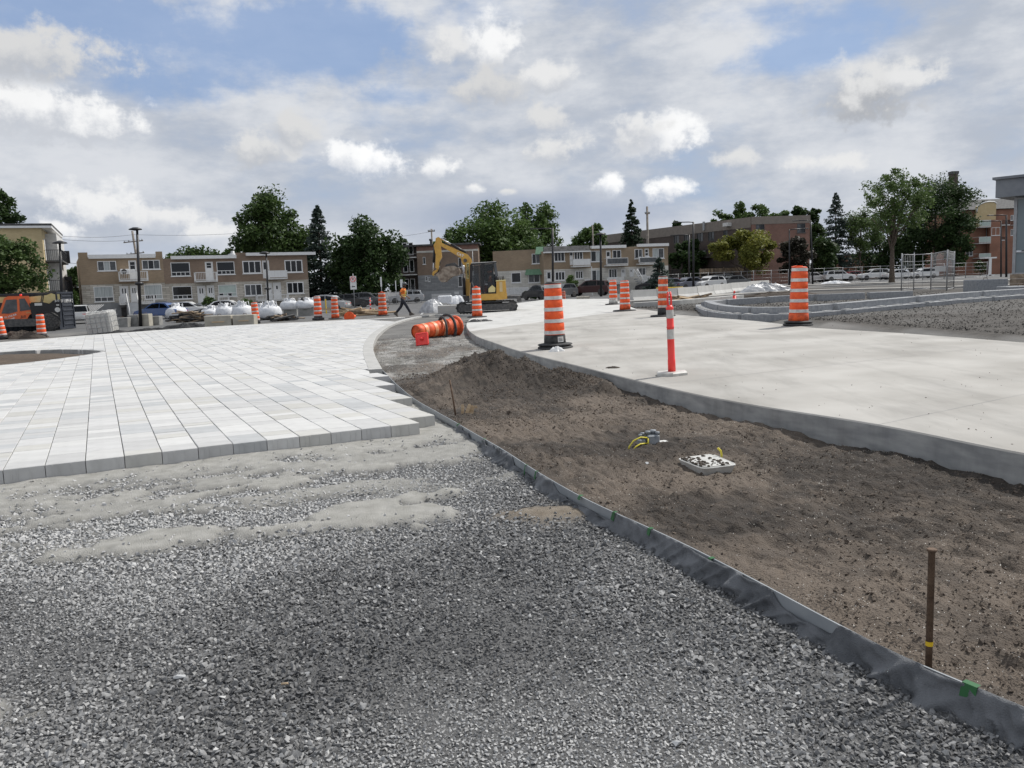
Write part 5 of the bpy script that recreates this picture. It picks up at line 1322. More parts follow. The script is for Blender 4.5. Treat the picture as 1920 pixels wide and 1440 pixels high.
bush('low green shrub below the end house window', 463, 558, 585, 14, 82, 'mid', 1300, 54, -.35)
bush('green bush at the foot of the blue-green spruce', 1560, 502, 520, 22, 132, 'mid', 1600, 55, .1)
bush('dark hedge bush by the orange apartment house entrance', 1838, 486, 508, 12, 132, 'dark', 1500, 56, .2)
for i, (lab, x, yt, h_, Y, cb_, lf) in enumerate((('shaded tree filling the gap between spruce and round maple', 652, 452, 40, 122, .02, 'dark'), ('shaded tree right of the round maple beside the brick block', 752, 440, 26, 126, .02, 'dark'),
        ('shaded tree behind the awning house', 962, 440, 44, 135, .02, 'dark'), ('shaded tree behind the honey locust trunk', 1655, 425, 50, 150, .06, 'dark'), ('shaded tree between honey locust and dense dark tree', 1708, 405, 46, 146, .04, 'dark'),
        ('shaded tree in front of the orange apartment house', 1788, 385, 34, 138, .05, 'dark'), ('shaded dark tree behind the purple-leaved tree', 1545, 440, 30, 126, .03, 'dark'), ('dark tree low behind the tan house wall', 120, 530, 26, 104, .02, 'maple'))):
    T_('leafy_tree', lab, x, yt, 575 if x < 1000 else 522, h_, Y, -.35 if x < 1000 else .12, cb_, lf, n=4200, seed=60 + i, lobes=28, cr=.34, lsize=.5, trunk=.25)

# ------------------------------------------------------------------ lettering
def text_mesh(par, name, s, size, m, T, ext=.004, bold=0.0):
    cu = bpy.data.curves.new('lettering', 'FONT'); cu.body = s; cu.size = size; cu.extrude = ext; cu.offset = bold; cu.align_x = 'CENTER'; cu.align_y = 'CENTER'; cu.resolution_u = 2
    to = bpy.data.objects.new('lettering_tmp', cu); C.objects.link(to)
    dg = bpy.context.evaluated_depsgraph_get(); me = bpy.data.meshes.new_from_object(to.evaluated_get(dg))
    bpy.data.objects.remove(to); me.transform(T); me.materials.clear(); me.materials.append(MT[m])
    return link(name, me, par)
FACE = Matrix.Rotation(R(90), 4, 'X')           # text standing up, facing -Y

# ------------------------------------------------------------------ traffic barrels
def ring(M, prof, n=28, **k): return M.lathe(prof, n, cap=False, **k)
def barrel(label, p, h, r=.19, bands=4, top='orange', base='ring', tilt=(0, 0), dirty=False, lower=None, rbase=.33, sticker=False, rz=0.0, scr=None, group='orange and white traffic barrels', handle=True):
    """h is the full height with base"""
    t = thing('traffic_barrel', label, 'barrel', p, group=group, rot=(tilt[0], tilt[1], rz))
    om = MT['orange_dirty'] if dirty else MT['orange']; rm = MT['refl_dirty'] if dirty else MT['refl']
    z0 = .055 if base in ('ring', 'double') else 0.0
    zl = z0 + (.17 * h if lower else .06 * h)              # top of the lower collar
    zt = h - (.045 if top != 'handle' else .06)
    R_ = lambda z: r * (1.13 - .26 * (z / h))
    # shell
    nb = bands * 2 + 1; bh = (zt - zl) / (nb * .5 + bands * .0 + .0) if False else None
    wo, ww = 1.45, 1.0; tot = bands * wo + (bands + 1) * ww; unit = (zt - zl) / tot
    M = MB(); prof = [(R_(zl) * .98, zl - .0)]; z = zl; edges = []
    for k in range(nb):
        hh = (ww if k % 2 == 0 else wo) * unit; a, b = z, z + hh; edges.append((a, b, k % 2 == 0))
        prof += [(R_(a) * .965, a), (R_(a + .008), a + .010), (R_(b - .008), b - .010), (R_(b) * .965, b)]; z = b
    ring(M, prof); M.lathe([(R_(zt) * .965, zt), (R_(zt) * .80, zt + .02)], 28); M.obj('body', om, t)
    for a, b, wht in edges:
        if wht: ring(MB(), [(R_(a) + .003, a + .012), (R_(b) + .003, b - .012)]).obj('reflective_band', rm, t)
    lm = {'black': MT['rubber'], 'orange': MT['orange_dirty'], 'white': MT['refl_dirty'], None: om}[lower]
    MB().lathe([(R_(0) * 1.03, z0), (R_(zl) * 1.02, zl - .01), (R_(zl) * .97, zl)], 28).obj('collar', lm, t)
    if top == 'black': MB().lathe([(R_(zt) * .99, zt), (R_(zt) * .97, zt + .01), (R_(zt) * .72, h), (.02, h)], 28).obj('cap', MT['rubber'], t)
    elif top == 'handle':
        MB().lathe([(R_(zt) * .95, zt + .018), (R_(zt) * .80, zt + .030)], 24).obj('cap', om, t)
        M = MB(); a = R_(zt) * .62; M.tube([(-a * .55, 0, zt + .02), (-a * .5, 0, h - .02), (-a * .3, 0, h), (a * .3, 0, h), (a * .5, 0, h - .02), (a * .55, 0, zt + .02)], .022, 8); M.obj('handle', om, t)
    elif top == 'lump':
        M = MB(); a = R_(zt); M.prism([(-a * .95, zt + .015), (a * .25, zt + .015), (a * .2, h), (-a * .45, h), (-a * .9, h - .02)], -a * .55, a * .55); M.obj('handle', om, t)
    elif top == 'white': MB().lathe([(R_(zt) * .9, zt + .018), (R_(zt) * .85, h)], 24).obj('cap', rm, t)
    if base in ('ring', 'double'):
        wob = lambda a, z: .03 * math.sin(3 * a + p[0]) + .02 * math.sin(5 * a)
        MB().lathe([(rbase, 0), (rbase * 1.02, .02), (rbase * .96, .045), (r * 1.14, .06)], 32, jag=wob).obj('rubber_base', MT['rubber'], t)
        if base == 'double': MB().lathe([(rbase * .90, .062), (rbase * .98, .082), (rbase * .92, .10), (r * 1.16, .115)], 32, jag=lambda a, z: .04 * math.sin(2 * a + 1) + .02 * math.sin(5 * a)).obj('rubber_base', MT['rubber'], t)
    elif base == 'tyre':
        MB().lathe([(r * 1.15, 0), (r * 1.6, .0), (r * 1.62, .12), (r * 1.15, .14)], 24).obj('rubber_base', MT['rubber'], t)
    if sticker:
        M = MB(); n = 6
        for (z_a, z_b, a0, a1) in ((zl - .15, zl - .04, -1.35, -.75), ):
            vs = []
            for k in range(n + 1):
                a = a0 + (a1 - a0) * k / n
                for z in (z_a, z_b): vs.append(((R_(z) * 1.03 + .004) * math.cos(a), (R_(z) * 1.03 + .004) * math.sin(a), z))
            M.add(vs, [(2 * k, 2 * k + 2, 2 * k + 3, 2 * k + 1) for k in range(n)])
        M.obj('sticker', MT['white_dull'], t)
        for dz in (-.07, -.095, -.12): 
            zz_ = zl + dz; MB().tube([((R_(zz_) * 1.03 + .006) * math.cos(a), (R_(zz_) * 1.03 + .006) * math.sin(a), zz_) for a in np.linspace(-1.28, -.85, 5)], .005, 4).obj('sticker_line', MT['black'], t)
    if scr:
        for s_ in scr:
            MB().tube([((R_(z) + .007) * math.cos(a), (R_(z) + .007) * math.sin(a), z) for a, z in s_], .006, 5).obj('dangling_cord', MT['orange_dirty'], t)
    return t
def hpx(p, px): return px * p.y / F
def B(label, x, yb, yt, slab=False, **k):
    p = gslab(x, yb) if slab else gg(x, yb); dist = math.sqrt(p.x ** 2 + p.y ** 2)
    h = dp(x, yt, p.y).z - p.z
    return barrel(label, p, h, r=h * k.pop('rr', .145), **k)
B('traffic barrel with black cap and black collar on the slab by the soil mound', 1041, 653, 528, True, top='black', lower='black', base='double', sticker=True, rbase=.36, tilt=(0, R(-.6)))
B('traffic barrel with folded orange handle at the slab edge by the stony fill', 1497, 610, 498, True, top='lump', lower='orange', base='double', dirty=False, rbase=.34, tilt=(0, R(1.0)))
B('traffic barrel with a loop handle in front of the excavator tracks', 895, 595, 537, True, top='handle', lower='orange', base='ring', rr=.15, rbase=.45, scr=[[(-1.5, 1.1), (-1.45, 1.0), (-1.6, .92)]])
B('traffic barrel with white cap and stacked black base behind the paving', 597, 600, 555, False, top='white', lower='black', base='tyre', rr=.155)
B('grimy faded traffic barrel beside the timber pile', 629, 598, 556, False, top='white', lower='orange', base='ring', dirty=True, rr=.155, rbase=.40)
B('plain orange traffic barrel with dull bands left of the walking worker', 718, 592, 547, False, top='handle', lower='orange', base='ring', dirty=True, rr=.165, rbase=.38)
B('leaning traffic barrel between the concrete blocks and the scrap heap', 481, 607, 566, False, top='flat', lower='black', base='none', rr=.16, tilt=(0, R(-3)))
B('traffic barrel in front of the orange telehandler wheel', 79, 633, 588, False, top='flat', lower='black', base='none', rr=.165)
B('traffic barrel cut by the frame edge beside the telehandler', 6, 636, 592, False, top='flat', lower='black', base='none', rr=.165, tilt=(0, R(-6)))
B('thin traffic barrel with grey foot, left of the pair on the far slab', 1150, 571, 524, True, top='flat', lower='white', base='ring', rr=.155, rbase=.42)
B('traffic barrel with orange foot, right of the pair on the far slab', 1172, 583, 525, True, top='flat', lower='orange', base='ring', rr=.155, rbase=.48, scr=[[(-1.4, .75), (-1.5, .6), (-1.35, .5)]])
B('traffic barrel with torn top band behind the red delineator post', 1244, 593, 516, True, top='black', lower='black', base='ring', rr=.125, rbase=.42, dirty=True)
B('small distant traffic barrel half hidden by the black-capped barrel', 1057, 563, 545, False, top='flat', lower='orange', base='none', rr=.2, dirty=True)

# delineator post
p = gslab(1260, 703); zt = dp(1253, 545, p.y).z - p.z
d_ = thing('delineator_post', 'fluorescent red delineator post with two white bands on a grey hexagonal base', 'delineator', p, rot=(0, R(-1.2), R(8)))
hexa = lambda r_, z: [(r_ * math.cos(math.pi / 3 * k + .3), r_ * .88 * math.sin(math.pi / 3 * k + .3)) for k in range(6)]
M = MB(); a = hexa(.235, 0); b = hexa(.215, 0); M.add([(x, y, 0) for x, y in a] + [(x, y, .035) for x, y in a] + [(x, y, .05) for x, y in b], [tuple(range(5, -1, -1)), tuple(range(12, 18))] + [(k, (k + 1) % 6, 6 + (k + 1) % 6, 6 + k) for k in range(6)] + [(6 + k, 6 + (k + 1) % 6, 12 + (k + 1) % 6, 12 + k) for k in range(6)])
M.obj('base', MT['refl_dirty'], d_)
H_ = zt; rr_ = .052
M = MB().lathe([(rr_ * 1.02, .05), (rr_ * 1.0, .05 + H_ * .14), (rr_ * .93, .05 + H_ * .145), (rr_ * .92, H_ * .56), (rr_ * 1.02, H_ * .565), (rr_ * 1.02, H_ * .575), (rr_ * .92, H_ * .58), (rr_ * .90, H_ * .78), (rr_ * .98, H_ * .79), (rr_ * .98, H_ * .80), (rr_ * .55, H_ * .83)], 20); M.obj('post', MT['pinkred'], d_)
for a, b in ((.43, .545), (.675, .775)): MB().lathe([(rr_ * .95, H_ * a), (rr_ * .94, H_ * b)], 20, cap=False).obj('reflective_band', MT['refl_dirty'], d_)
M = MB().tube([(-.022, 0, H_ * .81), (-.026, 0, H_ * .90), (-.015, 0, H_ * .985), (.015, 0, H_ * .985), (.026, 0, H_ * .90), (.022, 0, H_ * .81)], .014, 8); M.obj('handle', MT['pinkred'], d_)
# small delineator far off
p = gg(1377, 563); h_ = dp(1377, 545, p.y).z - p.z
d2 = thing('delineator_post', 'small distant red delineator beside the low concrete kerb wall', 'delineator', p)
MB().lathe([(.22, 0), (.2, .05), (.10, .08), (.09, h_ * .5)], 12).lathe([(.06, h_ * .72), (.04, h_)], 12).obj('post', MT['pinkred'], d2); MB().lathe([(.088, h_ * .5), (.062, h_ * .72)], 12).obj('reflective_band', MT['refl'], d2)

# fallen barrel with tyre ring in the bed
p0, p1 = gp(780, 636, -.12), gp(855, 628, -.12)
z0, z1 = dp(776, 617, p0.y).z, dp(870, 610, p1.y).z
ax = (p1 - p0); L_ = ax.length; ang = math.atan2(ax.y, ax.x)
fb = thing('fallen_barrel', 'scuffed orange traffic barrel lying on its side in the bed', 'barrel', (p0.x, p0.y, float(soil_z(p0.x, p0.y)) + .25), rot=(0, R(90) - R(2), ang))
M = MB(); prof = []
for k in range(9): a = k * L_ / 9; prof += [(.200 + .06 * k / 9, a + .005), (.222 + .06 * k / 9, a + .03), (.222 + .06 * k / 9, a + L_ / 9 - .02)]
M.lathe(prof, 24, cap=False); M.lathe([(.20, .05), (.19, .06)], 24); M.lathe([(.285, L_ - .08), (.335, L_ - .06), (.35, L_), (.28, L_ + .02)], 24); fbo = M.obj('body', MT['orange_dirty'], fb)
for k in (1, 3, 5): MB().lathe([(.227 + .06 * k / 9, k * L_ / 9 + .04), (.227 + .06 * k / 9, k * L_ / 9 + L_ / 9 - .03)], 24, cap=False).obj('reflective_band', MT['refl_orange'], fb)
MB().lathe([(.285, L_ * .40), (.29, L_ * .52)], 6, cap=False).obj('sticker', MT['refl_dirty'], fb) if False else None
tr = thing('rubber_ring', 'black rubber base ring looped round the fallen barrel', 'rubber ring', (p0.x + ax.x * .78, p0.y + ax.y * .78, float(soil_z(p0.x, p0.y)) + .27), rot=(R(90), R(16), ang + R(80)))
ringp = [(.44 * math.cos(a), .44 * math.sin(a), 0) for a in np.linspace(0, 2 * math.pi, 30)]; MB().tube(ringp, .045, 8).obj('ring', MT['rubber'], tr)
tr2 = thing('rubber_ring', 'second black rubber ring slanting across the fallen barrel', 'rubber ring', (p0.x + ax.x * .66, p0.y + ax.y * .66 - .02, float(soil_z(p0.x, p0.y)) + .25), rot=(R(90), R(-34), ang + R(62)))
MB().tube([(.40 * math.cos(a), .40 * math.sin(a), 0) for a in np.linspace(0, 2 * math.pi, 30)], .04, 8).obj('ring', MT['rubber'], tr2)
# fallen cone, base plate towards the camera
p = gp(792, 646, -.13)
fc = thing('fallen_cone', 'red traffic cone tipped over with its square base facing out', 'cone', (p.x, p.y, float(soil_z(p.x, p.y)) + .17), rot=(R(76), R(-6), R(-8)))
M = MB(); M.cbox(-.19, .19, -.19, .19, -.0, .035, .03); M.obj('base', MT['pinkred'], fc)
MB().lathe([(.12, -.001), (.04, -.42)], 18).obj('cone', MT['pinkred'], fc); MB().lathe([(.035, .036), (.05, .08), (.02, .11)], 12).obj('tip', MT['pinkred'], fc)
M = MB()
for a, b, c, d in ((-.17, .17, -.17, -.145), (-.17, .17, .145, .17), (-.17, -.145, -.144, .144), (.145, .17, -.144, .144)): M.box(a, b, c, d, .036, .052)
M.obj('rim', MT['pinkred'], fc)
# fallen orange barricade leg beyond the paving
p = gg(660, 597); fo_ = thing('fallen_delineator', 'orange delineator lying flat beyond the paving', 'delineator', p + Vector((0, 0, .1)), rot=(R(90), R(80), R(-5)))
M = MB(); M.lathe([(.09, -.55), (.12, .3), (.16, .45), (.3, .5), (.3, .56)], 14); M.obj('post', MT['orange'], fo_); MB().lathe([(.108, -.15), (.115, .05)], 14, cap=False).obj('reflective_band', MT['refl'], fo_)

# ------------------------------------------------------------------ excavator
EY = 45.0; e0 = gg(915, 584); ez = zslab(e0.x) * .6
ex = thing('excavator', 'yellow compact excavator with raised boom and muddy bucket', 'excavator', (dp(915, 584, EY).x, EY, ez))
def E_(zx, zy): q_ = dp(800 + zx / 9.0, 430 + zy / 9.0, EY); return (q_.x - ex.location.x, q_.z - ez)
def Ep(*pts): return [E_(*a) for a in pts]
def stadium(a, b, r, n=10):
    a, b = Vector(a), Vector(b); d = (b - a).normalized(); nn = Vector((-d.y, d.x)); out = []
    for k in range(n + 1): w = math.pi / 2 + math.pi * k / n; out.append(a + (d * math.cos(w) + nn * math.sin(w)) * r)
    for k in range(n + 1): w = -math.pi / 2 + math.pi * k / n; out.append(b + (d * math.cos(w) + nn * math.sin(w)) * r)
    return [(p.x, p.y) for p in out]
ca, cb2 = E_(612, 1318), E_(1435, 1280); rr = .30; zoff = rr - min(ca[1], cb2[1]); ca, cb2 = (ca[0], rr + .0), (cb2[0], rr + .0)
for y0, y1 in ((-1.05, -.60), (.60, 1.05)):
    o_ = stadium(ca, cb2, rr); i_ = stadium(ca, cb2, rr - .05)
    M = MB(); n = len(o_)
    for k in range(n):
        j = (k + 1) % n
        M.add([(o_[k][0], y0, o_[k][1]), (o_[j][0], y0, o_[j][1]), (o_[j][0], y1, o_[j][1]), (o_[k][0], y1, o_[k][1]), (i_[k][0], y0, i_[k][1]), (i_[j][0], y0, i_[j][1]), (i_[j][0], y1, i_[j][1]), (i_[k][0], y1, i_[k][1])],
              [(0, 3, 2, 1), (4, 5, 6, 7), (0, 1, 5, 4), (3, 7, 6, 2)])
    # grousers
    Ls = (Vector(cb2) - Vector(ca)).length
    for k in range(15):
        x = ca[0] + Ls * (k + .5) / 15
        for zc in (-.012, 2 * rr): M.box(x - .03, x + .03, y0 - .01, y1 + .01, zc - .012, zc + .02)
    for c, s0 in ((ca, 1), (cb2, -1)):
        for k in range(5):
            w = math.pi / 2 + math.pi * (k + .5) / 5 * s0; T = Matrix.Translation((c[0], 0, c[1])) @ Matrix.Rotation(-w, 4, 'Y') @ Matrix.Translation((rr, 0, 0))
            M.box(-.015, .03, y0 - .01, y1 + .01, -.03, .03, T=T)
    tk = M.obj('track', MT['rubber'], ex)
    for c in (ca, cb2): MB().lathe([(rr - .06, 0), (rr - .06, .30)], 18, T=Matrix.Translation((c[0], y0 + .07, c[1])) @ Matrix.Rotation(R(-90), 4, 'X')).obj('wheel', MT['dark_steel'], tk)
    MB().box(ca[0] + .1, cb2[0] - .1, y0 + .04, y1 - .04, .12, .46).obj('track_frame', MT['dark_steel'], tk)
MB().box(ca[0] + .5, cb2[0] - .5, -.60, .60, .3, .62).lathe([(.5, .6), (.5, .78)], 20, T=Matrix.Translation(((ca[0] + cb2[0]) / 2, 0, 0))).obj('undercarriage', MT['dark_steel'], ex)
MB().prism(Ep((905, 1090), (1355, 1075), (1360, 1165), (1300, 1180), (905, 1195)), -1.0, 1.0).obj('house', MT['cat_yellow'], ex)
cw = MB().prism(Ep((1180, 880), (1330, 870), (1350, 1074), (1180, 1080)), -1.0, .95).obj('counterweight', MT['cat_yellow'], ex)
MB().prism(Ep((1170, 862), (1335, 850), (1338, 869), (1172, 880)), -1.02, .97).obj('hood', MT['cream'], ex)
a, b = E_(1230, 890), E_(1285, 1050); MB().box(a[0], b[0], -1.012, -1.002, b[1], a[1]).obj('grille', MT['yellow_panel'], cw)
# cab: pillars, roof, glass
c1, c2, c3, c4 = E_(760, 590), E_(1130, 570), E_(1190, 1060), E_(850, 1075)
yA, yB = -.98, -.02
M = MB(); pil = [((760, 600), (755, 900)), ((955, 585), (965, 1070)), ((1130, 570), (1190, 860))]
for a, b in pil:
    a, b = E_(*a), E_(*b)
    for y in (yA, yB - .07): M.prism([(a[0] - .05, a[1]), (a[0] + .05, a[1]), (b[0] + .05, b[1]), (b[0] - .05, b[1])], y, y + .07)
M.prism(Ep((755, 860), (830, 1075), (1185, 1060), (1185, 1090), (750, 1100)), yA, yB)
M.prism(Ep((760, 585), (1180, 555), (1185, 575), (760, 610)), yA - .02, yB + .02)
cab = M.obj('cab', MT['black'], ex)
MB().prism(Ep((765, 572), (1175, 550), (1178, 556), (766, 583)), yA - .03, yB + .03).obj('cab_roof', MT['white_dull'], cab)
for q_ in (((785, 625), (945, 605), (955, 1060), (845, 1065), (790, 880)), ((970, 600), (1120, 590), (1172, 1050), (975, 1060))):
    MB().prism(Ep(*q_), yA + .02, yA + .03).obj('glass', MT['cab_glass'], cab)
MB().prism(Ep((1135, 585), (1175, 580), (1210, 790), (1165, 800)), yA - .01, yA + .05).obj('rear_glass', MT['glass_grey'], cab)
MB().prism(Ep((1050, 1000), (1110, 940), (1165, 985), (1160, 1055), (1050, 1060)), yA - .012, yA + .012).obj('door_panel', MT['cream'], cab)
a = E_(1100, 1000); MB().box(a[0] - .35, a[0] + .3, -.75, -.2, a[1] - .3, a[1] + .1).box(a[0] + .1, a[0] + .25, -.75, -.2, a[1], a[1] + .75).obj('seat', MT['navy_cloth'], cab)
# boom, stick, bucket
bo = MB().prism(Ep((655, 1185), (718, 1190), (745, 760), (765, 560), (748, 495), (690, 425), (640, 400), (250, 225), (235, 150), (195, 125), (150, 150), (145, 230), (235, 278), (575, 482), (592, 560), (655, 640)), .05, .33).obj('boom', MT['cat_yellow'], ex)
MB().prism(Ep((170, 170), (115, 270), (152, 430), (145, 650), (200, 682), (213, 560), (252, 470), (240, 330), (232, 170)), .02, .36).obj('stick', MT['cat_yellow'], ex)
MB().prism(Ep((90, 770), (100, 720), (180, 665), (190, 700), (130, 750), (115, 790)), .06, .32).obj('bucket_link', MT['cat_yellow'], ex)
MB().lathe([(.10, 0), (.10, .40)], 12, T=Matrix.Translation((E_(650, 525)[0], 0, E_(650, 525)[1])) @ Matrix.Rotation(R(-90), 4, 'X')).obj('pin', MT['dark_steel'], bo)
shell = Ep((165, 770), (200, 810), (215, 850), (260, 892), (320, 890), (430, 800), (545, 770), (560, 700), (535, 650), (470, 620), (400, 618))
bk = MB(); inn = [(x * .94 + E_(380, 720)[0] * .06, z * .94 + E_(380, 720)[1] * .06) for x, z in shell]
for y0, y1 in ((-.35, -.31), (.69, .73)): bk.prism(shell + Ep((300, 640), (240, 700)), y0, y1)
for k in range(len(shell) - 1):
    q_ = [shell[k], shell[k + 1], inn[k + 1], inn[k]]; bk.prism(q_, -.31, .69)
for k in range(5): y = -.3 + k * .24; bk.prism(Ep((170, 765), (215, 760), (205, 800), (150, 785)), y, y + .09)
bko = bk.obj('bucket', MT['bucket'], ex)
MB().prism(Ep((215, 745), (330, 590), (470, 560), (560, 640), (500, 640), (400, 620), (300, 640)), .0, .4).obj('bucket_mount', MT['dark_steel'], bko)
def cyl(a, b, y, r1, m1, r2, m2, split=.55):
    a, b = E_(*a), E_(*b); a = Vector((a[0], y, a[1])); b = Vector((b[0], y, b[1])); m_ = a.lerp(b, split)
    c = MB().tube([a, m_], r1, 10).obj('cylinder', MT[m1], ex); MB().tube([m_, b], r2, 8).obj('rod', MT[m2], c)
cyl((640, 1110), (612, 600), .0, .085, 'black', .05, 'chrome', .55); cyl((640, 1110), (612, 600), .4, .085, 'black', .05, 'chrome', .55)
cyl((660, 395), (235, 150), .19, .075, 'black', .045, 'chrome', .58); cyl((128, 300), (105, 720), .19, .07, 'black', .04, 'chrome', .6)
cyl((225, 480), (190, 720), .19, .05, 'dark_steel', .05, 'dark_steel')
MB().prism(Ep((600, 1130), (720, 1120), (720, 1215), (640, 1215)), -.1, .5).obj('boom_foot', MT['dark_steel'], ex)
MB().prism(Ep((1380, 1115), (1580, 1118), (1600, 1215), (1530, 1222), (1520, 1150), (1380, 1150)), -1.0, 1.0).obj('dozer_blade', MT['dark_steel'], ex)
M = MB()
for x in (1210, 1240, 1275, 1300): a = E_(x, 850); M.tube([(a[0], .2, a[1] - .05), (a[0], .2, a[1] + .22)], .03, 6)
M.obj('exhaust', MT['dark_steel'], ex)
def on_side(par, s, zx, zy, size, ang, m, y, bold=.0):
    a = E_(zx, zy); text_mesh(par, 'lettering', s, size, m, Matrix.Translation((a[0], y, a[1])) @ Matrix.Rotation(ang, 4, 'Y') @ FACE, bold=bold)
on_side(bo, 'CAT', 565, 430, .20, R(27), 'white', .044, .004)
bd = E_(690, 700)
MB().prism([(bd[0] - .085, bd[1] - .43), (bd[0] + .065, bd[1] - .43), (bd[0] + .105, bd[1] + .43), (bd[0] - .045, bd[1] + .43)], .040, .048).obj('decal', MT['cream'], bo)
on_side(bo, 'A.COMPLY', 692, 700, .155, R(90 + 2.5), 'black', .034, .004)

# ------------------------------------------------------------------ people
def skin_mesh(name, nodes, edges, m, par, sub=2, root=0):
    """continuous surface grown along connected joints with a radius at each"""
    me = bpy.data.meshes.new(name); me.from_pydata([n_[0] for n_ in nodes], edges, [])
    o = bpy.data.objects.new(name, me); C.objects.link(o)
    sk = o.modifiers.new('skin', 'SKIN'); sk.use_smooth_shade = True
    for i, n_ in enumerate(nodes):
        r_ = n_[1] if isinstance(n_[1], tuple) else (n_[1], n_[1]); me.skin_vertices[0].data[i].radius = r_
        me.skin_vertices[0].data[i].use_root = (i == root)
    ss = o.modifiers.new('sub', 'SUBSURF'); ss.levels = sub; ss.render_levels = sub
    dg = bpy.context.evaluated_depsgraph_get(); m2 = bpy.data.meshes.new_from_object(o.evaluated_get(dg)); m2.name = name
    bpy.data.objects.remove(o); m2.materials.clear(); m2.materials.append(MT[m]); 
    return link(name, m2, par)
def chain(nodes, edges, pts, start=None):
    i = start
    for p_, r_ in pts:
        nodes.append((p_, r_)); j = len(nodes) - 1
        if i is not None: edges.append((i, j))
        i = j
    return i
def hand(nodes, edges, wrist, d, up, start):
    """palm and five fingers continuing from a wrist joint"""
    d = Vector(d).normalized(); up = Vector(up).normalized(); s_ = d.cross(up).normalized(); w = Vector(wrist)
    pm = chain(nodes, edges, [(tuple(w + d * .05), (.032, .02))], start)
    for k, L in enumerate((.065, .075, .07, .055)):
        b_ = w + d * .085 + s_ * (.027 - .018 * k)
        chain(nodes, edges, [(tuple(b_), .010), (tuple(b_ + d * L * .5 - up * .008), .009), (tuple(b_ + d * L - up * .03), .008)], pm)
    chain(nodes, edges, [(tuple(w + d * .04 + s_ * .045), .011), (tuple(w + d * .085 + s_ * .055 - up * .015), .009)], pm)
# walking worker, heading to the right
wp = gg(757, 594); wp.z = 0.0
wk = thing('person', 'worker in orange safety shirt, dark trousers and grey hard hat walking past the barrel', 'person', wp, R(-8))
SC = (dp(757, 530, wp.y).z - wp.z) / 1.80
wk.scale = (SC, SC, SC)
hip = (0, 0, .95); nodes = [(hip, (.15, .11))]; edges = []
ch_ = chain(nodes, edges, [((.02, 0, 1.12), (.135, .10)), ((.05, 0, 1.30), (.16, .115)), ((.075, 0, 1.44), (.13, .09)), ((.10, 0, 1.52), .058), ((.125, 0, 1.60), (.075, .082)), ((.135, 0, 1.70), (.085, .095))], 0)
for sgn, kx, fx_ in ((-1, .22, .52), (1, -.14, -.46)):
    y = sgn * .10
    chain(nodes, edges, [((.02 * sgn * -1, y, .88), .095), ((kx * 1.05, y, .50), .062), ((fx_ * (.86 if fx_ > 0 else 1.0), y, .10 if fx_ > 0 else .14), .042)], 0)
for sgn, ex_, hx_ in ((-1, -.10, .12), (1, .02, .24)):
    y = sgn * .21; sh = 3
    e_ = chain(nodes, edges, [((.06, y, 1.43), .062), ((ex_, y * 1.18, 1.17), .045), ((hx_, y * 1.12, 1.00), .030)], sh)
    hand(nodes, edges, (hx_, y * 1.12, 1.00), (.7, 0, -.6), (.3, -sgn, .3), e_)
skin_mesh('body', nodes, edges, 'skin', wk, 2)
nodes = [((0, 0, .96), (.165, .13))]; edges = []
chain(nodes, edges, [((.01, 0, 1.04), (.155, .12))], 0)
for sgn, kx, fx_ in ((-1, .22, .52), (1, -.14, -.46)):
    y = sgn * .10; chain(nodes, edges, [((.0, y, .86), .115), ((kx * .6, y, .68), .10), ((kx * 1.05, y, .50), .085), ((fx_ * (.86 if fx_ > 0 else 1.0) * .97, y, .13 if fx_ > 0 else .17), .072)], 0)
skin_mesh('trousers', nodes, edges, 'navy_cloth', wk)
nodes = [((.0, 0, .93), (.19, .145))]; edges = []
k_ = chain(nodes, edges, [((.02, 0, 1.12), (.17, .13)), ((.05, 0, 1.30), (.19, .14)), ((.07, 0, 1.42), (.15, .11)), ((.09, 0, 1.48), (.075, .07))], 0)
for sgn, ex_ in ((-1, -.10), (1, .02)): chain(nodes, edges, [((.06, sgn * .22, 1.42), .085), ((ex_ * .55 + .02, sgn * .24, 1.27), .078)], 3)
sh_ = skin_mesh('shirt', nodes, edges, 'hi_vis', wk)
for z_, a_ in ((1.06, .155), (1.14, .152)): MB().lathe([(1, -.022), (1, .022)], 20, cap=False, T=Matrix.Translation((.015, 0, z_)) @ Matrix.Diagonal((a_ * .98, a_ * 1.22, 1, 1))).obj('reflective_strip', MT['hi_vis_strip'], sh_)
for sgn in (-1, 1): MB().tube([(.16, sgn * .09, 1.12), (.19, sgn * .09, 1.30), (.13, sgn * .09, 1.45), (.03, sgn * .09, 1.50), (-.07, sgn * .09, 1.40), (-.11, sgn * .09, 1.12)], .018, 6).obj('reflective_strip', MT['hi_vis_strip'], sh_)
for sgn, fx_, z_, tp in ((-1, .46, .07, -12), (1, -.47, .10, 38)):
    M = MB(); M.prism([(-.10, -.06), (.17, -.06), (.18, -.02), (.08, .05), (.03, .13), (-.08, .13), (-.11, .0)], -.05, .05, T=Matrix.Translation((fx_, sgn * .10, z_)) @ Matrix.Rotation(R(tp), 4, 'Y')); M.obj('boot', MT['boot'], wk)
ht_ = MB().lathe([(.125, 1.705), (.128, 1.73), (.12, 1.78), (.085, 1.815), (.02, 1.83)], 20, T=Matrix.Translation((.135, 0, 0))).obj('hard_hat', MT['helmet'], wk)
MB().prism([(.10, 1.705), (.31, 1.695), (.30, 1.715), (.10, 1.725)], -.10, .10).obj('brim', MT['helmet'], ht_)
MB().lathe([(.09, 1.56), (.10, 1.70)], 14, T=Matrix.Translation((.10, 0, 0))).obj('hair', MT['black'], wk)
M = MB(); M.lathe([(.008, 0), (.014, .012), (.004, .03)], 8, T=Matrix.Translation((.215, 0, 1.63)) @ Matrix.Rotation(R(90), 4, 'Y')); M.obj('nose', MT['skin'], wk)
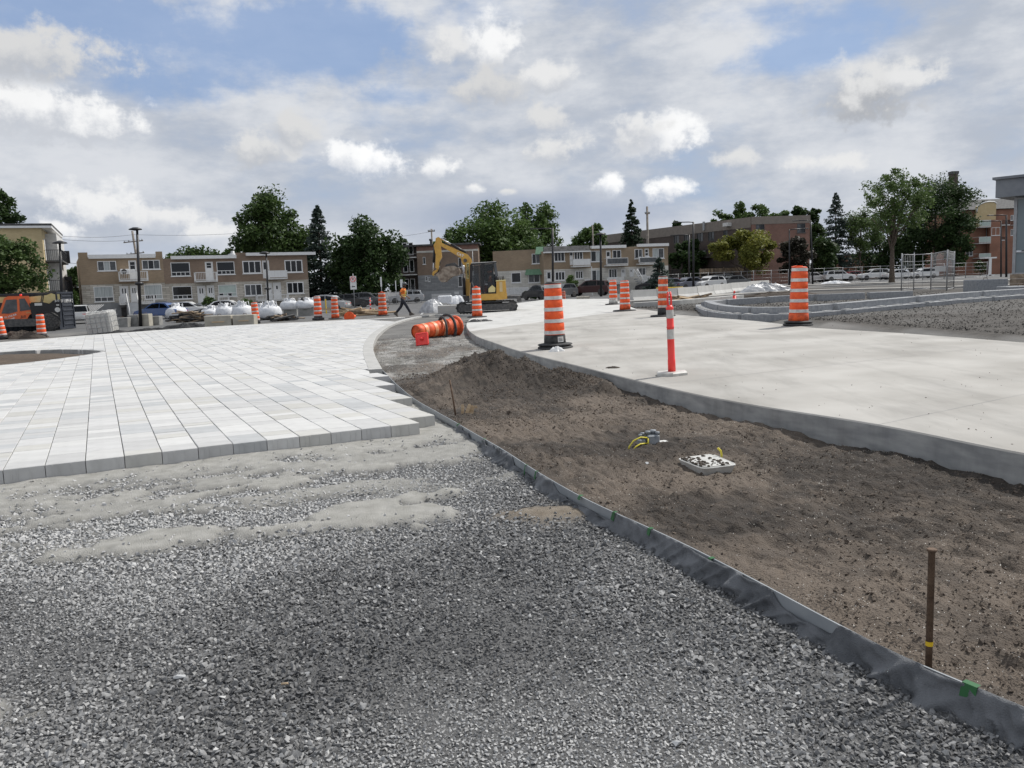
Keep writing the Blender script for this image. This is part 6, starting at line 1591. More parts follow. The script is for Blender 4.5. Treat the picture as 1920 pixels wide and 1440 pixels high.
for sgn in (-1, 1): MB().lathe([(.011, 0), (.008, .008)], 8, T=Matrix.Translation((.205, sgn * .035, 1.665)) @ Matrix.Rotation(R(90), 4, 'Y')).obj('eye', MT['black'], wk); MB().lathe([(.02, 0), (.026, .02), (.01, .03)], 8, T=Matrix.Translation((.12, sgn * .085, 1.65)) @ Matrix.Rotation(R(-90 * sgn), 4, 'X')).obj('ear', MT['skin'], wk)
MB().box(.195, .207, -.025, .025, 1.585, 1.595).obj('mouth', MT['rust'], wk)
# operator in the cab
a = E_(1080, 960); op = thing('person', 'excavator operator in orange shirt seated inside the cab', 'person', (ex.location.x + a[0], EY - .48, ez + a[1]))
nodes = [((0, 0, .0), (.15, .13))]; edges = []
k_ = chain(nodes, edges, [((.02, 0, .25), (.15, .12)), ((.02, 0, .45), (.13, .10)), ((.0, 0, .55), .055), ((-.02, 0, .63), .075), ((-.02, 0, .72), .08)], 0)
for sgn in (-1, 1):
    y = sgn * .11; chain(nodes, edges, [((-.1, y, .0), .09), ((-.42, y, .03), .07), ((-.46, y, -.28), .05)], 0)
    e_ = chain(nodes, edges, [((.02, sgn * .2, .44), .058), ((-.03, sgn * .27, .20), .045), ((-.27, sgn * .22, .18), .032)], 2); hand(nodes, edges, (-.27, sgn * .22, .18), (-1, 0, -.1), (0, 0, 1), e_)
skin_mesh('body', nodes, edges, 'skin', op)
nodes = [((0, 0, -.05), (.175, .15))]; edges = []
chain(nodes, edges, [((.02, 0, .25), (.175, .145)), ((.02, 0, .44), (.15, .12)), ((.01, 0, .52), .075)], 0)
for sgn in (-1, 1): chain(nodes, edges, [((.02, sgn * .2, .44), .075), ((-.03, sgn * .27, .22), .066)], 2)
skin_mesh('shirt', nodes, edges, 'hi_vis', op)
MB().lathe([(.125, .72), (.12, .79), (.07, .83), (.02, .84)], 16, T=Matrix.Translation((-.02, 0, 0))).obj('hard_hat', MT['hi_vis'], op)

# ------------------------------------------------------------------ things standing in and on the bed
def on_soil(x, y): 
    p = gp(x, y, -.08)
    for _ in range(5): p = gp(x, y, float(soil_z(p.x, p.y)))
    return p
# steel stake with flared head and yellow band
p = gp(1741, 1250, -.08); zt = dp(1741, 1030, p.y).z
st = thing('steel_stake', 'rusty steel pipe stake with yellow tape standing behind the edging', 'stake', (p.x, p.y, -.1), rot=(0, R(.3), 0))
h_ = zt + .1; MB().lathe([(.0125, -.1), (.0125, h_ - .012), (.014, h_ - .010)], 16).obj('shaft', MT['rust'], st)
MB().lathe([(.013, h_ - .010), (.0185, h_ - .006), (.019, h_), (.015, h_ + .002), (.004, h_ + .001)], 18).obj('head', MT['rust'], st)
zb = dp(1741, 1206, p.y).z + .1; MB().lathe([(.0135, zb - .009), (.0137, zb + .009)], 16, cap=False).obj('tape', MT['yellow_tape'], st)
# thin rebar
a = on_soil(856, 783); zt = dp(843, 712, a.y)
rb = thing('rebar_stake', 'thin rusty rebar rod leaning beside the edging near the mound', 'stake', a)
MB().tube([(0, 0, -.08), ((zt.x - a.x) * .55, 0, (zt.z - a.z) * .55), (zt.x - a.x, 0, zt.z - a.z)], .011, 8).obj('rod', MT['rust'], rb)
# four split wood pegs
for i, (x, y, w, h, lean) in enumerate(((867, 777, .017, .125, 3), (874, 777, .020, .135, 22), (883, 775, .027, .10, 12), (890, 769, .022, .06, 20))):
    a = on_soil(x, y); o = MB(); o.prism([(-w, -.03), (w, -.03), (w * 1.1, h * .8), (w * .3, h), (-w * .9, h * .93)], -.012, .012)
    o = o.obj('wood_peg', MT['wood']); o.location = a; o.rotation_euler = (R(-12), R(lean), 0)
    tag(o, ('slim upright wood peg nearest the rebar rod', 'slanting pale wood peg, second from the rebar rod', 'broad short wood peg, third from the rebar rod', 'stubby wood chip at the end of the row of pegs')[i], 'peg', 'pale wood pegs beside the rebar')
# irrigation valve with yellow tubes
a = on_soil(1215, 832); vv = thing('irrigation_valve', 'grey irrigation valve cluster with yellow tubes half buried in soil', 'valve', a, R(12))
M = MB(); M.cbox(-.02, .10, -.05, .05, -.02, .085, .012); M.cbox(-.10, -.03, -.04, .03, -.02, .05, .01); M.obj('valve_body', MT['grey_plastic'], vv)
for x, y, z, r_ in ((.0, 0, .085, .022), (.055, .01, .09, .026), (.085, -.02, .075, .02), (-.045, .02, .07, .018), (-.075, .0, .06, .016)): MB().lathe([(r_, z - .03), (r_, z + .015), (r_ * 1.15, z + .016), (r_ * 1.1, z + .034), (r_ * .4, z + .036)], 10, T=Matrix.Translation((x, y, 0))).obj('cap', MT['grey_plastic'], vv)
for pts in ([(0, -.03, .06), (-.09, -.05, .075), (-.16, -.055, .05), (-.205, -.06, .0), (-.21, -.06, -.03)], [(-.03, -.05, .015), (-.10, -.07, .018), (-.15, -.085, .0), (-.17, -.09, -.02)], [(-.02, -.055, .06), (-.022, -.06, .02), (-.02, -.06, -.02)]):
    MB().tube(smooth3 := [Vector(q_) for q_ in pts], .0075, 8).obj('tube', MT['yellow_tube'], vv)
M = MB(); M.cbox(.10, .20, -.03, .06, -.03, .012, .01); M.obj('pale_stone', MT['white_dull'], vv)
# white valve box
c = [gp(*q_, -.055) for q_ in ((1268, 862), (1318, 882), (1384, 874), (1336, 853))]; cen = sum(c, Vector()) / 4
vb_ = thing('valve_box', 'pale plastic valve box with soil on its lid, tilted in the bed', 'box', cen)
loc = [(q_ - cen) for q_ in c]; loc[0].z += .0
def rounded(pts, f, z, k=.16, n=3):
    out = []
    for i in range(4):
        b_ = Vector(pts[i]) * f; a_ = b_.lerp(Vector(pts[i - 1]) * f, k); c_ = b_.lerp(Vector(pts[(i + 1) % 4]) * f, k)
        for j in range(n + 1): t = j / n; q_ = a_ * (1 - t) ** 2 + b_ * 2 * t * (1 - t) + c_ * t * t; out.append(Vector((q_.x, q_.y, q_.z + z)))
    return out
def loft(M, loops, mi=0, cap=True):
    n = len(loops[0]); vs = [p for l in loops for p in l]; fs = []
    for i in range(len(loops) - 1):
        for k in range(n): j = (k + 1) % n; fs.append((i * n + k, i * n + j, (i + 1) * n + j, (i + 1) * n + k))
    if cap: fs += [tuple(range(n - 1, -1, -1)), tuple(range((len(loops) - 1) * n, len(loops) * n))]
    return M.add(vs, fs, mi)
loft(MB(), [rounded(loc, .82, -.09), rounded(loc, .97, .0), rounded(loc, 1.0, .004), rounded(loc, 1.0, .012), rounded(loc, .97, .014), rounded(loc, .86, .006)]).obj('tray', MT['white_plastic'], vb_)
loft(MB(), [rounded(loc, .83, .006), rounded(loc, .83, .016), rounded(loc, .80, .019)]).obj('lid', MT['white_plastic'], vb_)
M = MB(); cx_ = (loc[0] + loc[1]) / 2
for k in range(70):
    t, u_ = random.random(), random.random() ** 1.6; q_ = loc[0] * .86 + (loc[1] - loc[0]) * .86 * t + ((loc[3] - loc[0]) * (1 - t) + (loc[2] - loc[1]) * t) * .72 * u_; s_ = random.uniform(.006, .016)
    M.lathe([(s_ * 1.3, .015), (s_, .018 + s_ * .5), (s_ * .2, .02 + s_ * .7)], 6, T=Matrix.Translation((q_.x, q_.y, 0)))
M.obj('soil_on_lid', MT['clod'], vb_)
b_ = gp(1352, 858, -.05) - cen; zt = dp(1346, 840, (b_ + cen).y)
MB().tube([(b_.x, b_.y, -.04), (b_.x + .004, b_.y, .03), (b_.x - .002, b_.y, (zt.z - cen.z) * .7), (zt.x - cen.x, b_.y, zt.z - cen.z)], .009, 8).obj('tube', MT['yellow_tube'], vb_)
# stones, paper scraps, twigs
def stone(label, pos, s, m, cat='stone', seed=0, group=None, tint=.5):
    V, Fq = ROCKS[seed % len(ROCKS)]; V = V * np.array([s, s * .8, s * .7]); me = arr_mesh('stone', V, Fq, MT[m], np.full(len(V), tint)); o = link(cat if cat != 'stone' else 'stone', me); o.location = pos + Vector((0, 0, s * .25)); o.rotation_euler = (0, 0, seed * 1.3); return tag(o, label, cat, group)
stone('small grey stone on the soil left of the valve box', on_soil(1213, 870), .03, 'grey_light', seed=1)
stone('dark soil lump on the mound shoulder under the slab edge', on_soil(1135, 722), .13, 'clod', 'lump', 3)
stone('pale block of stone lying at the foot of the edging fabric', gp(1062, 925 + 253, -.15), .014, 'white_dull', seed=4)
stone('pale stone in the gravel at lower centre, larger than its neighbours', gp(337, 1272, -.15), .028, 'grey_light', seed=5, tint=.9)
stone('pale grey stone in the gravel near the bottom edge', gp(1270, 1395, -.15), .03, 'grey_light', seed=6, tint=.9)
p = gp(528, 1290, -.15); o = MB().lathe([(.004, 0), (.0042, .02), (.004, .028)], 8, T=Matrix.Rotation(R(88), 4, 'Y')).obj('cigarette_butt', MT['wood']); o.location = p + Vector((0, 0, .018)); tag(o, 'tan cigarette butt lying on the gravel', 'cigarette butt')
def crumple(name, label, cat, pos, r_, h, m, seed=0, asp=1.0, n=22, rz=0.0, kind=None, amp=.5, group=None):
    """low crumpled heap of sheet material"""
    rr_ = np.random.default_rng(seed); V = []; nr_ = 13; n = 34
    for i in range(nr_):
        f = i / (nr_ - 1)
        for k in range(n):
            a = 2 * np.pi * k / n; q = r_ * f * (1 + .28 * np.sin(2 * a + seed) + .18 * np.sin(5 * a + seed * 2)); 
            V.append((q * np.cos(a), q * np.sin(a) * asp, h * (1 - f ** 2.4) * (.72 + amp * 1.3 * (float(fbm(q * math.cos(a) / r_ * 3.5 + seed * 7, q * math.sin(a) / r_ * 3.5, 3, seed)) - .42) + (amp * .22 * rr_.uniform(-1, 1) if i else 0)) + (0 if f < 1 else -.02)))
    Fq = np.array([(i * n + k, (i + 1) * n + k, (i + 1) * n + (k + 1) % n, i * n + (k + 1) % n) for i in range(nr_ - 1) for k in range(n)])
    o = link(name, arr_mesh(name, np.array(V), Fq, MT[m], None, False)); o.location = pos; o.rotation_euler = (0, 0, rz); return tag(o, label, cat, group, kind)
crumple('paper_scrap', 'crumpled white paper on the slab at the foot of the black-capped barrel', 'paper', gslab(1043, 659), .13, .11, 'white', 1, .8)
crumple('wire_scrap', 'tangle of grey wire and twigs on the slab by the loop-handled barrel', 'scrap', gslab(900, 603), .45, .10, 'dark_steel', 2, .6, amp=1.0)
crumple('plastic_scrap', 'torn white plastic scrap against the edging fabric near the paving', 'plastic', gp(898, 832, -.16), .05, .05, 'white_dull', 3)
crumple('dirt_smear', 'small heap of dirt on the slab near the mound', 'dirt', gslab(1150, 690), .12, .03, 'clod', 4, .5)
o = MB().tube([(0, 0, 0), (.25, .11, 0)], .012, 6).obj('steel_bar', MT['dark_steel']); o.location = gp(706, 822, -.135); o.rotation_euler = (0, 0, R(-52)); tag(o, 'short dark steel bar lying on sand in front of the pavers', 'bar')
# crumbs on the slab
pts = []
for _ in range(260):
    x, y = random.uniform(950, 1900), random.uniform(600, 850); q_ = gslab(x, y)
    i = np.argmin(np.hypot(slab_l[:, 0] - q_.x, slab_l[:, 1] - q_.y))
    if q_.x > interp_line(slab_l, np.array([q_.y]))[0] + .05 and q_.x < xfar(q_.y) - .2: pts.append(q_)
pp_ = np.array([[q_.x, q_.y, q_.z + .003] for q_ in pts]); tag(scatter('slab_crumbs', pp_, rng.uniform(.004, .018, len(pp_)) * (.5 + pp_[:, 1] * .03), CHIPS, MT['clod'], np.full(len(pp_), .3)), 'dark crumbs of dirt scattered on the concrete slab', 'dirt', kind='stuff')

# ------------------------------------------------------------------ granite planter kerbs beyond the slab
PK = [(1700, 560), (1600, 566), (1480, 578), (1400, 583), (1340, 584), (1312, 580), (1306, 574), (1316, 567), (1345, 562), (1420, 556), (1500, 551), (1710, 545)]
def zG(X, Y): f_ = float(sst(30, 60, Y)); return (.045 + .022 * min(max(X, 0), 14)) * (1 - f_) + .16 * f_
def gk(x, y, dz=0.0):
    p_ = gp(x, y, .2)
    for _ in range(8): p_ = gp(x, y, zG(p_.x, p_.y) + dz)
    return p_
front = [gk(*q_) for q_ in [(2100, 548), (1920, 559), (1800, 568), (1686, 579), (1580, 589), (1480, 596), (1410, 597), (1355, 594), (1322, 588), (1306, 581)]]
back = [gk(*q_, .24) for q_ in [(1330, 566), (1360, 562), (1400, 559), (1480, 554), (1560, 551), (1640, 548), (1712, 545)]]
fl, fll = smooth_line(front + [gk(1304, 576)], 160)
pk = thing('granite_planter_kerb', 'curved two-step granite planter kerb wrapping the stony bed beyond the slab', 'kerb', (fl[100][0], fl[100][1], .1))
def wk_(M, name, m, par): M.wobj(name, MT[m], par)
n8 = 20
inner = fl.copy(); t9 = np.gradient(fl, axis=0); t9 /= np.linalg.norm(t9, axis=1)[:, None]; n9 = np.stack([-t9[:, 1], t9[:, 0]], -1)
if n9[60] @ np.array([0, 1]) < 0: n9 = -n9
sgk = 1 if np.allclose(n9[60], np.stack([-t9[:, 1], t9[:, 0]], -1)[60]) else -1
for k in range(0, 159, n8):
    seg = fl[k:min(160, k + n8)]
    wk_(kerb('k', seg, .34, .11, -.25, None, sgk, zG), 'lower_stone', 'granite', pk)
    seg2 = (fl + n9 * .34)[k:min(152, k + n8)]
    if len(seg2) > 3: wk_(kerb('k', seg2, .30, .30, -.20, None, sgk, zG), 'upper_stone', 'granite', pk)
for k in range(6, 150, 4):
    q_ = fl[k] + n9[k] * .17; ang = math.atan2(t9[k, 1], t9[k, 0])
    MB().box(-.13, .13, -.05, .12, .1115, .135, T=Matrix.Translation((q_[0] - pk.location.x, q_[1] - pk.location.y, zG(*q_) - .1)) @ Matrix.Rotation(ang, 4, 'Z')).obj('bracket', MT['concrete_white'], pk)
bl, _ = smooth_line(back, 60)
pb = thing('granite_wall', 'low straight-topped granite wall at the back of the curved planter', 'wall', (bl[30][0], bl[30][1], .1))
for k in range(0, 60, 12): wk_(kerb('k', bl[k:k + 12], .35, .24, -.2, None, 1, zG), 'stone', 'granite', pb)
# low concrete kerb walls and pavements farther back
def wall_px(name, label, pts, w, h, m, zf=None, kind=None, cat='kerb'):
    l = [gg(*q_) for q_ in pts]; ll, _ = smooth_line(l, 30); zg = float(G(ll[15][0], ll[15][1]))
    o = kerb('k', ll, w, h, -.2, None, 1, lambda X, Y: float(G(X, Y))).obj(name, MT[m]); return tag(o, label, cat, None, kind) if not kind else tag(o, kind=kind)
wall_px('concrete_kerb', 'low concrete kerb wall beside the small red delineator', [(1190, 576), (1260, 572), (1320, 567), (1395, 560)], .5, .22, 'curb')
wall_px('pavement', None, [(1120, 571), (1200, 566), (1300, 560), (1420, 551), (1560, 545), (1750, 541), (2000, 533)], 1.8, .10, 'concrete', kind='structure')
wall_px('far_pavement', None, [(1240, 549), (1330, 546), (1450, 539), (1560, 534), (1700, 531), (1900, 527), (2100, 522)], 2.5, .10, 'concrete', kind='structure')
# jersey barriers
def jersey(label, a, b):
    d = b - a; L_ = Vector((d.x, d.y)).length; t = thing('concrete_barrier', label, 'barrier', a, math.atan2(d.y, d.x), 'concrete barriers along the car park')
    T = Matrix(((0, 1, 0, 0), (1, 0, 0, 0), (0, 0, 1, 0), (0, 0, 0, 1)))
    M = MB(); M.prism([(-.30, -.05), (.30, -.05), (.30, .08), (.16, .32), (.10, .80), (-.10, .80), (-.16, .32), (-.30, .08)], .02, L_ - .02, T=T); M.obj('barrier', MT['concrete_white'], t)
    return t
bp_ = [(1184, 566), (1230, 563), (1268, 560.5), (1305, 557), (1335, 553), (1368, 548), (1405, 543.5), (1440, 540)]
names_ = ['first', 'second', 'third', 'fourth', 'fifth', 'sixth', 'seventh']
bw = [gg(*q_) for q_ in bp_]
for i in range(len(bw) - 1): jersey('pale concrete barrier, %s from the white-footed barrel along the car park' % names_[i], bw[i], bw[i + 1])
MB_y = gg(1262, 556); o = MB().cbox(-1.1, 1.1, -.15, .15, 0, .25, .03).obj('parking_stop', MT['yellow_tape']); o.location = (MB_y.x, MB_y.y + 1.4, MB_y.z + .5); tag(o, 'yellow painted parking beam above the pale barrier', 'beam')
# plain concrete blocks
def block(label, x0, x1, yt, yb, m='curb', dep=.65, rz=0.0, strip=False, grp='concrete blocks in the yard'):
    p = gg((x0 + x1) / 2, yb); s = F / p.y; w = (x1 - x0) / s; h = (yb - yt) / s
    t = thing('concrete_block', label, 'block', p, rz, grp); M = MB(); M.cbox(-w / 2, w / 2, 0, dep, -.05, h, .025); M.obj('block', MT[m], t)
    M = MB(); M.tube([(-.10, dep / 2, h - .02), (-.08, dep / 2, h + .07), (.08, dep / 2, h + .07), (.10, dep / 2, h - .02)], .014, 6); M.obj('lifting_loop', MT['rust'], t)
    if strip: MB().box(-w * .22, w * .25, -.03, -.003, h * .42, h * .52).obj('timber_strip', MT['wood'], t)
    return t
MT['block_beige'] = mat('beige_concrete', (.36, .335, .28), (.46, .435, .37), .9, 3, 8, bump=.3); MT['block_grey'] = mat('old_grey_concrete', (.22, .22, .21), (.32, .315, .30), .9, 3, 8, bump=.3)
block('grey concrete block with timber strip, nearest the scrap wood pile', 384, 434, 592, 614, 'block_beige', strip=True)
block('grey concrete block with timber strip beside the leaning barrel', 437, 477, 590.5, 611, 'block_beige', strip=True)
block('low beige concrete block right beside the white tank', 212, 240, 596, 613, 'block_grey')
block('dark grey concrete block in front of the house steps', 240.5, 260, 590.5, 611.5, 'block_grey')
block('light beige concrete block right of the dark one by the lamp post', 260.5, 280, 589, 611, 'block_beige')
block('small weathered concrete block at the end of the row by the blue car', 281, 299, 593, 609.5, 'block_grey')
block('concrete block under the bulging white bag by the end house', 532, 557, 577, 592, 'block_grey', .7)
block('concrete block under the white bag with a dark mouth', 559, 589, 575, 592, 'block_grey', .7)
block('pale concrete block beside the excavator tracks', 821, 862, 572.5, 588, 'concrete_white', .7)
block('small concrete block behind the far slab near the dark cars', 1082, 1106, 556, 566, 'block_beige', .6)
block('grey concrete block beside the glazed pavilion', 1832, 1890, 524, 547, 'granite', 1.2)
block('low granite block at the frame edge under the pavilion', 1890, 1960, 536, 552, 'granite', .8)

# ------------------------------------------------------------------ bulk bags
def bag(label, x, yt, yb, w, z=None, seed=0, grp='white bulk bags in the yard', mouth=False, Y=None):
    p = gg(x, yb) if Y is None else dp(x, yb, Y); s = F / p.y; h = (yb - yt) / s; r_ = w / s / 2
    t = thing('bulk_bag', label, 'bag', p, seed * .7, grp)
    rr_ = np.random.default_rng(seed); n = 22; prof = [(.80, 0), (1.0, .12), (1.06, .35), (1.0, .58), (.80, .70), (.45, .78), (.34, .86), (.42, .96), (.30, 1.0)]
    V = []
    for f, z_ in prof:
        for k in range(n):
            a = 2 * np.pi * k / n; sq = 1 / max(abs(math.cos(a)), abs(math.sin(a))); q = r_ * f * (1 + .16 * (sq - 1.15)) * (1 + rr_.uniform(-.07, .07) * (1 + 2.2 * (z_ > .6)))
            V.append((q * math.cos(a), q * math.sin(a), h * z_ * (1 + rr_.uniform(-.05, .09) * (z_ > .5))))
    Fq = np.array([(i * n + k, i * n + (k + 1) % n, (i + 1) * n + (k + 1) % n, (i + 1) * n + k) for i in range(len(prof) - 1) for k in range(n)])
    link('sack', arr_mesh('sack', np.array(V), Fq, MT['bag'], None, True), t)
    for k in range(4):
        a = math.pi / 4 + k * math.pi / 2; MB().tube([(r_ * .78 * math.cos(a), r_ * .78 * math.sin(a), h * .66), (r_ * .7 * math.cos(a + .1), r_ * .7 * math.sin(a + .1), h * 1.0), (r_ * .55 * math.cos(a + .5), r_ * .55 * math.sin(a + .5), h * .95), (r_ * .72 * math.cos(a + .6), r_ * .72 * math.sin(a + .6), h * .68)], .03, 5).obj('lifting_strap', MT['bag'], t)
    if mouth: MB().lathe([(r_ * .42, 0), (r_ * .3, .05)], 12, T=Matrix.Translation((0, -r_ * .55, h * .72)) @ Matrix.Rotation(R(65), 4, 'X')).obj('mouth', MT['black'], t)
bag('white bulk bag behind the dark end of the scrap wood pile', 330, 570, 597, 40, seed=1)
bag('slumped white bulk bag right of the scrap wood pile', 397, 574, 597, 36, seed=2)
bag('white bulk bag with dark hollow behind the timber-strip blocks', 423, 569, 597, 34, seed=3, mouth=True)
bag('full upright white bulk bag left of the leaning barrel', 455, 566, 598, 36, seed=4)
bag('tall white bulk bag right of the leaning barrel', 507, 566, 598, 42, seed=5)
bag('white bulk bag sagging behind the tall one', 488, 570, 594, 26, seed=6)
pz = gg(545, 592); bag('bulging white bag heaped on a concrete block by the end house', 544, 560, 580, 34, seed=7, Y=gg(545, 592).y + .35)
bag('white bag with a dark mouth on the block near the white-capped barrel', 574, 558.5, 578, 36, seed=8, Y=gg(574, 592).y + .35, mouth=True)
# wrapped pallets beside the excavator
crumple('wrapped_pallet', 'grey plastic-wrapped pallet load left of the pale block by the excavator', 'pallet', gg(812, 585), 1.0, 1.1, 'tarp_grey', 11, .7, amp=.12)
p = gg(835, 583); o = MB().cbox(-.45, .45, 0, .8, .52, 1.0, .06).obj('white_sack', MT['bag']); o.location = p; tag(o, 'white wrapped sack on the pale block by the excavator', 'sack')
crumple('wrapped_sack', 'white wrapped bundle touching the excavator track', 'sack', gg(856, 579) + Vector((0, 1.2, .35)), .75, .8, 'bag', 12, .6, amp=.12)
crumple('plastic_sheet', 'silver plastic sheet heap on the fill near the car park', 'sheet', gg(1432, 549), 1.9, .95, 'tarp_grey', 13, .6, amp=.3)
crumple('plastic_bags', 'white and blue plastic sacks in front of the parked white cars', 'sacks', gg(1565, 533), 1.4, .5, 'bag', 14, .5, amp=.3)
crumple('soil_heap', 'dark soil heap left of the telehandler barrel', 'soil', gg(45, 634), 1.2, .45, 'clod', 15, .7)
crumple('soil_heap', 'low dark soil heap behind the granite wall', 'soil', gg(1460, 556), 2.6, .35, 'clod', 16, .5)
for i, (x, y, r_, h) in enumerate(((285, 621, 1.1, .22), (355, 614, 1.2, .28), (398, 611, .6, .25), (225, 625, .8, .18))):
    crumple('black_fabric', ('flat black fabric heap in front of the lamp post blocks', 'black fabric heap in front of the scrap wood pile', 'small black fabric bundle left of the timber-strip block', 'black fabric crumpled at the foot of the white tank')[i], 'fabric', gg(x, y), r_, h, 'black_scrap', 20 + i, .45)

# ------------------------------------------------------------------ scrap piles
def pile(name, label, x, yb, w_px, h_px, n, mats, Lr, seed, thick=(.03, .12)):
    p = gg(x, yb); s = F / p.y; w, h = w_px / s, h_px / s; t = thing(name, label, 'pile', p); r = random.Random(seed)
    for k in range(n):
        f = k / n; z = h * f ** 1.1 * r.uniform(.7, 1.0); xx = r.uniform(-.5, .5) * w * (1 - f * .65); yy = r.uniform(0, 1.4) * (1 - f * .5)
        L = r.uniform(*Lr); a, b = r.uniform(*thick), r.uniform(.05, .16)
        T = Matrix.Translation((xx, yy, z + .06)) @ Matrix.Rotation(r.uniform(-.7, .7) + (math.pi if r.random() < .5 else 0), 4, 'Z') @ Matrix.Rotation(r.uniform(-.22, .22), 4, 'Y') @ Matrix.Rotation(r.uniform(-.6, .6), 4, 'X')
        MB().box(-L / 2, L / 2, -b / 2, b / 2, -a / 2, a / 2, T=T).obj('plank', MT[r.choice(mats)], t)
    return t
pile('scrap_wood_pile', 'heap of broken boards and black strips in front of the row houses', 352, 604, 62, 20, 70, ['wood_old', 'wood', 'black_scrap', 'black_scrap', 'wood_old', 'dark_steel'], (.7, 2.0), 1)
pile('scrap_metal_pile', 'dark heap of formwork scraps right of the leaning barrel', 522, 602, 62, 9, 46, ['black_scrap', 'dark_steel', 'wood_old', 'black_scrap'], (.4, 1.3), 2)
pile('timber_pile', 'long raw timbers strewn behind the grimy barrel', 668, 592, 70, 9, 22, ['wood', 'wood', 'wood_old'], (1.4, 3.6), 3, (.05, .10))
pile('rubble_pile', 'small dark scrap heap behind the folded-handle barrel', 1497, 551, 26, 5, 16, ['dark_steel', 'wood_old', 'black_scrap'], (.5, 1.4), 4)
pile('timber_pile', 'loose boards on the fill beside the silver plastic sheet', 1290, 563, 46, 3, 10, ['wood_old', 'wood', 'dark_steel'], (1.2, 3.2), 5)
# ------------------------------------------------------------------ white caged tank
p = gg(189, 626); s = F / p.y; w, h = 45 / s, 41 / s
tk = thing('caged_tank', 'white plastic tank in a wire cage tilted behind the paving', 'tank', p, rot=(R(3), R(-5), R(8)))
MB().cbox(-w / 2, w / 2, 0, w * .9, .06, h, .10).obj('tank', MT['white_plastic'], tk)
M = MB()
for k in range(6): x = -w / 2 + w * k / 5; M.tube([(x, -.025, 0), (x, -.025, h + .01)],   .009, 5)
for k in range(5): z = .05 + (h - .06) * k / 4; M.tube([(-w / 2 - .02, -.03, z), (w / 2 + .02, -.03, z), (w / 2 + .03, w * .9, z)], .009, 5)
for k in range(1, 5): M.tube([(w / 2 + .03, w * .9 * k / 5, 0), (w / 2 + .03, w * .9 * k / 5, h)], .009, 5)
for k in range(1, 4): M.tube([(-w / 2 + w * k / 4, -.02, h + .015), (-w / 2 + w * k / 4, w * .9, h + .015)], .012, 5)
M.obj('cage', MT['galv'], tk); MB().box(-w / 2, w / 2, 0, w * .9, -.1, .055).obj('pallet', MT['dark_steel'], tk)
MB().lathe([(.10, h), (.10, h + .04)], 14, T=Matrix.Translation((0, w * .45, 0))).obj('lid', MT['dark_steel'], tk)

# ------------------------------------------------------------------ shipping container
p = gg(113, 618); p2 = Vector((dp(143, 616, p.y + 2.15).x, p.y + 2.15, p.z)); e_ = (p2 - p); e_.z = 0; Lc = e_.length
cn = thing('shipping_container', 'dark navy shipping container behind the telehandler', 'container', p, math.atan2(e_.y, e_.x))
hC_ = dp(113, 547, p.y).z - p.z
MB().box(.06, Lc - .06, .06, 6.0, .1, hC_ - .05).obj('walls', MT['container'], cn)
M = MB()
for x in (0, Lc - .1): M.box(x, x + .1, 0, .1, 0, hC_); M.box(x, x + .1, 5.96, 6.06, 0, hC_)
for z in (0, hC_ - .12): M.box(.101, Lc - .101, 0, .1, z, z + .12); M.box(0, .1, .101, 5.95, z, z + .12); M.box(Lc - .1, Lc, .101, 5.95, z, z + .12)
M.box(Lc * .26, Lc * .30, .0, .059, .121, hC_ - .121); M.obj('frame', MT['container'], cn)
for k in range(7):
    z = .32 + (hC_ - .62) * k / 6; MB().prism([(z - .06, .06), (z + .06, .06), (z + .035, .015), (z - .035, .015)], Lc * .34, Lc * .92, T=Matrix(((0, 1, 0, 0), (0, 0, 1, 0), (1, 0, 0, 0), (0, 0, 0, 1)))).obj('rib', MT['container'], cn)
for k in range(18): MB().box(.035, .059, .3 + k * .31, .42 + k * .31, .13, hC_ - .13).obj('corrugation', MT['container'], cn)
text_mesh(cn, 'lettering', 'U 118914 2', .34, 'white', Matrix.Translation((Lc * .60, .01, hC_ - .62)) @ FACE)

# ------------------------------------------------------------------ telehandler
_c = gg(92, 620); tz = _c.z; _c = Vector((_c.x - .3, _c.y, 0)); _d = Vector((_c.y, -_c.x, 0)).normalized()
TF = Fac(0, 100, 50, 50, 600, 600, tz); TF.d = _d; TF.n = Vector((-_d.y, _d.x, 0)); TF.rz = math.atan2(_d.y, _d.x); TF.A = Vector((_c.x, _c.y, tz))
th = thing('telehandler', 'orange telehandler with cream boom, cut off by the frame edge', 'telehandler', TF.A, TF.rz)
def Tq(zx, zy): return TF.p(zx / 8.0, 530 + zy / 8.0)
def Tp(*pts): return [Tq(*a) for a in pts]
MB().prism(Tp((-420, 560), (500, 540), (900, 560), (900, 640), (560, 650), (90, 665), (-420, 640)), -.2, 1.9).obj('chassis', MT['dark_steel'], th)
MB().prism(Tp((440, 310), (640, 290), (740, 320), (800, 265), (880, 255), (905, 300), (905, 600), (500, 620), (470, 460)), -.1, .9).obj('engine_bay', MT['black'], th)
MB().prism(Tp((-500, 215), (60, 212), (440, 210), (700, 185), (770, 155), (820, 172), (895, 168), (905, 250), (820, 262), (740, 315), (640, 292), (440, 296), (-500, 310)), 1.0, 1.45).obj('boom', MT['cream'], th)
MB().prism(Tp((-500, 190), (430, 175), (430, 205), (-500, 214)), .95, 1.5).obj('boom_top', MT['black'], th)
MB().prism(Tp((625, 190), (640, 188), (622, 290), (606, 292)), .985, .998).obj('boom_stripe', MT['black'], th); MB().prism(Tp((650, 187), (662, 186), (644, 290), (631, 291)), .985, .998).obj('boom_stripe', MT['black'], th)
cbm = MB().prism(Tp((-20, 470), (60, 235), (115, 205), (430, 200), (500, 450), (440, 485), (370, 615), (90, 628), (-20, 630)), 0, .95).obj('cab', MT['machine_orange'], th)
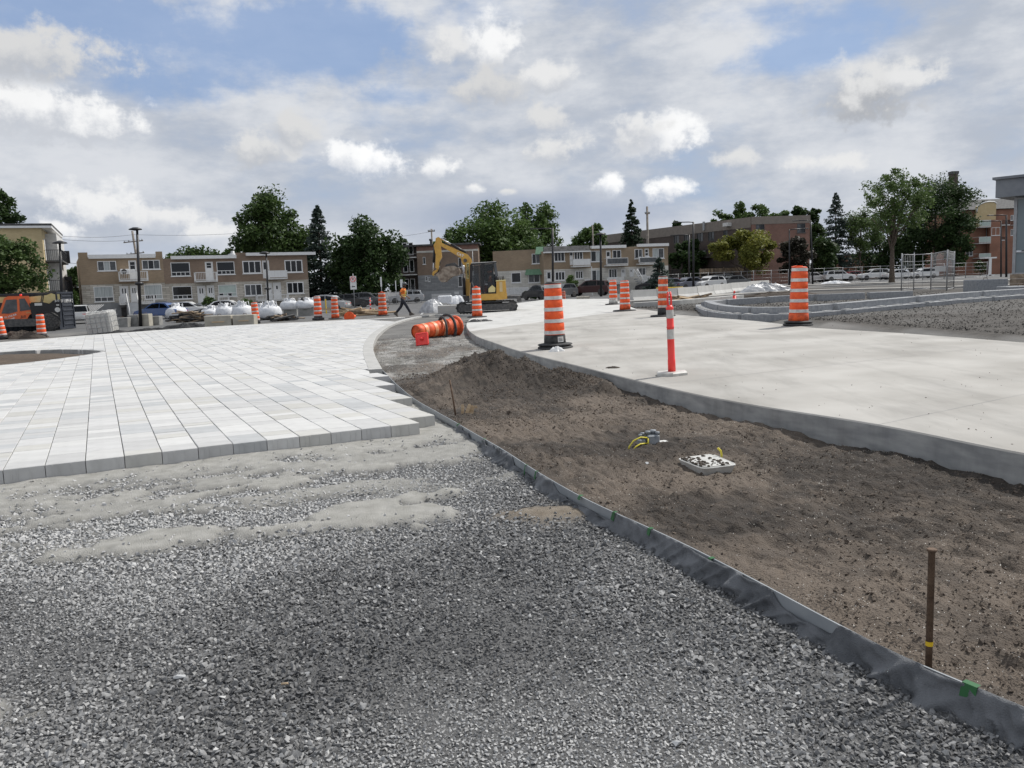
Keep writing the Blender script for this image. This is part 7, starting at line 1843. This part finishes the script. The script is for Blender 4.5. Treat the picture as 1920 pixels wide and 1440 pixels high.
for q_ in (((22, 462), (92, 258), (248, 250), (268, 430), (140, 466)), ((288, 242), (368, 236), (468, 405), (302, 428))): MB().prism(Tp(*q_), -.02, -.004).obj('window', MT['glass_grey'], cbm)
MB().prism(Tp((255, 205), (285, 205), (300, 620), (268, 622)), -.024, -.003).obj('door_pillar', MT['machine_orange'], cbm)
MB().lathe([(.07, 0), (.07, .12)], 10, T=Matrix.Translation((*Tq(310, 200)[:1], .4, Tq(310, 200)[1]))).obj('beacon', MT['pinkred'], cbm)
def t_text(par, s_, zx, zy, size, m, ang=4.0): a = Tq(zx, zy); text_mesh(par, 'lettering', s_, size, m, Matrix.Translation((a[0], -.03, a[1])) @ Matrix.Rotation(R(-ang), 4, 'Y') @ FACE, bold=.003)
t_text(cbm, 'JLG', 352, 508, .19, 'black', 0); t_text(cbm, 'H. LOUER', 160, 500, .16, 'white', 14); t_text(cbm, '514 640', 165, 545, .13, 'white', 14)
a = Tq(425, 450); text_mesh(cbm, 'lettering', '1043', .14, 'cream', Matrix.Translation((a[0], -.03, a[1])) @ FACE)
def wheel(par, c, r_, y0, w): 
    T = Matrix.Translation((c[0], y0, c[1])) @ Matrix.Rotation(R(-90), 4, 'X')
    o = MB().lathe([(r_ * .6, 0), (r_ * .93, .0), (r_, .06), (r_, w - .06), (r_ * .93, w), (r_ * .6, w)], 28, T=T).obj('wheel', MT['tire'], par)
    MB().lathe([(r_ * .6, .02), (r_ * .52, .05), (r_ * .3, .09), (r_ * .12, .05), (.02, .05)], 24, T=T).obj('rim', MT['rim'], o)
    M = MB()
    for k in range(22):
        a = 2 * math.pi * k / 22; M.box(r_ - .012, r_ + .03, -.035, .035, .02, w - .02, T=T @ Matrix.Rotation(a, 4, 'Z'))
    M.obj('tread', MT['tire'], o)
    return o
rw = (Tq(750, 715)[1] * 0 + .60)
wheel(th, (Tq(750, 580)[0], .60), .60, -.35, .45); wheel(th, (Tq(750, 580)[0] , .60), .60, 1.75, .45)
wheel(th, (Tq(-260, 590)[0], .60), .60, -.35, .45); wheel(th, (Tq(-260, 590)[0], .60), .60, 1.75, .45)
MB().prism(Tp((560, 440), (740, 425), (890, 520), (905, 560), (850, 520), (740, 450), (600, 460)), -.36, .1).obj('mudguard', MT['black'], th)
for zx, zy, w_, h_ in ((865, 335, .16, .08), (575, 325, .42, .16)): a = Tq(zx, zy); MB().box(a[0] - w_ / 2, a[0] + w_ / 2, -.112, -.103, a[1] - h_ / 2, a[1] + h_ / 2).obj('decal', MT['white_dull'], th)
a = Tq(855, 270); text_mesh(th, 'lettering', 'JLG', .17, 'white', Matrix.Translation((a[0], -.11, a[1])) @ FACE, bold=.003)
MB().lathe([(.16, 0), (.16, .005)], 12, T=Matrix.Translation((Tq(862, 405)[0], -.102, Tq(862, 405)[1])) @ Matrix.Rotation(R(90), 4, 'X')).obj('emblem', MT['white_dull'], th)

# ------------------------------------------------------------------ vehicles
def carmat(name, c, metal=.0): return mat(name, c, rough=.28, coat=.5, metal=metal)
CM = dict(white=carmat('white_car_paint', (.70, .70, .69)), silver=carmat('silver_car_paint', (.40, .41, .42), .3), dark=carmat('dark_car_paint', (.025, .027, .03)), grey=carmat('grey_car_paint', (.11, .115, .12)), red=carmat('red_car_paint', (.25, .03, .03)), blue=carmat('blue_car_paint', (.045, .10, .26)), maroon=carmat('maroon_car_paint', (.06, .02, .018)), slate=carmat('slate_car_paint', (.16, .17, .21)))
PROF = {
 'sedan': ([(-2.2, .30), (-2.25, .55), (-2.2, .82), (-1.65, .93), (-.3, .96), (1.0, .95), (1.55, .88), (2.15, .74), (2.28, .52), (2.2, .28)], [(-1.62, .92), (-1.05, 1.36), (-.2, 1.45), (.35, 1.40), (1.12, .93)], 1.44),
 'hatch': ([(-1.95, .30), (-2.02, .6), (-1.95, .95), (-1.2, .98), (-.3, .98), (.9, .97), (1.4, .90), (1.95, .74), (2.05, .5), (1.95, .28)], [(-1.9, .95), (-1.55, 1.42), (-.3, 1.50), (.25, 1.44), (1.0, .96)], 1.5),
 'suv': ([(-2.2, .38), (-2.28, .7), (-2.2, 1.05), (-1.2, 1.08), (-.3, 1.08), (1.0, 1.07), (1.6, 1.0), (2.15, .85), (2.25, .58), (2.15, .34)], [(-2.12, 1.06), (-1.85, 1.60), (-.4, 1.70), (.3, 1.64), (1.05, 1.07)], 1.7),
 'pickup': ([(-2.7, .45), (-2.75, .75), (-2.7, 1.12), (-.7, 1.12), (-.3, 1.12), (1.2, 1.12), (1.7, 1.08), (2.6, 1.0), (2.75, .65), (2.65, .40)], [(-.75, 1.12), (-.6, 1.78), (-.1, 1.84), (.6, 1.78), (1.35, 1.12)], 1.84)}
def car(label, x, yb, kind, col, head=0.0, Y=None, sc=1.0, cat='car', grp='cars parked round the site'):
    """head: compass turn of the car; 0 = its nose points to the right of the picture"""
    p = gg(x, yb) if Y is None else Vector((dp(x, yb, Y).x, Y, float(G(dp(x, yb, Y).x, Y))))
    t = thing('parked_car', label, cat, p, R(head), grp); t.scale = (sc, sc, sc)
    bodyp, cab_, top = PROF[kind]; W_ = .88
    def sect(poly, fs):
        loops = []
        for f, y in fs: loops.append([Vector((px * (1 - (1 - f) * .5) , y, pz if f == 1 else (pz * f + (1 - f) * .6))) for px, pz in poly])
        return loops
    M = MB(); lo = sect(bodyp, [(.93, -W_), (1, -W_ + .10), (1, W_ - .10), (.93, W_)])
    loft(M, lo); bo_ = M.obj('body', CM[col], t)
    zb = min(q_[1] for q_ in cab_)
    M = MB(); cl = []
    for y, f in ((-W_ + .06, 0), (-W_ + .20, 1), (W_ - .20, 1), (W_ - .06, 0)):
        cl.append([Vector((px, y if pz < zb + .1 else (math.copysign(W_ - .22, y)), pz)) for px, pz in cab_])
    a = [Vector((px, -(W_ - .07) if pz < zb + .1 else -(W_ - .20), pz)) for px, pz in cab_]; b = [Vector((v.x, -v.y, v.z)) for v in a]
    loft(M, [a, b]); M.obj('roof', CM[col], t)
    # glass: side strips, screen and rear window
    x0, x1, x2, x3, x4 = [q_[0] for q_ in cab_]; z1, z2, z3 = cab_[1][1], cab_[2][1], cab_[3][1]
    def sidew(px, pz, sgn): f = min(1, max(0, (pz - zb) / (z2 - zb))); return (px, sgn * (W_ - .07 - .13 * f + .008), pz)
    for sgn in (-1, 1):
        for qd in ([(x0 + .22, zb + .05), (x1 + .10, z1 - .07), ((x1 + x2) / 2 + .12, z2 - .09), ((x1 + x2) / 2 + .12, zb + .05)], [((x1 + x2) / 2 + .19, zb + .05), ((x1 + x2) / 2 + .19, z2 - .09), (x3 - .05, z3 - .07), (x4 - .22, zb + .05)]):
            if kind == 'pickup' and qd[0][0] < x0 + .1: continue
            q_ = [sidew(a_, b_, sgn) for a_, b_ in qd]; q2 = [(v[0], v[1] - sgn * .01, v[2]) for v in q_]
            MB().add(q_ + q2, [(0, 1, 2, 3), (3, 2, 1, 0), (4, 5, 6, 7)]).obj('side_window', MT['glass'], t)
        for hx in ((x1 + x2) / 2 + .05, ): MB().box(hx - .10, hx + .05, sgn * (W_ + .001) - .012, sgn * (W_ + .001) + .012, .78 * top / 1.45, .81 * top / 1.45).obj('door_handle', CM[col], t)
    for (xa_, za_, xb_, zb_), nm, off in (((x4, zb, x3, z3), 'windscreen', .012), ((x0, zb, x1, z1), 'rear_window', -.012)):
        ya_, yb__ = W_ - .14, W_ - .27; MB().add([(xa_ + off - .1 * math.copysign(1, off) * .0, -ya_, za_ + .05), (xa_ + off, ya_, za_ + .05), (xb_ + off, yb__, zb_ - .04), (xb_ + off, -yb__, zb_ - .04)], [(0, 1, 2, 3), (3, 2, 1, 0)]).obj(nm, MT['glass'], t)
    rw_ = .33 if kind in ('sedan', 'hatch') else .38; xf = bodyp[-1][0] - .75; xr = bodyp[0][0] + .75
    for xx in (xf, xr):
        for sgn in (-1, 1):
            T = Matrix.Translation((xx, sgn * (W_ + .012), rw_)) @ Matrix.Rotation(R(90 * sgn), 4, 'X')
            w = MB().lathe([(rw_ * .6, 0), (rw_ * .95, 0), (rw_, .03), (rw_, .2), (rw_ * .6, .2)], 18, T=T).obj('wheel', MT['tire'], t)
            MB().lathe([(rw_ * .62, .012), (rw_ * .5, .02), (rw_ * .15, .0), (.01, .0)], 14, T=T).obj('rim', MT['rim'], w)
    zt_ = bodyp[2][1] - .12
    for sgn in (-1, 1):
        MB().box(bodyp[0][0] - .03, bodyp[0][0] + .12, sgn * .62 - .16, sgn * .62 + .16, zt_ - .14, zt_).obj('tail_light', MT['pinkred'], t)
        MB().box(bodyp[-2][0] - .2, bodyp[-2][0] + .015, sgn * .60 - .18, sgn * .60 + .18, bodyp[-2][1] + .04, bodyp[-2][1] + .18).obj('headlight', MT['refl'], t)
    for bx in (bodyp[0][0] - .02, bodyp[-1][0] - .06): MB().box(bx, bx + .1, -.8, .8, .32, .42).obj('bumper', MT['dark_steel'], t)
    MB().box(bodyp[0][0] - .06, bodyp[0][0] - .04, -.25, .25, .55, .68).obj('number_plate', MT['white_dull'], t)
    return t
car('white pickup seen from its tail beside the navy container', 152, 606, 'pickup', 'white', 112, cat='pickup', sc=.82)
car('blue car parked at the foot of the tan house', 302, 592, 'sedan', 'blue', 165, Y=74)
car('white car hidden behind the bags in front of the middle house', 352, 589, 'sedan', 'white', 8, Y=76)
car('white car roof just showing behind the bags by the end house', 428, 588, 'sedan', 'white', 5, Y=77)
car('dark car behind the white-capped barrel and the bags', 606, 588, 'sedan', 'silver', 175, Y=70)
car('black car parked under the round maple', 655, 573, 'sedan', 'dark', 10, Y=84)
car('dark grey car behind the plain orange barrel', 690, 572, 'hatch', 'grey', 0, Y=88)
car('silver car with red tail light behind the walking worker', 762, 569, 'hatch', 'silver', 185, Y=92)
car('dark hatchback behind the black-capped barrel', 1052, 562, 'hatch', 'grey', 230, Y=88)
car('maroon-black car with lit red tail light in front of the far row', 1106, 557, 'suv', 'maroon', 160, Y=90)
car('black car low behind the shrubs right of the excavator', 1015, 568, 'sedan', 'dark', 120, Y=80)
car('grey sedan behind the torn-top barrel', 1262, 549, 'sedan', 'slate', 5, Y=98)
car('dark car half hidden behind the small spruce', 1226, 549, 'hatch', 'dark', 150, Y=96)
car('white hatchback near the fence, nearest the pale barriers', 1330, 545, 'hatch', 'white', -150, Y=98)
car('slate car with sloping bonnet left of the white hatchback', 1298, 546, 'sedan', 'slate', 20, Y=98)
car('dark low sedan right of the white hatchback by the fence', 1372, 543, 'sedan', 'grey', -165, Y=102)
car('silver minivan behind the dark low sedan', 1366, 535, 'suv', 'silver', -5, Y=112)
car('white car far back under the dark apartment wing', 1283, 537, 'hatch', 'white', 170, Y=122)
car('red car far back under the dark apartment wing', 1262, 538, 'sedan', 'red', 170, Y=124)
car('white hatchback just right of the folded-handle barrel', 1526, 530, 'hatch', 'white', 0, Y=124)
car('white sport utility car behind the plastic sacks', 1573, 530, 'suv', 'white', 0, Y=122)
car('red car between the white cars of the far parking row', 1603, 528, 'sedan', 'red', 0, Y=132)
car('white car with dark grille left of the locust trunk', 1638, 528, 'suv', 'white', 180, Y=124)
car('white sedan just right of the locust trunk', 1686, 526, 'sedan', 'white', 5, Y=122)
car('white car behind the temporary fence panels', 1730, 524, 'hatch', 'white', 180, Y=122)

# ------------------------------------------------------------------ poles, lamps, wires
def lamp(label, x, yb, yt, Y, kind='post', arm=-1, z=None, dx=0.0, w=.09):
    b, t_ = dp(x, yb, Y), dp(x + dx, yt, Y); zb = b.z if z is None else z
    o = thing('street_lamp', label, 'street lamp', (b.x, Y, zb)); h = t_.z - zb; lean = t_.x - b.x
    MB().tube([(0, 0, -.1), (lean * .5, 0, h * .5), (lean, 0, h)], [w, w * .85, w * .7], 10).obj('pole', MT['black'], o)
    if kind == 'post':
        M = MB().lathe([(.05, h - .12), (.42, h - .06), (.40, h + .0), (.16, h + .10)], 16, T=Matrix.Translation((lean - .12, 0, 0))); M.obj('lamp_head', MT['black'], o)
        MB().lathe([(.06, h * .42), (.28, h * .43), (.26, h * .45), (.07, h * .46)], 12, T=Matrix.Translation((lean * .45, 0, 0))).obj('side_fixture', MT['black'], o)
    elif kind == 'disc': MB().lathe([(.05, h - .05), (.55, h - .02), (.5, h + .06), (.1, h + .2)], 18, T=Matrix.Translation((lean, 0, 0))).obj('lamp_head', MT['black'], o)
    else:
        MB().tube([(lean, 0, h - .05), (lean + arm * .5, 0, h), (lean + arm * 1.9, 0, h + .02)], .055, 8).obj('arm', MT['black'], o)
        MB().cbox(lean + arm * 1.9 - .35, lean + arm * 1.9 + .35, -.16, .16, h - .04, h + .07, .03).obj('lamp_head', MT['black'], o)
    return o
lamp('black street lamp leaning in front of the tan row house', 262, 592, 429, 56, z=-.35, dx=-5, w=.11)
lamp('black lamp post between the middle and end row houses', 503, 578, 474, 66, z=-.3, dx=-4, w=.09)
lamp('black lamp post with disc head beside the yellow brick block', 118, 606, 456, 66, 'disc', z=-.35, dx=-6, w=.12)
lamp('black lamp post in front of the house with sloping fascia', 1037, 565, 428, 84, 'arm', -1, z=-.2, dx=-1, w=.13)
lamp('black lamp post in front of the middle far row house', 1127, 553, 440, 84, 'disc', z=-.2, dx=-1, w=.13)
lamp('tall black lamp with a left arm against the dark apartment wing', 1300, 540, 416, 96, 'arm', -1, z=0, dx=0, w=.14)
lamp('second black pole against the dark apartment wing', 1292, 540, 440, 100, 'none', -1, z=0, w=.14)
lamp('black lamp with a right arm in front of the brick apartment corner', 1480, 530, 430, 100, 'arm', 1, z=.1, w=.10)
lamp('black lamp with a left arm at the right corner of the apartment building', 1524, 530, 413, 104, 'arm', -1, z=.1, dx=-4, w=.11)
lamp('dark lamp post in front of the orange apartment house', 1887, 515, 403, 100, 'arm', -1, z=.2, w=.13)
lamp('thin dark post beside the orange apartment house lamp', 1877, 515, 414, 104, 'arm', -1, z=.2, w=.10)
def upole(label, x, yb, yt, Y, z, arms=(), w=.16, lean=0.0):
    b, t_ = dp(x, yb, Y), dp(x, yt, Y); o = thing('utility_pole', label, 'utility pole', (b.x, Y, z), rot=(0, lean, 0)); h = t_.z - z
    MB().tube([(0, 0, -.2), (0, 0, h)], [w, w * .75], 9).obj('pole', MT['pole_grey'], o)
    for f, L in arms:
        a = MB().box(-L, L, -w - .07, -w + .06, h - f - .07, h - f + .07).obj('crossarm', MT['pole_grey'], o)
        for xx in (-L * .9, -L * .45, L * .45, L * .9): MB().lathe([(.05, h - f + .07), (.08, h - f + .12), (.04, h - f + .26)], 8, T=Matrix.Translation((xx, -w, 0))).obj('insulator', MT['grey_plastic'], a)
    return o
upole('wooden utility pole with two crossarms behind the tan house', 270, 560, 432, 120, -.3, ((1.5, 1.4), (3.2, 1.3)), .2, R(-4))
upole('bare wooden utility pole behind the corner row house', 1216, 540, 387, 118, -.2, ((1.0, .35),), .2)
upole('utility pole behind the excavator boom', 815, 556, 429, 122, -.3, ((.35, .5),), .15)
upole('slim pole behind the middle far row house', 1114, 545, 422, 125, -.1, (), .13)
def wire(label, pts, r_=.018):
    q_ = [dp(*p_) for p_ in pts]; o = MB(); P_ = []
    for a, b in zip(q_, q_[1:]):
        for t in np.linspace(0, 1, 10): s_ = a.lerp(b, t); s_.z -= .5 * math.sin(math.pi * t) * min(1, (a - b).length / 40); P_.append(s_)
    o.tube(P_, r_, 5); o = o.obj('overhead_wire', MT['black']); tag(o, label, 'wire')
wire('overhead wire from the pole top past the yellow block', [(118, 443, 100), (250, 440, 119), (440, 438, 122)])
wire('lower overhead wire between yellow block and tan house', [(112, 449, 100), (262, 449, 119)])
wire('overhead wire sloping up to the pole behind the boom', [(640, 449, 96), (815, 433, 120)])
wire('overhead wire crossing in front of the round maple', [(640, 482, 96), (790, 474, 106)])
wire('second low wire beside the tan house wall', [(130, 493, 95), (160, 495, 95)])

# ------------------------------------------------------------------ signs
def sign(label, x, yb, yt, Y, plates, z=-.25, w=.03):
    b, t_ = dp(x, yb, Y), dp(x, yt, Y); o = thing('street_sign', label, 'sign', (b.x, Y, z)); h = t_.z - z
    MB().tube([(0, 0, -.1), (0, 0, h)], w, 8).obj('post', MT['galv'], o)
    for (zc, sw, sh, kind) in plates:
        pl_ = MB().box(-sw / 2, sw / 2, -.06, -.04, h - zc - sh / 2, h - zc + sh / 2).obj('plate', MT['white'], o)
        if kind == 'nopark':
            rg = [(.30 * math.cos(a) * sw / .75, -.066, h - zc + .30 * math.sin(a) * sw / .75) for a in np.linspace(0, 2 * math.pi, 24)]; MB().tube(rg, .028, 5).obj('red_circle', MT['pinkred'], pl_)
            MB().tube([(-.2 * sw / .75, -.068, h - zc + .2 * sw / .75), (.2 * sw / .75, -.068, h - zc - .2 * sw / .75)], .025, 5).obj('red_bar', MT['pinkred'], pl_)
            text_mesh(pl_, 'lettering', 'P', .4 * sw / .75, 'black', Matrix.Translation((0, -.063, h - zc)) @ FACE)
        elif kind == 'arrow':
            MB().prism([(-.18, h - zc - .06), (-.05, h - zc + .04), (-.05, h - zc - .02), (.16, h - zc - .02), (.16, h - zc - .10), (-.05, h - zc - .10), (-.05, h - zc - .16)], -.066, -.061).obj('arrow', MT['black'], pl_)
    return o
sign('no parking sign above a white arrow plate near the timber pile', 665, 572, 513, 82, [(.55, .62, .62, 'nopark'), (1.2, .62, .70, 'arrow')])
sign('narrow white sign seen edge-on beside the plain orange barrel', 717, 572, 519, 84, [(.5, .16, .95, '')])
sign('narrow sign post left of the worker', 744, 570, 526, 86, [(.5, .10, .9, '')])
sign('tilted narrow white sign behind the worker', 755, 570, 524, 86, [(.4, .26, .8, '')])
sign('thin pole with white plate beside the brick block', 890, 570, 470, 90, [(2.4, .2, .5, '')])
p = gg(695, 584); bo2 = thing('bollard', 'thin red and white post standing on the road near the worker', 'bollard', p); MB().lathe([(.05, 0), (.05, 1.0)], 10).obj('post', MT['pinkred'], bo2)
for z in (.3, .6, .85): MB().lathe([(.054, z), (.054, z + .12)], 10, cap=False).obj('reflective_band', MT['refl'], bo2)
p = gg(612, 588); o = MB().box(-.04, .04, -.04, .04, 0, 1.1).obj('marker_post', MT['yellow_tape']); o.location = p; tag(o, 'thin yellow marker post behind the white-capped barrel', 'post')

# ------------------------------------------------------------------ fences
def fence(name, label, pts, h, n_rails, m='galv', mesh_step=.35, post_r=.035, hn=2):
    l = [gg(*q_) if len(q_) == 2 else Vector((dp(*q_).x, q_[2], float(G(dp(*q_).x, q_[2])))) for q_ in pts]
    t = thing(name, label, 'fence', l[0])
    for i, q_ in enumerate(l): MB().tube([q_ - l[0], q_ - l[0] + Vector((0, 0, h + .05))], post_r, 7).obj('post', MT[m], t)
    M = MB()
    for a, b in zip(l, l[1:]):
        a, b = a - l[0], b - l[0]; d = b - a; n = max(2, int(d.length / mesh_step))
        for k in range(hn): z = Vector((0, 0, .08 + (h - .1) * k / max(1, hn - 1))); M.tube([a + z, b + z], .012 if k not in (0, hn - 1) else .02, 4)
        for k in range(1, n): q_ = a + d * k / n; M.tube([q_ + Vector((0, 0, .08)), q_ + Vector((0, 0, h - .02))], .007, 3)
    M.obj('mesh', MT[m], t); return t
fence('chain_link_fence', 'grey chain-link fence between the barriers and the car park', [(x, 530, 104 - (x - 1240) * .0) for x in (1240, 1272, 1295, 1328, 1358, 1390, 1413, 1446, 1478, 1510, 1545, 1580, 1616, 1650, 1690, 1730, 1770, 1810, 1850)], 1.9, 3, 'galv', .8, .035, 5)
fence('temporary_fence', 'temporary wire fence panels with a white notice by the locust tree', [(1690, 546), (1713, 544), (1745, 543), (1775, 545), (1788, 542)], 2.15, 4, 'galv', .34, .035, 6)
fence('wire_fence', 'low wire fence under the round maple behind the cars', [(x, 575, 90) for x in (590, 625, 660, 695, 730, 765, 790)], 1.3, 3, 'galv', .9, .03, 4)
p = gg(1760, 544); z = dp(1760, 504, p.y).z; o = MB().box(-.30, .30, -.02, .0, -.16, .16).obj('notice_board', MT['white']); o.location = (p.x, p.y - .12, z); tag(o, 'blank white notice fixed to the temporary fence', 'notice')
# lean-to roof, planter boards, entrance frame
p = dp(158, 600, 80); lt = thing('lean_to_shed', 'low shed with a grey ribbed metal roof beside the tan house', 'shed', (p.x, 80, -.35)); lt.scale = (.62, .8, 1); hL = dp(158, 587, 80).z + .35; hH = hL + .75
MB().add([(-1.6, 0, hL), (1.4, 0, hL), (1.4, 3, hH), (-1.6, 3, hH), (-1.6, 0, hL - .06), (1.4, 0, hL - .06), (1.4, 3, hH - .06), (-1.6, 3, hH - .06)], [(0, 1, 2, 3), (7, 6, 5, 4), (0, 4, 5, 1), (1, 5, 6, 2), (2, 6, 7, 3), (3, 7, 4, 0)]).obj('roof', MT['grey_light'], lt)
for k in range(9): MB().add([(-1.58 + k * .36, -.02, hL + .01), (-1.53 + k * .36, -.02, hL + .01), (-1.53 + k * .36, 3.0, hH + .01), (-1.58 + k * .36, 3.0, hH + .01), (-1.555 + k * .36, -.02, hL + .07), (-1.555 + k * .36, 3, hH + .07)], [(0, 4, 5, 3), (4, 1, 2, 5)]).obj('rib', MT['dark_steel'], lt)
MB().box(-1.5, 1.3, .1, 2.9, 0, hL - .08).obj('wall', MT['grey_paint'], lt)
p = dp(1335, 515, 112); o = thing('board_fence', 'grey board fence panel under the yellow-green tree', 'fence', (dp(1312, 530, 112).x, 112, 0.0)); zt_ = dp(1340, 503, 112).z; zb_ = dp(1340, 512.5, 112).z
for k in range(24): MB().box(k * .26, k * .26 + .24, 0, .03, zb_, zt_).obj('board', MT['wood_old'], o)
for k in (0, 12, 23): MB().box(k * .26 + .08, k * .26 + .18, .031, .12, -.1, zt_ + .1).obj('post', MT['wood_old'], o)
p = dp(1857, 512, 125); o = thing('entrance_porch', 'white framed entrance porch in front of the orange apartment house', 'porch', (p.x, 125, .2)); hh_ = dp(1857, 482, 125).z - .2
MB().box(-.9, .9, 0, 1.2, hh_ - .2, hh_).obj('canopy', MT['white'], o); MB().box(-.2, .15, 0, .2, -.2, hh_ - .2).obj('column', MT['white'], o); MB().box(-.6, .7, 0, 1.2, -.3, .1).obj('step', MT['white'], o)
# road line near the worker
a, b = gg(790, 590), gg(800, 574); o = MB(); d = (b - a); nn = Vector((-d.y, d.x, 0)).normalized() * .07
zr = lambda q_: float(G(q_.x, q_.y)) - .02 + .012
o.add([(*(a + nn).xy, zr(a)), (*(a - nn).xy, zr(a)), (*(b - nn).xy, zr(b)), (*(b + nn).xy, zr(b))], [(0, 1, 2, 3), (3, 2, 1, 0)]); tag(o.obj('road_marking', MT['white']), kind='structure')
